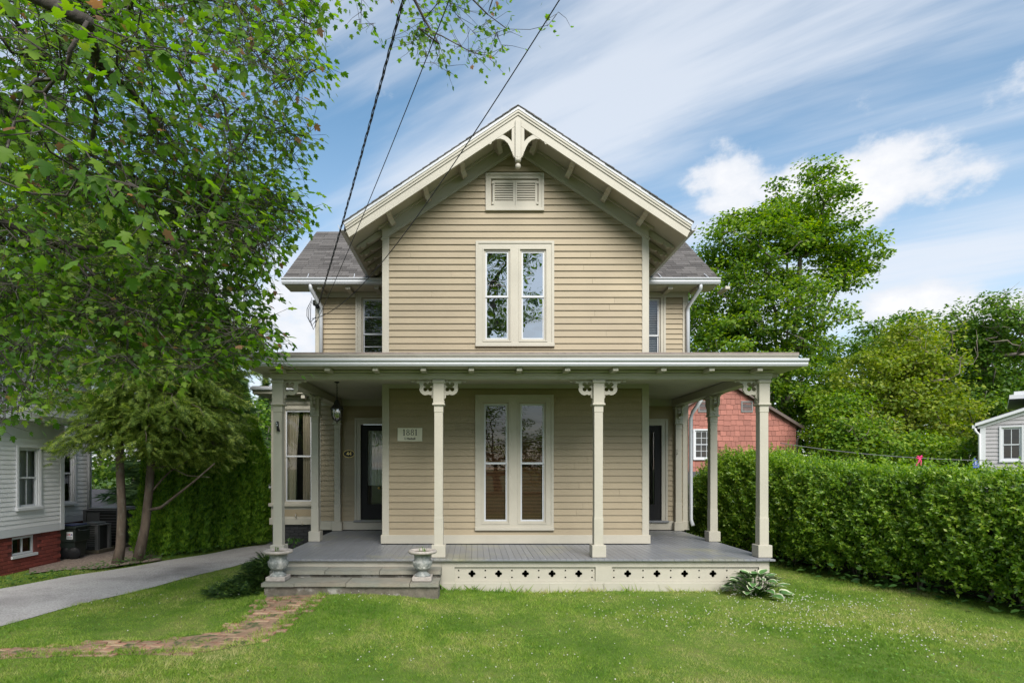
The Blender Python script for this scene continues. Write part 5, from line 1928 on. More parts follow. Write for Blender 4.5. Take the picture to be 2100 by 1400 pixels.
def broad_tree(name, label, base, ells, n_att, per, spread, leaf, m, cat='tree', trunk_r=.28, group=None, bark=None, top=None, forks=0, lean=(0, 0), dead=0, tmpl=(DIAM, DIAM_F), flat=.5, show_up=.65):
    base = np.array(base, float)
    t = empty(name, label, cat, tuple(base), group)
    att = ell_points(ells, n_att)
    cz = max(e[2] + e[5] * .3 for e in ells) if top is None else top
    cen = np.mean(np.array([e[:3] for e in ells]), axis=0)
    sk = Skeleton()
    npt = 9
    tr = []
    for i in range(npt):
        s = i / (npt - 1)
        q = base + (np.array([cen[0] + lean[0], cen[1] + lean[1], cz]) - base) * np.array([s ** 1.4, s ** 1.4, s])
        q[:2] += rng.normal(size=2) * .10 * s * 2
        tr.append(q)
    ids = sk.chain(tr)
    for f in range(forks):
        s = .25 + .1 * f
        e = ells[f % len(ells)]
        a = tr[2 + f % 3]
        end = np.array(e[:3]) + np.array([0, 0, e[5] * .4])
        pts = [a + (end - a) * q + np.array([0, 0, .5 * math.sin(math.pi * q)]) * .6 + rng.normal(size=3) * .12 for q in np.linspace(.15, 1, 7)]
        sk.chain(pts, ids[2 + f % 3])
    ends = sk.attach(att, wander=.18, step=.6, up_pen=.6, root=tr[2], start=2)
    sk.mesh(trunk_r, .010, .58, 7).build('trunk', bark or M_BARK, t, True)
    C = np.repeat(np.array([sk.p[i] for i in ends]), per, axis=0)
    nL = len(C)
    crush = np.repeat(rng.uniform(.6, 1.25, len(ends)), per)[:, None]
    ball = rand_unit(nL) * rng.random((nL, 1)) ** .45
    off = ball * np.array([spread, spread, spread * flat]) * 1.75 * crush
    pos = C + off
    out = norm(pos - np.array([cen[0], cen[1], cen[2] - 1.5]))
    tipd = norm(off * np.array([1, 1, .4]) + rng.normal(size=(nL, 3)) * .25 + np.array([0, 0, -.12]))
    nr = norm(np.array([0, 0, .55]) + ball * .95 + out * .25 + rng.normal(size=(nL, 3)) * .30)
    sz = leaf * rng.uniform(.6, 1.25, nL)
    cr = scatter('crown', tmpl[0], tmpl[1], pos, tipd, nr, sz, m, t)
    cr['kind'] = 'stuff'
    if dead:
        d = ell_points([(e[0], e[1] - e[4] * .8, e[2], e[3] * 1.0, e[4] * .5, e[5] * 1.05) for e in ells[:1]], dead)
        s2 = Skeleton()
        s2.chain(tr[:7])
        s2.attach(d, wander=.12, step=.5, root=tr[3], start=2)
        s2.mesh(trunk_r * .3, .009, .6, 5).build('dead_branches', M_TWIG, t, True)
    return t


def pe(px, py, D, rx, ry, rd):
    """Ellipsoid from its place in the photograph, its real depth and depth radius."""
    c = P(px, py, D)
    return (c.x, c.y, c.z, rx * D / F, rd, ry * D / F)


L_MAPLE = leaf_mat('maple_leaf', [(0, (.048, .120, .014)), (.5, (.100, .205, .021)), (.90, (.180, .29, .030)), (.975, (.14, .21, .03)), (.985, (.24, .12, .055)), (1, (.26, .15, .08))], .55, .55, patch=.15, pscale=.9)
L_TREE1 = leaf_mat('tree_leaf_fresh', [(0, (.046, .110, .012)), (.5, (.120, .225, .020)), (1, (.26, .35, .030))], .46, .5, patch=.35, pscale=.35)
L_TREE2 = leaf_mat('tree_leaf_yellow', [(0, (.085, .15, .014)), (.5, (.175, .245, .022)), (1, (.31, .345, .045))], .45, .5, patch=.35, pscale=.45)
L_TREE3 = leaf_mat('tree_leaf_deep', [(0, (.036, .092, .013)), (.5, (.090, .180, .020)), (1, (.175, .265, .027))], .44, .5, patch=.3, pscale=.4)

rng = np.random.default_rng(101)
# ------------------------------------------------------------------ trees behind the hedge, right
broad_tree('maple_tree', 'tall bright green maple with pale limbs rising behind the red house', (16.6, 31, 0),
           [pe(1655, 430, 30, 85, 85, 2.3), pe(1560, 520, 30.5, 110, 95, 2.8), pe(1470, 600, 31, 85, 130, 2.8), pe(1762, 505, 30, 54, 50, 1.7), pe(1720, 560, 30.5, 60, 45, 1.5), pe(1700, 490, 30, 60, 55, 1.6), pe(1600, 470, 30, 70, 60, 1.8), pe(1620, 640, 29.5, 110, 90, 2.6), pe(1520, 740, 30, 120, 100, 3), pe(1640, 790, 30, 90, 80, 2.4)],
           460, 130, .46, .185, L_TREE1, trunk_r=.36, forks=5, group='trees behind the hedge')
broad_tree('yellow_green_tree', 'rounded yellow green tree with thin bare stems left of the grey house', (20, 26, 0),
           [pe(1880, 730, 26, 80, 70, 1.8), pe(1800, 800, 26, 100, 90, 2), pe(1900, 850, 25.5, 90, 80, 1.8), pe(1760, 880, 25, 80, 60, 1.6)],
           290, 90, .40, .155, L_TREE2, trunk_r=.2, forks=4, dead=60, group='trees behind the hedge')
broad_tree('bare_limbed_tree', 'dark green tree with dead brown branches above the grey house', (24.2, 28, 0),
           [pe(2040, 670, 27.5, 85, 75, 2), pe(2085, 730, 28, 85, 80, 2), pe(1985, 720, 27.5, 50, 60, 1.4), pe(2060, 840, 27, 110, 90, 2)],
           260, 90, .42, .17, L_TREE3, trunk_r=.27, forks=3, dead=110, group='trees behind the hedge')
broad_tree('dark_tree', 'dark green tree filling the gap behind the yellow green tree', (20.5, 35, 0),
           [pe(1760, 760, 34, 110, 100, 3), pe(1870, 720, 35, 110, 75, 3), pe(1960, 790, 34, 110, 90, 3), pe(1700, 870, 33, 100, 80, 2.5)],
           290, 90, .55, .22, L_TREE3, trunk_r=.3, forks=3, group='trees behind the hedge')
broad_tree('understory_tree', 'low leafy tree between the red house and the hedge', (16.8, 24.5, 0),
           [pe(1735, 895, 24, 65, 60, 1.6), pe(1790, 920, 23.5, 95, 50, 1.5), pe(1905, 930, 23, 100, 45, 1.5), pe(1715, 850, 25, 50, 55, 1.3)],
           240, 84, .36, .145, L_TREE1, trunk_r=.12, forks=3, dead=30, group='trees behind the hedge')
broad_tree('shade_tree', 'deep green tree low behind the tall maple and the red house', (14, 36, 0),
           [pe(1480, 800, 36, 120, 110, 3), pe(1600, 850, 36, 120, 90, 3)], 200, 46, .6, .26, L_TREE3, trunk_r=.3, forks=2, group='trees behind the hedge')
broad_tree('far_tree', 'far dull green tree low between the hedge top and the grey house', (27, 40, 0),
           [pe(2000, 880, 40, 150, 90, 3.5), pe(1850, 890, 40, 140, 80, 3.5), pe(2120, 800, 40, 120, 120, 3)], 220, 46, .65, .3, L_TREE3, trunk_r=.3, forks=2, group='trees behind the hedge')

rng = np.random.default_rng(102)
# ------------------------------------------------------------------ trees at the left rear
broad_tree('tall_tree', 'tall light green tree behind the neighbour house at the left', (-17, 25, 0),
           [pe(120, 420, 25, 160, 140, 3), pe(260, 560, 25, 120, 120, 2.6), pe(40, 600, 25, 140, 150, 3), pe(330, 720, 24, 90, 90, 2.2)],
           300, 50, .55, .24, L_TREE1, trunk_r=.35, forks=4, group='trees at the left rear')
broad_tree('leafy_tree', 'leafy mid green tree behind the arborvitae beside the bay window', (-9.3, 26, 0),
           [pe(510, 900, 26, 70, 85, 1.8), pe(440, 860, 27, 90, 100, 2), pe(545, 990, 25, 60, 70, 1.5)], 170, 48, .42, .19, L_TREE3, trunk_r=.2, forks=2, group='trees at the left rear')
broad_tree('rear_tree', 'deep green tree behind the dark shed at the left', (-15, 28, 0),
           [pe(260, 930, 28, 130, 100, 2.5), pe(380, 860, 29, 110, 110, 2.5), pe(120, 900, 28, 100, 110, 2.5)], 190, 48, .5, .22, L_TREE3, trunk_r=.25, forks=2, group='trees at the left rear')


# ------------------------------------------------------------------ conifers
L_HEM = leaf_mat('hemlock_needle', [(0, (.060, .100, .020)), (.45, (.130, .205, .038)), (.8, (.24, .32, .058)), (1, (.35, .42, .085))], .45, .6, patch=.35, pscale=1.4)
L_ARB = leaf_mat('arborvitae_spray', [(0, (.036, .105, .011)), (.5, (.125, .265, .022)), (1, (.28, .43, .04))], .38, .55, patch=.25, pscale=1.6)
L_SPRUCE = leaf_mat('spruce_needle', [(0, (.030, .070, .022)), (1, (.12, .20, .06))], .3, .6)
SPRAY = []
SPRAY_F = []
for i_ in range(7):
    yy_ = .05 + i_ * .14
    for s_ in (-1, 1):
        L_ = .34 * (1 - .75 * abs(yy_ - .4))
        k_ = len(SPRAY)
        SPRAY += [(0, yy_ - .02, 0), (s_ * L_, yy_ + .19, -.05), (0, yy_ + .10, .01)]
        SPRAY_F += [(k_, k_ + 1, k_ + 2)]
SPRAY += [(-.04, .95, 0), (.04, .95, 0), (0, 1.25, -.08)]
SPRAY_F.append((len(SPRAY) - 3, len(SPRAY) - 2, len(SPRAY) - 1))


def hemlock(label, trunk, h0, n_br, rlen, seed, spread=1.0, az=(0, 6.28), lower=1.4):
    t = empty('hemlock_tree', label, 'tree', tuple(trunk[0]), 'hemlocks by the driveway')
    mb = MB()
    top = trunk[-1]
    nt_ = len(trunk)
    mb.tube(trunk, [.115, .088, .08, .076, .07, .06, .05, .035][:nt_], 9)
    mb.build('trunk', M_BARKB, t, True)
    r = np.random.default_rng(seed)
    bmb = MB()
    pos, tip, nr, sz = [], [], [], []
    T = np.array(trunk)
    for b in range(n_br):
        s = (b + r.random()) / n_br
        z = lower + (T[-1, 2] - lower) * s
        k = min(nt_ - 2, int(np.searchsorted(T[:, 2], z)) - 1)
        f = (z - T[k, 2]) / max(1e-6, T[k + 1, 2] - T[k, 2])
        p0 = T[k] + (T[k + 1] - T[k]) * f
        a = r.uniform(*az)
        L = rlen * (.62 + 1.25 * s - 1.5 * s * s) * r.uniform(.6, 1.15)
        d = np.array([math.cos(a), math.sin(a), 0.0])
        pts = []
        m_ = 9
        rise = r.uniform(.1, .55)
        for q in range(m_):
            u = q / (m_ - 1)
            pts.append(p0 + d * L * u + np.array([0, 0, L * (rise * u - .42 * u * u)]) + r.normal(size=3) * .025 * L * u)
        bmb.tube(pts, list(np.linspace(.024 * L ** .5, .005, m_)), 4)
        side = np.array([-d[1], d[0], 0])
        for q in range(1, m_):
            for e in range(int(17 * L / 2) + 4):
                u = (q - r.random()) / (m_ - 1)
                base = p0 + d * L * u + np.array([0, 0, L * (rise * u - .42 * u * u)])
                w = r.normal() * .34 * L * (1 - .55 * u) * min(1, u * 2.5) * spread
                pp = base + side * w + np.array([0, 0, -abs(w) * .35 - abs(r.normal()) * .16 + .04])
                dd = norm(d * .8 + side * np.sign(w) * r.uniform(.3, 1.0) + np.array([0, 0, r.uniform(-1.3, .1)]) + r.normal(size=3) * .25)
                pos.append(pp)
                tip.append(dd)
                nr.append(norm(np.array([0, -.25, .8]) + r.normal(size=3) * .6))
                sz.append(r.uniform(.11, .24))
    bmb.build('bough', M_BARKB, t, True)['kind'] = 'stuff'
    cr = scatter('crown', SPRAY, SPRAY_F, np.array(pos), np.array(tip), np.array(nr), np.array(sz), L_HEM, t)
    cr['kind'] = 'stuff'
    return t


h1 = on_ground(243, 1157)
h2 = on_ground(285, 1152)
tr1 = [np.array(P(px, py, D)) for px, py, D in ((240, 1160, 11.45), (247, 1120, 11.5), (250, 1050, 11.5), (246, 960, 11.5), (244, 860, 11.5), (240, 740, 11.6), (236, 600, 11.7), (236, 430, 11.8))]
tr2 = [np.array(P(px, py, D)) for px, py, D in ((282, 1155, 11.75), (298, 1080, 11.8), (306, 1000, 11.8), (313, 900, 11.9), (322, 790, 12.0), (330, 680, 12.1), (338, 560, 12.2))]
hemlock('hemlock with a straight scaly trunk nearest the air conditioners', tr1, 0, 80, 1.65, 21, lower=2.55)
hemlock('hemlock with a leaning forked trunk beside the driveway', tr2, 0, 95, 2.15, 22, az=(-1.9, 1.4), lower=2.25)
# the bare limbs that leave the leaning trunk
# (built as a limb of the leaning hemlock)
hem2 = [o for o in bpy.data.objects if o.name.startswith('hemlock_tree')][-1]
for pts, r0 in (([(306, 1045, 11.8), (330, 1040, 11.7), (362, 1015, 11.5), (400, 985, 11.3), (440, 950, 11.2)], .036), ([(309, 1010, 11.8), (330, 985, 11.9), (350, 965, 12), (385, 945, 12.1), (420, 930, 12.2)], .024), ([(311, 960, 11.85), (345, 955, 11.7), (385, 975, 11.5), (430, 978, 11.3)], .016)):
    MB().tube([P(*q) for q in pts], list(np.linspace(r0, r0 * .4, len(pts))), 6).build('limb', M_BARKB, hem2, True)


FROND, FROND_F = [], []
for a_, l_ in ((-.75, .62), (-.4, .85), (0, 1.0), (.4, .85), (.75, .62)):
    k_ = len(FROND)
    sx_, sy_ = math.sin(a_), math.cos(a_)
    FROND += [(0, .02, 0), (sx_ * l_ * .55 + sy_ * .06, sy_ * l_ * .55 - sx_ * .06, .02), (sx_ * l_, sy_ * l_, -.05), (sx_ * l_ * .5 - sy_ * .06, sy_ * l_ * .5 + sx_ * .06, 0)]
    FROND_F += [(k_, k_ + 1, k_ + 2), (k_, k_ + 2, k_ + 3)]


def arborvitae(x, y, h, r, label, seed):
    t = empty('arborvitae', label, 'shrub', (x, y, 0), 'arborvitae row along the driveway')
    g_ = np.random.default_rng(seed)
    n = int(5200 * h * r)
    z = g_.random(n) ** .9 * h
    rr = r * np.clip(1.05 - (z / h) ** 2.2, .06, 1) * (1 + .12 * np.sin(z * 3 + g_.random() * 6))
    a = g_.uniform(0, 2 * math.pi, n)
    lump = 1 + .20 * np.sin(a * 6 + z * .8) + .10 * np.sin(a * 11 - z * 4)
    rad = rr * lump * (1 - .35 * g_.random(n) ** 2)
    pos = np.stack([x + rad * np.cos(a), y + rad * np.sin(a), z * .98 + .03], -1)
    outv = np.stack([np.cos(a), np.sin(a), np.zeros(n)], -1)
    tip = norm(outv * .45 + np.array([0, 0, .9]) + g_.normal(size=(n, 3)) * .25)
    tang = np.stack([-np.sin(a), np.cos(a), np.zeros(n)], -1)
    nr_ = norm(outv + tang * g_.normal(size=(n, 1)) * .8 + g_.normal(size=(n, 3)) * .2)
    cr = scatter('crown', FROND, FROND_F, pos, tip, nr_, g_.uniform(.07, .15, n), L_ARB, t)
    cr['kind'] = 'stuff'
    MB().tube([(x, y, -.05), (x, y, h * .5), (x, y, h * .93)], [.06, .045, .012], 6).build('trunk', M_BARKB, t, True)


arb = [(533, 1120, 4.0, 'endmost arborvitae of the row, nearest the beige shed'), (500, 1124, 4.3, 'second arborvitae of the row from the beige shed'), (462, 1129, 4.2, 'third arborvitae of the row from the beige shed'),
       (420, 1134, 4.4, 'fourth arborvitae of the row from the beige shed'), (378, 1140, 4.1, 'fifth arborvitae of the row, partly behind hemlock boughs'), (338, 1144, 4.0, 'arborvitae nearest the leaning hemlock trunk')]
for i, (px, py, h_, lb) in enumerate(arb):
    x_, y_ = on_ground(px - 14, py - 2)
    arborvitae(x_ - .1, y_ + .25, h_ * (.78 if i > 3 else .80), .43, lb, 40 + i)


def spruce(x, y, h, r, label, seed):
    t = empty('spruce_tree', label, 'tree', (x, y, 0), 'spruces at the left rear')
    g_ = np.random.default_rng(seed)
    n = int(1150 * h * r / 3)
    u = g_.random(n)
    z = h * (1 - u ** .6 * .95)
    lay = .5 + .5 * np.sin(z * 7)
    rad = r * (1 - z / h) * (.45 + .55 * g_.random(n)) * (.7 + .4 * lay) + .03
    a = g_.uniform(0, 2 * math.pi, n)
    pos = np.stack([x + rad * np.cos(a), y + rad * np.sin(a), z], -1)
    outv = np.stack([np.cos(a), np.sin(a), np.zeros(n)], -1)
    tip = norm(outv + np.array([0, 0, -.1]) + g_.normal(size=(n, 3)) * .25)
    cr = scatter('crown', FROND, FROND_F, pos - outv * .2, tip, norm(np.array([0, 0, 1.0]) + g_.normal(size=(n, 3)) * .3), g_.uniform(.25, .5, n), L_SPRUCE, t)
    cr['kind'] = 'stuff'
    MB().tube([(x, y, 0), (x, y, h * .98)], [.15, .01], 6).build('trunk', M_BARKB, t, True)


for px, py, D, r, lb in ((502, 775, 30, 1.6, 'slender spruce tip showing left of the bay window roof'), (545, 768, 33, 2.2, 'dark spruce top just above the bay window roof'), (455, 640, 18, 2.3, 'dark spruce behind the hemlock boughs'), (380, 560, 17.5, 2.4, 'tall dark spruce hidden behind the hemlocks and maple leaves')):
    c_ = P(px, py, D)
    spruce(c_.x, c_.y, c_.z, r, lb, int(px))

rng = np.random.default_rng(103)
# ------------------------------------------------------------------ hedge along the right
L_HEDGE = leaf_mat('hedge_leaf', [(0, (.062, .140, .015)), (.5, (.150, .270, .024)), (.85, (.255, .37, .036)), (1, (.36, .44, .07))], .46, .38, patch=.2, pscale=1.2, spec=.5)
hedge = empty('hedge', 'long clipped green privet hedge along the right side of the lawn', 'hedge', (6.6, 9.5, 0))
# front foot line of the hedge from near to far, thickness, height
HL = np.array([(7.75, 5.2), (7.0, 7.3), (6.45, 9.0), (5.95, 10.8), (5.62, 12.2), (5.5, 13.6), (5.42, 14.9)])
HH = np.array([1.66, 1.68, 1.73, 1.83, 2.05, 1.98, 1.15])
seg = np.linalg.norm(np.diff(HL, axis=0), axis=1)
cum = np.concatenate([[0], np.cumsum(seg)])


def hedge_at(s):
    x = np.interp(s, cum, HL[:, 0])
    y = np.interp(s, cum, HL[:, 1])
    h = np.interp(s, cum, HH)
    e = .05
    tx = np.interp(s + e, cum, HL[:, 0]) - np.interp(s - e, cum, HL[:, 0])
    ty = np.interp(s + e, cum, HL[:, 1]) - np.interp(s - e, cum, HL[:, 1])
    l = np.hypot(tx, ty) + 1e-9
    return x, y, h, ty / l, -tx / l            # normal pointing away from the lawn


def hedge_leaves():
    total = cum[-1]
    TH = 1.25
    P_, T_, N_, S_ = [], [], [], []

    def sprigs(n, face):
        s = rng.random(n) * total
        x, y, h, nx, ny = hedge_at(s)
        bulge = .10 * np.sin(s * 2.1) + .06 * np.sin(s * 5.3 + 1)
        if face == 'side':
            v = rng.random(n) ** .85
            z = .16 + v * (h - .16)
            prof = -.10 * np.sin(np.pi * np.clip(v, 0, 1)) + .28 * np.clip(.25 - v, 0, 1) + .30 * np.clip(v - .9, 0, 1)
            lump = .07 * np.sin(s * 7 + z * 5) + .05 * np.sin(s * 13 - z * 9)
            d = prof + bulge * .6 + lump + rng.random(n) ** 1.8 * .42
            keep = rng.random(n) < np.clip(.45 + z * 1.6, 0, 1)
            outn = np.stack([-nx, -ny, np.full(n, .35)], -1)
        elif face == 'top':
            d = rng.random(n) * TH
            ragged = np.clip((s - 5.6) / 2, 0, 1)
            z = h + rng.normal(size=n) * (.035 + .07 * ragged) + .03 * np.sin(s * 6 + d * 5)
            keep = np.ones(n, bool)
            outn = np.stack([np.zeros(n), np.zeros(n), np.ones(n)], -1)
        else:                                  # far end
            s = total - rng.random(n) * .35
            x, y, h, nx, ny = hedge_at(s)
            d = rng.random(n) * TH
            z = .15 + rng.random(n) * (h - .15)
            keep = np.ones(n, bool)
            outn = np.stack([np.zeros(n), np.ones(n) * .6, np.full(n, .3)], -1)
        pos = np.stack([x + nx * d, y + ny * d, z], -1)[keep]
        return pos, norm(outn[keep])

    for n, f, per, long_ in ((17000, 'side', 7, 1.0), (8200, 'top', 7, 1.0), (1200, 'end', 7, 1.0), (420, 'top', 14, 2.3), (500, 'side', 12, 1.9)):
        pos, o = sprigs(n, f)
        m_ = len(pos)
        stem = norm(o + np.array([0, 0, .35 if f != 'top' else .1]) + rng.normal(size=(m_, 3)) * .5)
        for k in range(per):
            u = (.02 + .11 * k / per) * long_
            sd = norm(np.cross(stem, rand_unit(m_)))
            P_.append(pos + stem * u)
            T_.append(norm(stem * .75 + sd * .9))
            N_.append(norm(stem * .9 + np.array([0, -.15, .5]) - sd * .3 + rng.normal(size=(m_, 3)) * .3))
            S_.append(rng.uniform(.034, .062, m_))
    return np.concatenate(P_), np.concatenate(T_), np.concatenate(N_), np.concatenate(S_)


hp_, ht_, hn_, hs_ = hedge_leaves()
scatter('foliage', [(0, 0, 0), (.27, .42, .05), (0, 1, -.06), (-.27, .42, .05)], [(0, 1, 2), (0, 2, 3)], hp_, ht_, hn_, hs_ * 1.05, L_HEDGE, hedge)['kind'] = 'stuff'
# solid core that closes the gaps, the hedge's inner shade put into its colour
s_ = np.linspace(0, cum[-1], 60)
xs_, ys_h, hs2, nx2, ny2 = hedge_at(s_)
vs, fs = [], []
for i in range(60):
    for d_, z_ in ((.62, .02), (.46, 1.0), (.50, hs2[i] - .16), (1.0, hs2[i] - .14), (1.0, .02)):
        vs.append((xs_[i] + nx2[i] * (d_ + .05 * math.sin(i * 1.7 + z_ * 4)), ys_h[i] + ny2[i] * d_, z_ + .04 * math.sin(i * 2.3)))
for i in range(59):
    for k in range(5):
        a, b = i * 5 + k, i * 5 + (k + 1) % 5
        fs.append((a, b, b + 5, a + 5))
mesh_obj('shade_core', vs, fs, mat('hedge_inner_shade', (.022, .030, .012), .95, .5, 25, 1.0, 30, col2=(.05, .04, .025), mixlo=.5, mixhi=.6, mscale=20), hedge, True)
rs = random.Random(8)
for k in range(46):
    s0 = np.array(.15 + k * cum[-1] / 46 + rs.uniform(-.05, .05))
    x, y, h, nx, ny = [float(q) for q in hedge_at(s0)]
    d = rs.uniform(.35, .85)
    bx, by = x + nx * d, y + ny * d
    mbs = MB()
    for q in range(3):
        ex, ey = bx + rs.uniform(-.3, .3), by + rs.uniform(-.3, .3)
        mbs.tube([(bx, by, -.02), (bx + (ex - bx) * .4, by + (ey - by) * .4, .3), (ex, ey, .9)], [.018, .013, .008], 5)
    mbs.build('stem', M_TWIG, hedge, True)

# ------------------------------------------------------------------ weeds at the foot of the hedge
L_WEED = leaf_mat('broad_weed', [(0, (.03, .085, .018)), (1, (.085, .17, .035))], .3, .45)


def ground_cover():
    P_, T_, N_, S_ = [], [], [], []
    s = rng.random(420) * 6.8 + .2
    x, y, h, nx, ny = hedge_at(s)
    d = rng.normal(size=420) * .16 + .04
    z = rng.random(420) ** 1.5 * .26 + .03
    pos = np.stack([x + nx * d, y + ny * d, z], -1)
    n_ = len(pos)
    a = rng.uniform(0, 6.28, n_)
    tip = norm(np.stack([np.cos(a), np.sin(a), rng.uniform(-.4, .4, n_)], -1) + np.stack([-nx, -ny, np.zeros(n_)], -1) * .6)
    o = scatter('weeds', OVAL, OVAL_F, pos, tip, norm(np.array([0, 0, 1.0]) + rng.normal(size=(n_, 3)) * .3 + np.stack([-nx, -ny, np.zeros(n_)], -1) * .4), rng.uniform(.06, .14, n_), L_WEED)
    tag(o, 'broad leaved weeds along the foot of the hedge', 'weeds', kind='stuff')
    # strip along the driveway's far edge and round the tree trunks
    n_ = 900
    t = rng.random(n_)
    k = np.array(drive_l[1:5])
    tt = np.interp(t, np.linspace(0, 1, 4), np.arange(4))
    xx = np.interp(tt, np.arange(4), k[:, 0]) - rng.random(n_) ** 2 * .35 - .02
    yy = np.interp(tt, np.arange(4), k[:, 1]) + rng.random(n_) ** 2 * .2
    pos = np.stack([xx, yy, rng.random(n_) * .12 + .02], -1)
    a = rng.uniform(0, 6.28, n_)
    o = scatter('weeds', OVAL, OVAL_F, pos, np.stack([np.cos(a), np.sin(a), rng.uniform(-.2, .6, n_)], -1), norm(np.array([0, -.2, 1.0]) + rng.normal(size=(n_, 3)) * .3), rng.uniform(.03, .08, n_), L_WEED)
    tag(o, 'low weeds along the far edge of the driveway', 'weeds', kind='stuff')


ground_cover()

# ------------------------------------------------------------------ yew by the steps
L_YEW = leaf_mat('yew_needle', [(0, (.016, .042, .013)), (.6, (.034, .078, .018)), (.88, (.075, .14, .025)), (1, (.16, .26, .04))], .15, .5, patch=.2, pscale=3)


def yew():
    c = on_ground(505, 1205)
    t = empty('yew_shrub', 'low spreading dark yew at the left end of the steps', 'shrub', (c[0], c[1], 0))
    P_, T_, N_, S_ = [], [], [], []
    mb = MB()
    for i, (px, py, D, rx, rz_) in enumerate(((470, 1212, 8.6, .30, .11), (505, 1200, 8.75, .34, .15), (530, 1185, 8.9, .28, .20), (538, 1160, 9.0, .22, .16), (490, 1220, 8.45, .28, .08))):
        q = P(px, py, D)
        n = 330
        u = rand_unit(n) * (rng.random((n, 1)) ** .4)
        u[:, 2] = np.abs(u[:, 2]) * .9 - .2
        pos = np.array(q) + u * np.array([rx, .30, rz_])
        pos[:, 2] = np.maximum(pos[:, 2], .03)
        out = norm(u * np.array([1, 1, .3]) + np.array([-.2, -.3, 0]) + rng.normal(size=(n, 3)) * .2)
        P_.append(pos)
        T_.append(out)
        N_.append(norm(np.array([0, 0, 1.0]) + rng.normal(size=(n, 3)) * .25))
        S_.append(rng.uniform(.08, .16, n))
        mb.tube([(c[0] + .25, c[1] + .1, 0), (q.x + .05, q.y, q.z * .6), (q.x - .1, q.y - .05, q.z)], [.02, .014, .006], 5)
    scatter('foliage', SPRAY, SPRAY_F, np.concatenate(P_), np.concatenate(T_), np.concatenate(N_), np.concatenate(S_), L_YEW, t)['kind'] = 'stuff'
    mb.build('stem', M_BARKD, t, True)
    # paler fern-like weeds beside the foundation
    q = P(600, 1112, 12.6)
    n = 60
    pos = np.array(q) + rng.normal(size=(n, 3)) * np.array([.12, .1, .05])
    o = scatter('weeds', OVAL, OVAL_F, pos, rand_unit(n) + np.array([0, 0, .5]), norm(np.array([0, -.3, 1.0]) + rng.normal(size=(n, 3)) * .3), rng.uniform(.05, .1, n), L_WEED)
    tag(o, 'pale green weeds by the black brick foundation', 'weeds', kind='stuff')


yew()


# ------------------------------------------------------------------ hosta by the porch corner
def hosta():
    c = P(1550, 1212, 8.55)
    cx_, cy_ = c.x, c.y
    t = empty('hosta_plant', 'hosta with white edged green leaves at the porch corner', 'plant', (cx_, cy_, 0))
    m = bpy.data.materials.new('hosta_leaf')
    m.use_nodes = True
    N, L = m.node_tree.nodes, m.node_tree.links
    b = N['Principled BSDF']
    b.inputs['Roughness'].default_value = .45
    at = N.new('ShaderNodeAttribute')
    at.attribute_name = 'margin'
    nz = N.new('ShaderNodeTexNoise')
    nz.inputs['Scale'].default_value = 25
    ad = N.new('ShaderNodeMath')
    ad.operation = 'MULTIPLY_ADD'
    L.new(nz.outputs['Fac'], ad.inputs[0])
    ad.inputs[1].default_value = .35
    L.new(at.outputs['Fac'], ad.inputs[2])
    rp = N.new('ShaderNodeValToRGB')
    e = rp.color_ramp.elements
    e[0].position, e[0].color = .84, (.075, .175, .045, 1)
    e[1].position, e[1].color = .93, (.50, .52, .36, 1)
    L.new(ad.outputs[0], rp.inputs[0])
    L.new(rp.outputs[0], b.inputs['Base Color'])
    meshes = []
    for v in range(3):
        nu, nv = 9, 6
        vs, fs, mg = [], [], []
        for j in range(nu + 1):
            u = j / nu
            w = .36 * math.sin(math.pi * u ** .75) ** .9 if 0 < u < 1 else 0.0
            for i in range(nv + 1):
                s = (i / nv - .5) * 2
                vs.append((s * w, u, .10 * w * s * s * 2 + .10 * u - (.28 + .08 * v) * u * u + .012 * math.sin(u * 18 + s * 3)))
                mg.append(max(abs(s), (u - .78) / .2 if u > .78 else 0))
        for j in range(nu):
            for i in range(nv):
                k = j * (nv + 1) + i
                fs.append((k, k + 1, k + nv + 2, k + nv + 1))
        me = bpy.data.meshes.new('leaf')
        me.from_pydata(vs, [], fs)
        a = me.attributes.new('margin', 'FLOAT', 'POINT')
        a.data.foreach_set('value', mg)
        me.materials.append(m)
        me.polygons.foreach_set('use_smooth', [True] * len(me.polygons))
        meshes.append(me)
    r = random.Random(12)
    st = MB()
    for k in range(54):
        ring_ = k / 54
        a = k * 2.399 + r.uniform(-.3, .3)
        rad = .05 + .27 * (1 - ring_) ** .7
        z = .05 + .27 * ring_ ** .7 + r.uniform(-.02, .02)
        x, y = cx_ + math.cos(a) * rad * 1.15, cy_ + math.sin(a) * rad * .8
        sc = r.uniform(.19, .26) * (1 - .25 * ring_)
        inst('leaf', r.choice(meshes), t, (x - math.cos(a) * .03, y - math.sin(a) * .03, z), (math.radians(r.uniform(-12, 30) + 22 * ring_), r.uniform(-.3, .3), a - math.pi / 2), (sc, sc, sc))
        st.tube([(cx_ + r.uniform(-.04, .04), cy_ + r.uniform(-.04, .04), .0), (x, y, z * .7), (x, y, z)], .006, 5)
    st.build('stalk', L_WEED, t, True)


hosta()


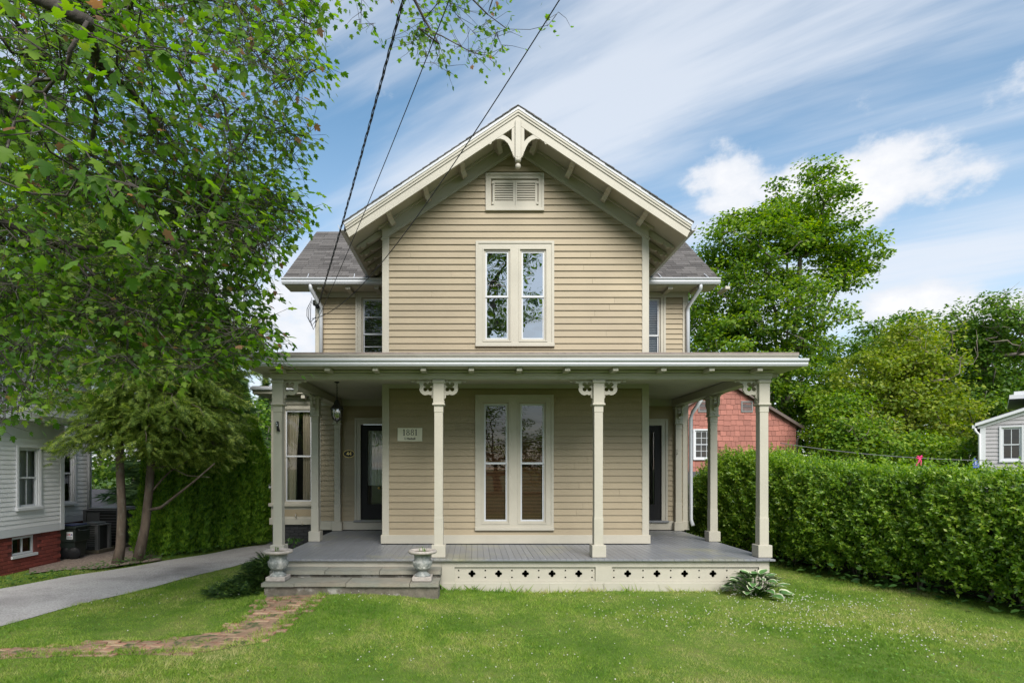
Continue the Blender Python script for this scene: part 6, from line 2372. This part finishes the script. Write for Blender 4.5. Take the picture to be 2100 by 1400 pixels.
# ------------------------------------------------------------------ big maple overhanging from the left
def front_maple():
    global rng
    rng = np.random.default_rng(7)
    base = np.array((-7.2, 2.6, 0.0))
    t = empty('street_maple', 'large maple reaching in from the left with drooping leafy branches', 'tree', tuple(base))
    sk = Skeleton()
    trunk = sk.chain([base + np.array(q) for q in ((0, 0, -.1), (.02, .05, 1.2), (.0, .12, 2.4), (.1, .2, 3.2), (.15, .3, 4.2), (.2, .45, 5.6), (.4, .6, 7.2), (.6, .8, 9.0), (.8, 1.0, 11))])
    V = lambda *q: np.array(P(*q))
    l1 = sk.chain([V(-420, -150, 4.3), V(-150, -60, 4.2), V(60, -12, 4.1), (V(180, 45, 4.15)), V(290, 90, 4.25), V(390, 108, 4.35), V(474, 121, 4.4)], trunk[4])
    l2 = sk.chain([V(-300, 420, 4.6), V(-120, 430, 5.0), V(0, 455, 5.3), V(60, 478, 5.5), V(130, 505, 5.7), V(220, 510, 5.9), V(330, 500, 6.1), V(440, 495, 6.3), V(540, 490, 6.4)], trunk[3])
    l3 = sk.chain([V(190, 580, 5.6), V(160, 650, 5.5), V(125, 715, 5.45), V(95, 770, 5.4)], l2[4])
    l4 = sk.chain([V(205, 575, 5.7), V(250, 620, 5.8), V(310, 665, 5.9), V(380, 700, 6.0)], l2[4])
    l5 = sk.chain([V(200, 130, 4.9), V(270, 190, 5.2), V(330, 260, 5.5), V(380, 330, 5.8), V(450, 420, 6.1)], l1[3])
    l6 = sk.chain([V(400, -260, 6.2), V(700, -120, 7.0), V(830, -40, 7.4), V(870, 40, 7.5), V(900, 90, 7.5)], trunk[6])
    l7 = sk.chain([V(940, -30, 7.6), V(1000, 30, 7.7), V(1040, 60, 7.7)], l6[2])
    l8 = sk.chain([V(-100, 640, 4.6), V(0, 720, 4.9), V(60, 800, 5.1), V(110, 850, 5.2)], l2[0])
    nseed = len(sk.p)
    mask = [(-60, -120), (720, -120), (712, 0), (690, 40), (655, 90), (695, 150), (680, 185), (630, 235), (665, 270), (640, 300), (620, 340), (635, 380), (675, 425), (620, 440), (655, 465), (610, 480), (575, 520), (550, 570), (585, 625), (545, 650), (590, 700), (580, 740), (640, 760), (600, 775), (520, 740), (470, 755), (440, 770), (370, 780), (365, 815), (300, 790), (240, 770), (180, 800), (150, 850), (90, 880), (60, 910), (0, 900), (-60, 900)]

    def sample(n, poly, dlo, dhi, box):
        out = []
        while len(out) < n:
            px = rng.uniform(box[0], box[1], 4 * n)
            py = rng.uniform(box[2], box[3], 4 * n)
            ok = in_poly(px, py, poly)
            for a, b in zip(px[ok], py[ok]):
                D = dlo + (dhi - dlo) * rng.random()
                out.append(np.array(P(a, b, D)))
                if len(out) >= n:
                    break
        return np.array(out)

    inner = [(x * .97 - 6, y) for x, y in mask]
    A = np.concatenate([sample(340, inner, 5.0, 7.6, (-60, 720, 230, 760)), sample(210, inner, 4.4, 7.4, (-60, 720, -100, 260)),
                        sample(110, [(300, 380), (600, 380), (560, 560), (560, 740), (420, 760), (300, 640)], 5.6, 7.2, (290, 600, 380, 760)), sample(50, [(-60, 560), (300, 600), (340, 780), (180, 790), (60, 880), (-60, 880)], 5.0, 6.6, (-60, 370, 560, 900))])
    B = sample(26, [(-60, -80), (420, -80), (460, 300), (330, 480), (150, 620), (-60, 560)], 2.7, 4.2, (-60, 470, -80, 620))
    C = sample(46, [(730, -90), (1060, -90), (1050, 20), (1015, 90), (1020, 125), (940, 110), (905, 150), (850, 120), (830, 70), (800, 60), (745, 55)], 7.0, 8.0, (720, 1060, -90, 160))
    C = np.concatenate([C, np.array([V(740, 50, 7.3), V(770, 48, 7.4), V(920, 155, 7.5), V(1145, 25, 7.4), V(1005, 120, 7.6), V(1030, 95, 7.6)])])
    G = np.array([V(620, 757, 6.6), V(585, 750, 6.6), V(545, 742, 6.5), V(650, 258, 5.9), V(655, 165, 5.9), V(630, 430, 6.2)])
    endsA = sk.attach(np.concatenate([A, G]), wander=.22, step=.22, up_pen=-.1, root=sk.p[l1[0]], start=trunk[3] + 1, sag=.04)
    endsC = sk.attach(C, wander=.2, step=.2, up_pen=-.1, root=sk.p[l6[0]], start=trunk[3] + 1, sag=.04)
    endsB = sk.attach(B, wander=.2, step=.16, up_pen=-.1, root=sk.p[l1[0]], start=trunk[3] + 1, sag=.04)
    mb = sk.mesh(.115, .0034, .62, 7)
    mb.tube([sk.p[i] for i in trunk], [.36, .33, .31, .29, .27, .23, .19, .14, .06], 12)
    mb.build('trunk', M_BARKD, t, True)
    # leaves hang from twigs round each branch end and along the last stretch
    pos, tip, nr, sz = [], [], [], []
    tw = MB()

    def leaves_at(ids, per, rad, s0, s1):
        for i in ids:
            e = sk.p[i]
            q = sk.par[i]
            back = sk.p[q] if q >= 0 else e
            d = e - back
            d = d / (np.linalg.norm(d) + 1e-9)
            for k in range(per):
                u = rng.random()
                start_ = e - d * rad * 1.3 * u
                off = rng.normal(size=3) * np.array([1, 1, .55]) * rad * .75
                off[2] -= .12 * rad
                p = start_ + off
                pxx = CX + p[0] * F / p[1]
                pyy = CY - (p[2] - CZ) * F / p[1]
                if rad > .1 and i in setA and not in_poly(np.array([pxx - 16]), np.array([pyy - 4]), mask)[0] and pxx > -40:
                    continue
                pos.append(p)
                o_ = norm(off + d * .4 + np.array([.15, 0, -.35]) * rad * 3 + rng.normal(size=3) * .15)
                tip.append(o_)
                nr.append(norm(np.array([0, 0, 1.0]) + rng.normal(size=3) * .30 + np.array([0, -.10, 0])))
                sz.append(rng.uniform(s0, s1))
                if k % 2 == 0:
                    tw.tube([start_, start_ + off * .5 + rng.normal(size=3) * .01, p], [.0035, .0026, .0018], 3)
    setA = set(endsA)
    leaves_at(endsA, 26, .32, .045, .084)
    leaves_at(endsC, 12, .19, .042, .075)
    nA = len(pos)
    leaves_at(endsB, 10, .20, .06, .10)
    # some leaves along the outer branches
    for i in range(nseed, len(sk.p), 3):
        p = sk.p[i] + rng.normal(size=3) * .06
        pxx = CX + p[0] * F / max(p[1], .1)
        pyy = CY - (p[2] - CZ) * F / max(p[1], .1)
        if in_poly(np.array([pxx]), np.array([pyy]), mask)[0]:
            pos.append(p)
            tip.append(norm(rng.normal(size=3) + np.array([.2, 0, -.5])))
            nr.append(norm(np.array([0, 0, 1.0]) + rng.normal(size=3) * .4))
            sz.append(rng.uniform(.06, .11))
    tw.build('twig', M_BARKD, t)['kind'] = 'stuff'
    pos, tip, nr, sz = np.array(pos), np.array(tip), np.array(nr), np.array(sz)
    # the leaves that show largest are single parts
    app = sz / pos[:, 1]
    pxx = CX + pos[:, 0] * F / pos[:, 1]
    pyy = CY - (pos[:, 2] - CZ) * F / pos[:, 1]
    inside = (pxx > 10) & (pxx < 1090) & (pyy > 10) & (pyy < 1390)
    order = np.argsort(-np.where(inside, app, 0))
    big = order[:295]
    rest = np.setdiff1d(np.arange(len(pos)), big)
    scatter('foliage', MAPLE, MAPLE_F, pos[rest], tip[rest], nr[rest], sz[rest], L_MAPLE, t)['kind'] = 'stuff'
    big_mat = leaf_mat_object('maple_leaf_near', [(0, (.055, .130, .015)), (.5, (.115, .225, .023)), (.92, (.18, .29, .03)), (.955, (.15, .21, .03)), (.97, (.24, .12, .055)), (1, (.26, .15, .08))])
    me = bpy.data.meshes.new('leaf')
    me.from_pydata(MAPLE, [], MAPLE_F)
    me.materials.append(big_mat)
    me.polygons.foreach_set('use_smooth', [True] * len(me.polygons))
    for i in big:
        tv_ = Vector(norm(tip[i]))
        sd = tv_.cross(Vector(nr[i])).normalized()
        up = sd.cross(tv_)
        Mx = Matrix((sd, tv_, up)).transposed().to_euler()
        inst('leaf', me, t, tuple(pos[i]), Mx, (sz[i],) * 3)
    return t


def leaf_mat_object(name, stops):
    """As leaf_mat, with the colour drawn per object, and pale veins."""
    m = leaf_mat(name, stops, .52, .58)
    N, L = m.node_tree.nodes, m.node_tree.links
    oi = N.new('ShaderNodeObjectInfo')
    rp = [n for n in N if n.type == 'VALTORGB'][0]
    for l in list(rp.inputs[0].links):
        L.remove(l)
    L.new(oi.outputs['Random'], rp.inputs[0])
    return m


front_maple()

# ------------------------------------------------------------------ unseen trees across the street, shaped for window reflections; lower one added to block sky
street_spots = [('reflection_tree', 'tall green tree across the street behind the camera', (-1.5, -15, 0), [(-1.2, -15, 14, 3.6, 3, 4.5), (0.6, -14.5, 10, 2.4, 2.5, 3), (2.6, -15, 15.2, 1.2, 2, 2.4), (3.2, -15, 11.8, 1.6, 2, 1.2), (-5.5, -15, 11, 4, 3, 4.5)], 240),
                ('reflection_tree', 'lower green tree added unseen behind the camera to block sky in the window reflections', (2.0, -27, 0), [(1.5, -27, 4.6, 3.6, 3, 3.6), (5.5, -27, 3.2, 3.5, 3, 2.6), (-4, -27, 4, 4, 3, 3.5)], 190)]
for nm, lb, b_, el_, n_ in street_spots:
    broad_tree(nm, lb, b_, el_, n_, 100, .6, .17, L_TREE3, trunk_r=.35, forks=3, group='trees across the street')

# ------------------------------------------------------------------ service cables
M_CABLE = mat('cable_black', (.018, .018, .02), .5)


def sagline(a, b, sag, n=40):
    a, b = Vector(a), Vector(b)
    out = []
    for i in range(n + 1):
        t = i / n
        p = a.lerp(b, t)
        p.z -= sag * 4 * t * (1 - t)
        out.append(p)
    return out


def to_frame_top(a, px, py, D, ext):
    """Far point of a cable that starts at a and passes the point seen at (px, py) at depth D."""
    b = P(px, py, D)
    return a + (b - a) * ext


anc = P(652, 628, 12.86)
e1 = to_frame_top(anc, 816, 0, 6.3, 1.75)
tw1 = empty('twisted_service_cable', 'twisted black service cable from the house corner to the top left of the gable', 'cable', tuple(anc))
base_pts = sagline(anc, e1, .22, 260)
for ph, r_ in ((0, .0085), (2.09, .0085), (4.19, .0065)):
    pts = []
    for i, p in enumerate(base_pts):
        a = i * .42 + ph + .6 * math.sin(i * .05)
        amp = .012
        pts.append(p + Vector((math.cos(a) * amp, 0, math.sin(a) * amp)))
    MB().tube(pts, r_ * .85, 5).build('strand', M_CABLE, tw1, True)
MB().lathe([(.01, -.05), (.04, -.04), (.045, 0), (.04, .04), (.01, .05)], 12, tuple(anc)).build('wedge_clamp', M_BLACK, tw1, True)
MB().tube([anc, anc + Vector((-.02, .05, .0)), anc + Vector((-.05, .13, .0))], .012, 6).build('clevis', M_IRON, tw1, True)
# the drip loop down the corner
for k, (dx, dz) in enumerate(((-.16, -.42), (-.20, -.34), (-.12, -.5))):
    q = anc + Vector((-.05, .05, 0))
    MB().tube([q + Vector((.0, 0, .0)), q + Vector((-.10, -.02, .10 + .05 * k)), q + Vector((dx, -.02, -.05)), q + Vector((dx - .01, 0, dz * .6)), q + Vector((dx + .05, .02, dz)), q + Vector((-.03, .05, dz + .12)), q + Vector((-.0, .08, dz + .3))], .008, 5).build('drip_loop', M_CABLE, tw1, True)
MB().bevel_box(anc.x - .14, anc.x - .02, 12.93, 13.0, anc.z + .04, anc.z + .17, .02).build('weatherhead', M_TRIM, tw1)
an2 = P(648, 662, 12.86)
c2 = MB().tube(sagline(an2, to_frame_top(an2, 900, 0, 6.3, 1.75), .30, 60), .0062, 5).build('telephone_cable', M_CABLE, None, True)
tag(c2, 'thin straight black cable between the twisted cable and the gable peak', 'cable')
an3 = P(640, 653, 12.86)
kx_, ky_, kz_ = [], [], []
for yq, zq in ((12.86, 5.21), (12.14, 5.14), (11.22, 5.19), (10.3, 5.39), (9.55, 5.66), (8.23, 6.24), (7.43, 6.64), (6.5, 7.14), (5.0, 8.02), (3.0, 9.35), (1.0, 10.85)):
    ky_.append(yq)
    kz_.append(zq)
fit = np.polyfit(ky_, kz_, 4)
cab = [(-3.594 + (12.86 - q) * .7164, q, float(np.polyval(fit, q))) for q in np.linspace(12.86, 1.0, 70)]
c3 = MB().tube(cab, .0072, 5).build('communication_cable', M_CABLE, None, True)
tag(c3, 'black cable crossing in front of the gable and roof edge', 'cable')

# clothes line beyond the hedge with a pink ribbon
la, lb_ = P(1600, 908, 19), P(2030, 944, 17)
cl = MB().tube(sagline(la, lb_, .12, 30), .012, 5).build('garden_cable', mat('cable_grey', (.10, .10, .11), .6), None, True)
tag(cl, 'grey line strung behind the hedge below the yellow green tree', 'cable')
rbp = P(1886, 938, 17.6)
rb = empty('pink_ribbon', 'pink ribbon tied on the line behind the hedge', 'ribbon', tuple(rbp))
M_PINK = mat('pink_cloth', (.62, .03, .16), .7)
for pts in (((0, 0, 0), (-.06, 0, .05), (-.10, 0, 0), (-.05, 0, -.03), (0, 0, 0)), ((0, 0, 0), (.06, 0, .06), (.09, .02, .01), (.04, 0, -.02)), ((0, 0, 0), (-.03, 0, -.12), (-.10, 0, -.22), (-.08, 0, -.32)), ((0, 0, 0), (.04, 0, -.1), (.03, 0, -.2), (.06, 0, -.27))):
    MB().tube([rbp + Vector(q) for q in pts], .022, 5).build('loop', M_PINK, rb, True)
bc = P(2002, 945, 17.2)
vs = [(bc.x - .10, bc.y, bc.z - .2), (bc.x + .12, bc.y + .02, bc.z - .2), (bc.x + .1, bc.y + .04, bc.z - .02), (bc.x - .05, bc.y, bc.z + .1), (bc.x - .10, bc.y, bc.z + .02)]
o = mesh_obj('blue_cloth', vs + [(x, y + .01, z) for x, y, z in vs], [(0, 1, 2, 3, 4), (9, 8, 7, 6, 5), (0, 5, 6, 1), (1, 6, 7, 2), (2, 7, 8, 3), (3, 8, 9, 4), (4, 9, 5, 0)], mat('blue_white_cloth', (.05, .08, .38), .8, col2=(.6, .62, .7), mixlo=.55, mixhi=.58, mscale=22))
tag(o, 'bit of blue and white cloth behind the hedge beside the grey house', 'cloth')


# ------------------------------------------------------------------ grass and clover
def grass_mat():
    m = bpy.data.materials.new('grass_blade')
    m.use_nodes = True
    N, L = m.node_tree.nodes, m.node_tree.links
    b = N['Principled BSDF']
    b.inputs['Roughness'].default_value = .55
    b.inputs['Specular IOR Level'].default_value = .3
    tc = N.new('ShaderNodeTexCoord')
    n1 = N.new('ShaderNodeTexNoise')
    n1.inputs['Scale'].default_value = .62
    n1.inputs['Detail'].default_value = 5
    n1.inputs['Roughness'].default_value = .6
    L.new(tc.outputs['Object'], n1.inputs['Vector'])
    n2 = N.new('ShaderNodeTexNoise')
    n2.inputs['Scale'].default_value = 3.5
    n2.inputs['Detail'].default_value = 4
    L.new(tc.outputs['Object'], n2.inputs['Vector'])
    n3 = N.new('ShaderNodeTexNoise')
    n3.inputs['Scale'].default_value = 16
    n3.inputs['Detail'].default_value = 3
    L.new(tc.outputs['Object'], n3.inputs['Vector'])
    geo = N.new('ShaderNodeNewGeometry')

    def madd(a, k, c):
        q = N.new('ShaderNodeMath')
        q.operation = 'MULTIPLY_ADD'
        L.new(a, q.inputs[0])
        q.inputs[1].default_value = k
        if isinstance(c, float):
            q.inputs[2].default_value = c
        else:
            L.new(c, q.inputs[2])
        return q.outputs[0]
    f = madd(n1.outputs['Fac'], 2.5, madd(n2.outputs['Fac'], .9, madd(n3.outputs['Fac'], .8, madd(geo.outputs['Random Per Island'], .45, -1.80))))
    rp = N.new('ShaderNodeValToRGB')
    e = rp.color_ramp.elements
    e[0].position, e[0].color = 0.1, (.095, .205, .016, 1)
    e[1].position, e[1].color = 1.0, (.47, .44, .19, 1)
    for p, c in ((.4, (.165, .285, .026)), (.62, (.26, .365, .05)), (.80, (.36, .40, .10))):
        k = e.new(p)
        k.color = (*c, 1)
    L.new(f, rp.inputs[0])
    L.new(rp.outputs[0], b.inputs['Base Color'])
    tr = N.new('ShaderNodeBsdfTranslucent')
    hs = N.new('ShaderNodeHueSaturation')
    hs.inputs['Value'].default_value = 1.4
    L.new(rp.outputs[0], hs.inputs['Color'])
    L.new(hs.outputs[0], tr.inputs['Color'])
    mx = N.new('ShaderNodeMixShader')
    mx.inputs[0].default_value = .3
    L.new(b.outputs[0], mx.inputs[1])
    L.new(tr.outputs[0], mx.inputs[2])
    L.new(mx.outputs[0], N['Material Output'].inputs[0])
    return m


def grow_grass():
    global rng
    rng = np.random.default_rng(104)
    def blocked(x, y):
        wx, wy = x + .05 * np.sin(x * 7 + y * 5) + .03 * np.sin(y * 23), y + .05 * np.sin(x * 9 - y * 6) + .03 * np.sin(x * 19)
        b = in_poly(wx, wy, drive_poly) | in_poly(x, y, gravel_poly)
        b |= (x > PX0 + .02) & (x < PX1 - .02) & (y > SK - .02)
        b |= (x > Lx[0] + .02) & (x < Lx[-1] - .02) & (y > Y1 + .03) & (y < 9.2)
        b |= (x < -8.26) & (y > 5)
        hx = np.interp(y, HL[:, 1], HL[:, 0])
        b |= x > hx + .45
        return b
    X, Y = [], []
    for x0, x1, y0, y1, dens in ((-6.2, 7.6, 4.6, 6.3, 7200), (-6.6, 7.4, 6.3, 7.8, 6000), (-8.2, 7.2, 7.8, 9.3, 4600), (-8.3, 6.6, 9.3, 12.5, 2600), (-8.0, 6.0, 12.5, 16.0, 1500)):
        n = int((x1 - x0) * (y1 - y0) * dens)
        X.append(rng.uniform(x0, x1, n))
        Y.append(rng.uniform(y0, y1, n))
    x, y = np.concatenate(X), np.concatenate(Y)
    ok = ~blocked(x, y)
    # thin on the path except in tufts
    onp = in_poly(x + .07 * np.sin(x * 6 + y * 8) + .04 * np.sin(y * 21), y + .06 * np.sin(x * 8 - y * 5) + .03 * np.sin(x * 25), path_poly)
    tuft = (np.sin(x * 9 + y * 4) * np.sin(y * 11 - x * 6) + .35 * np.sin(x * 31) * np.sin(y * 27)) > .42
    edge = ~in_poly(x + .10, y, path_poly) | ~in_poly(x - .10, y, path_poly) | ~in_poly(x, y + .08, path_poly) | ~in_poly(x, y - .08, path_poly)
    dist = np.full(len(x), 9.0)
    q_ = np.flatnonzero(onp)
    for (ax, ay), (bx_, by_) in zip(path_poly, path_poly[1:] + path_poly[:1]):
        vx_, vy_ = bx_ - ax, by_ - ay
        tt = np.clip(((x[q_] - ax) * vx_ + (y[q_] - ay) * vy_) / (vx_ * vx_ + vy_ * vy_), 0, 1)
        dist[q_] = np.minimum(dist[q_], np.hypot(x[q_] - ax - tt * vx_, y[q_] - ay - tt * vy_))
    reach = .16 + .08 * np.sin(x * 5 + 2 * np.sin(y * 4)) + .05 * np.sin(x * 13 + y * 9)
    ok &= ~onp | (rng.random(len(x)) < np.clip(1.3 * (1 - dist / np.maximum(reach, .01)), 0, 1)) | (tuft & (rng.random(len(x)) < .55))
    # only what the camera could see
    px = CX + x * F / y
    ok &= (px > -180) & (px < 2280)
    x, y = x[ok], y[ok]
    n = len(x)
    z = ground(x, y)
    patchy = .5 + .5 * np.sin(x * 1.1 + 1.3 * np.sin(y * .9)) * np.cos(y * 1.4 + .8 * np.sin(x * .7))
    tuftn = np.sin(x * 23 + 3 * np.sin(y * 11)) * np.sin(y * 27 + 2 * np.sin(x * 13))
    h = rng.uniform(.020, .046, n) * (.75 + .55 * patchy) * (1 + .35 * tuftn)
    near_edge = (np.abs(y - SK) < .1) & (x > sx0) & (x < PX1)
    h = np.where(near_edge, h * np.where(rng.random(n) < .15, rng.uniform(2, 4.5, n), rng.uniform(1, 2, n)), h)
    onp = in_poly(x, y, path_poly)
    h = np.where(onp, h * rng.uniform(.8, 1.7, n), h)
    pos = np.stack([x, y, z - .004 + np.where(onp, .016, 0)], -1)
    a = rng.uniform(0, 2 * math.pi, n)
    lean = rng.uniform(.25, 1.5, n)
    tip = norm(np.stack([np.cos(a) * lean, np.sin(a) * lean, np.ones(n)], -1))
    a2 = rng.uniform(0, 2 * math.pi, n)
    nr_ = np.stack([np.cos(a2), np.sin(a2), np.full(n, .3)], -1)
    blade = [(-.055, 0, 0), (.055, 0, 0), (0, 1, .0)]
    o = scatter('grass', blade, [(0, 1, 2)], pos, tip, nr_, h * 1.0, grass_mat())
    tag(o, 'mown green lawn grass in front of the house', 'grass', kind='stuff')


grow_grass()


def clover():
    # drifts of small white flower heads
    dr = [(on_ground(1380, 1268), .55, 90), (on_ground(1620, 1240), .5, 120), (on_ground(1640, 1290), .6, 130), (on_ground(1820, 1300), .7, 110), (on_ground(1750, 1240), .5, 80), (on_ground(1950, 1330), .6, 70),
          (on_ground(1150, 1310), .9, 40), (on_ground(1000, 1380), 1.0, 45), (on_ground(740, 1240), .35, 26), (on_ground(1500, 1220), .45, 60), (on_ground(300, 1240), 1.0, 50), (on_ground(1300, 1240), .8, 45), (on_ground(700, 1330), 1.2, 30)]
    X, Y = [], []
    for (cx_, cy_), r_, n_ in dr:
        X.append(rng.normal(cx_, r_, n_))
        Y.append(rng.normal(cy_, r_ * .7, n_))
    x, y = np.concatenate(X), np.concatenate(Y)
    ok = ~in_poly(x, y, drive_poly) & ~in_poly(x, y, path_poly) & ((y < SK - .1) | (x > PX1 + .1) | (x < PX0 - .3)) & (x < np.interp(y, HL[:, 1], HL[:, 0]) - .1) & ~((x > Lx[0]) & (x < Lx[-1]) & (y > Y1 - .05))
    x, y = x[ok], y[ok]
    n = len(x)
    pos = np.stack([x, y, ground(x, y) + rng.uniform(.035, .06, n)], -1)
    k = 8
    vs = [(0, 0, -.3)] + [(.5 * math.cos(2 * math.pi * i / 6), .5 * math.sin(2 * math.pi * i / 6), .1) for i in range(6)] + [(0, 0, .55)]
    fs = [(0, 1 + (i + 1) % 6, 1 + i) for i in range(6)] + [(7, 1 + i, 1 + (i + 1) % 6) for i in range(6)]
    o = scatter('clover_flowers', vs, fs, pos, np.tile(np.array([0, 1.0, 0]), (n, 1)) + rng.normal(size=(n, 3)) * .2, np.tile(np.array([0, 0, 1.0]), (n, 1)), rng.uniform(.011, .020, n), mat('clover_white', (.50, .49, .43), .8))
    tag(o, 'small white clover heads dotted over the lawn', 'flowers', kind='stuff')


clover()


def clover_leaves():
    """Low broad leaves of clover and plantain in drifts through the grass."""
    n = 5200
    x = rng.uniform(-6, 7, n)
    y = 5.0 + rng.random(n) ** 1.3 * 5.5
    drift = np.sin(x * 1.7 + 1.1 * np.sin(y * 1.3)) * np.sin(y * 2.1 + .7 * x) + .4 * np.sin(x * 5.1) * np.sin(y * 6.3)
    ok = (drift > .25) & ~in_poly(x, y, drive_poly) & ~in_poly(x, y, path_poly) & ((y < SK - .05) | (x > PX1 + .1) | (x < PX0 - .2)) & (x < np.interp(y, HL[:, 1], HL[:, 0])) & ~((x > Lx[0] - .05) & (x < Lx[-1] + .05) & (y > Y1 - .03))
    x, y = x[ok], y[ok]
    n = len(x)
    pos = np.stack([x, y, ground(x, y) + rng.uniform(.02, .05, n)], -1)
    a = rng.uniform(0, 6.28, n)
    o = scatter('clover_leaves', OVAL[:6], [(0, 1, 5), (1, 2, 4, 5), (2, 3, 4)], pos, np.stack([np.cos(a), np.sin(a), rng.uniform(.0, .5, n)], -1), norm(np.array([0, 0, 1.0]) + rng.normal(size=(n, 3)) * .25), rng.uniform(.018, .042, n), leaf_mat('clover_leaf', [(0, (.06, .16, .02)), (1, (.16, .28, .04))], .3, .5))
    tag(o, 'low clover and plantain leaves in drifts through the lawn', 'clover', kind='stuff')


clover_leaves()
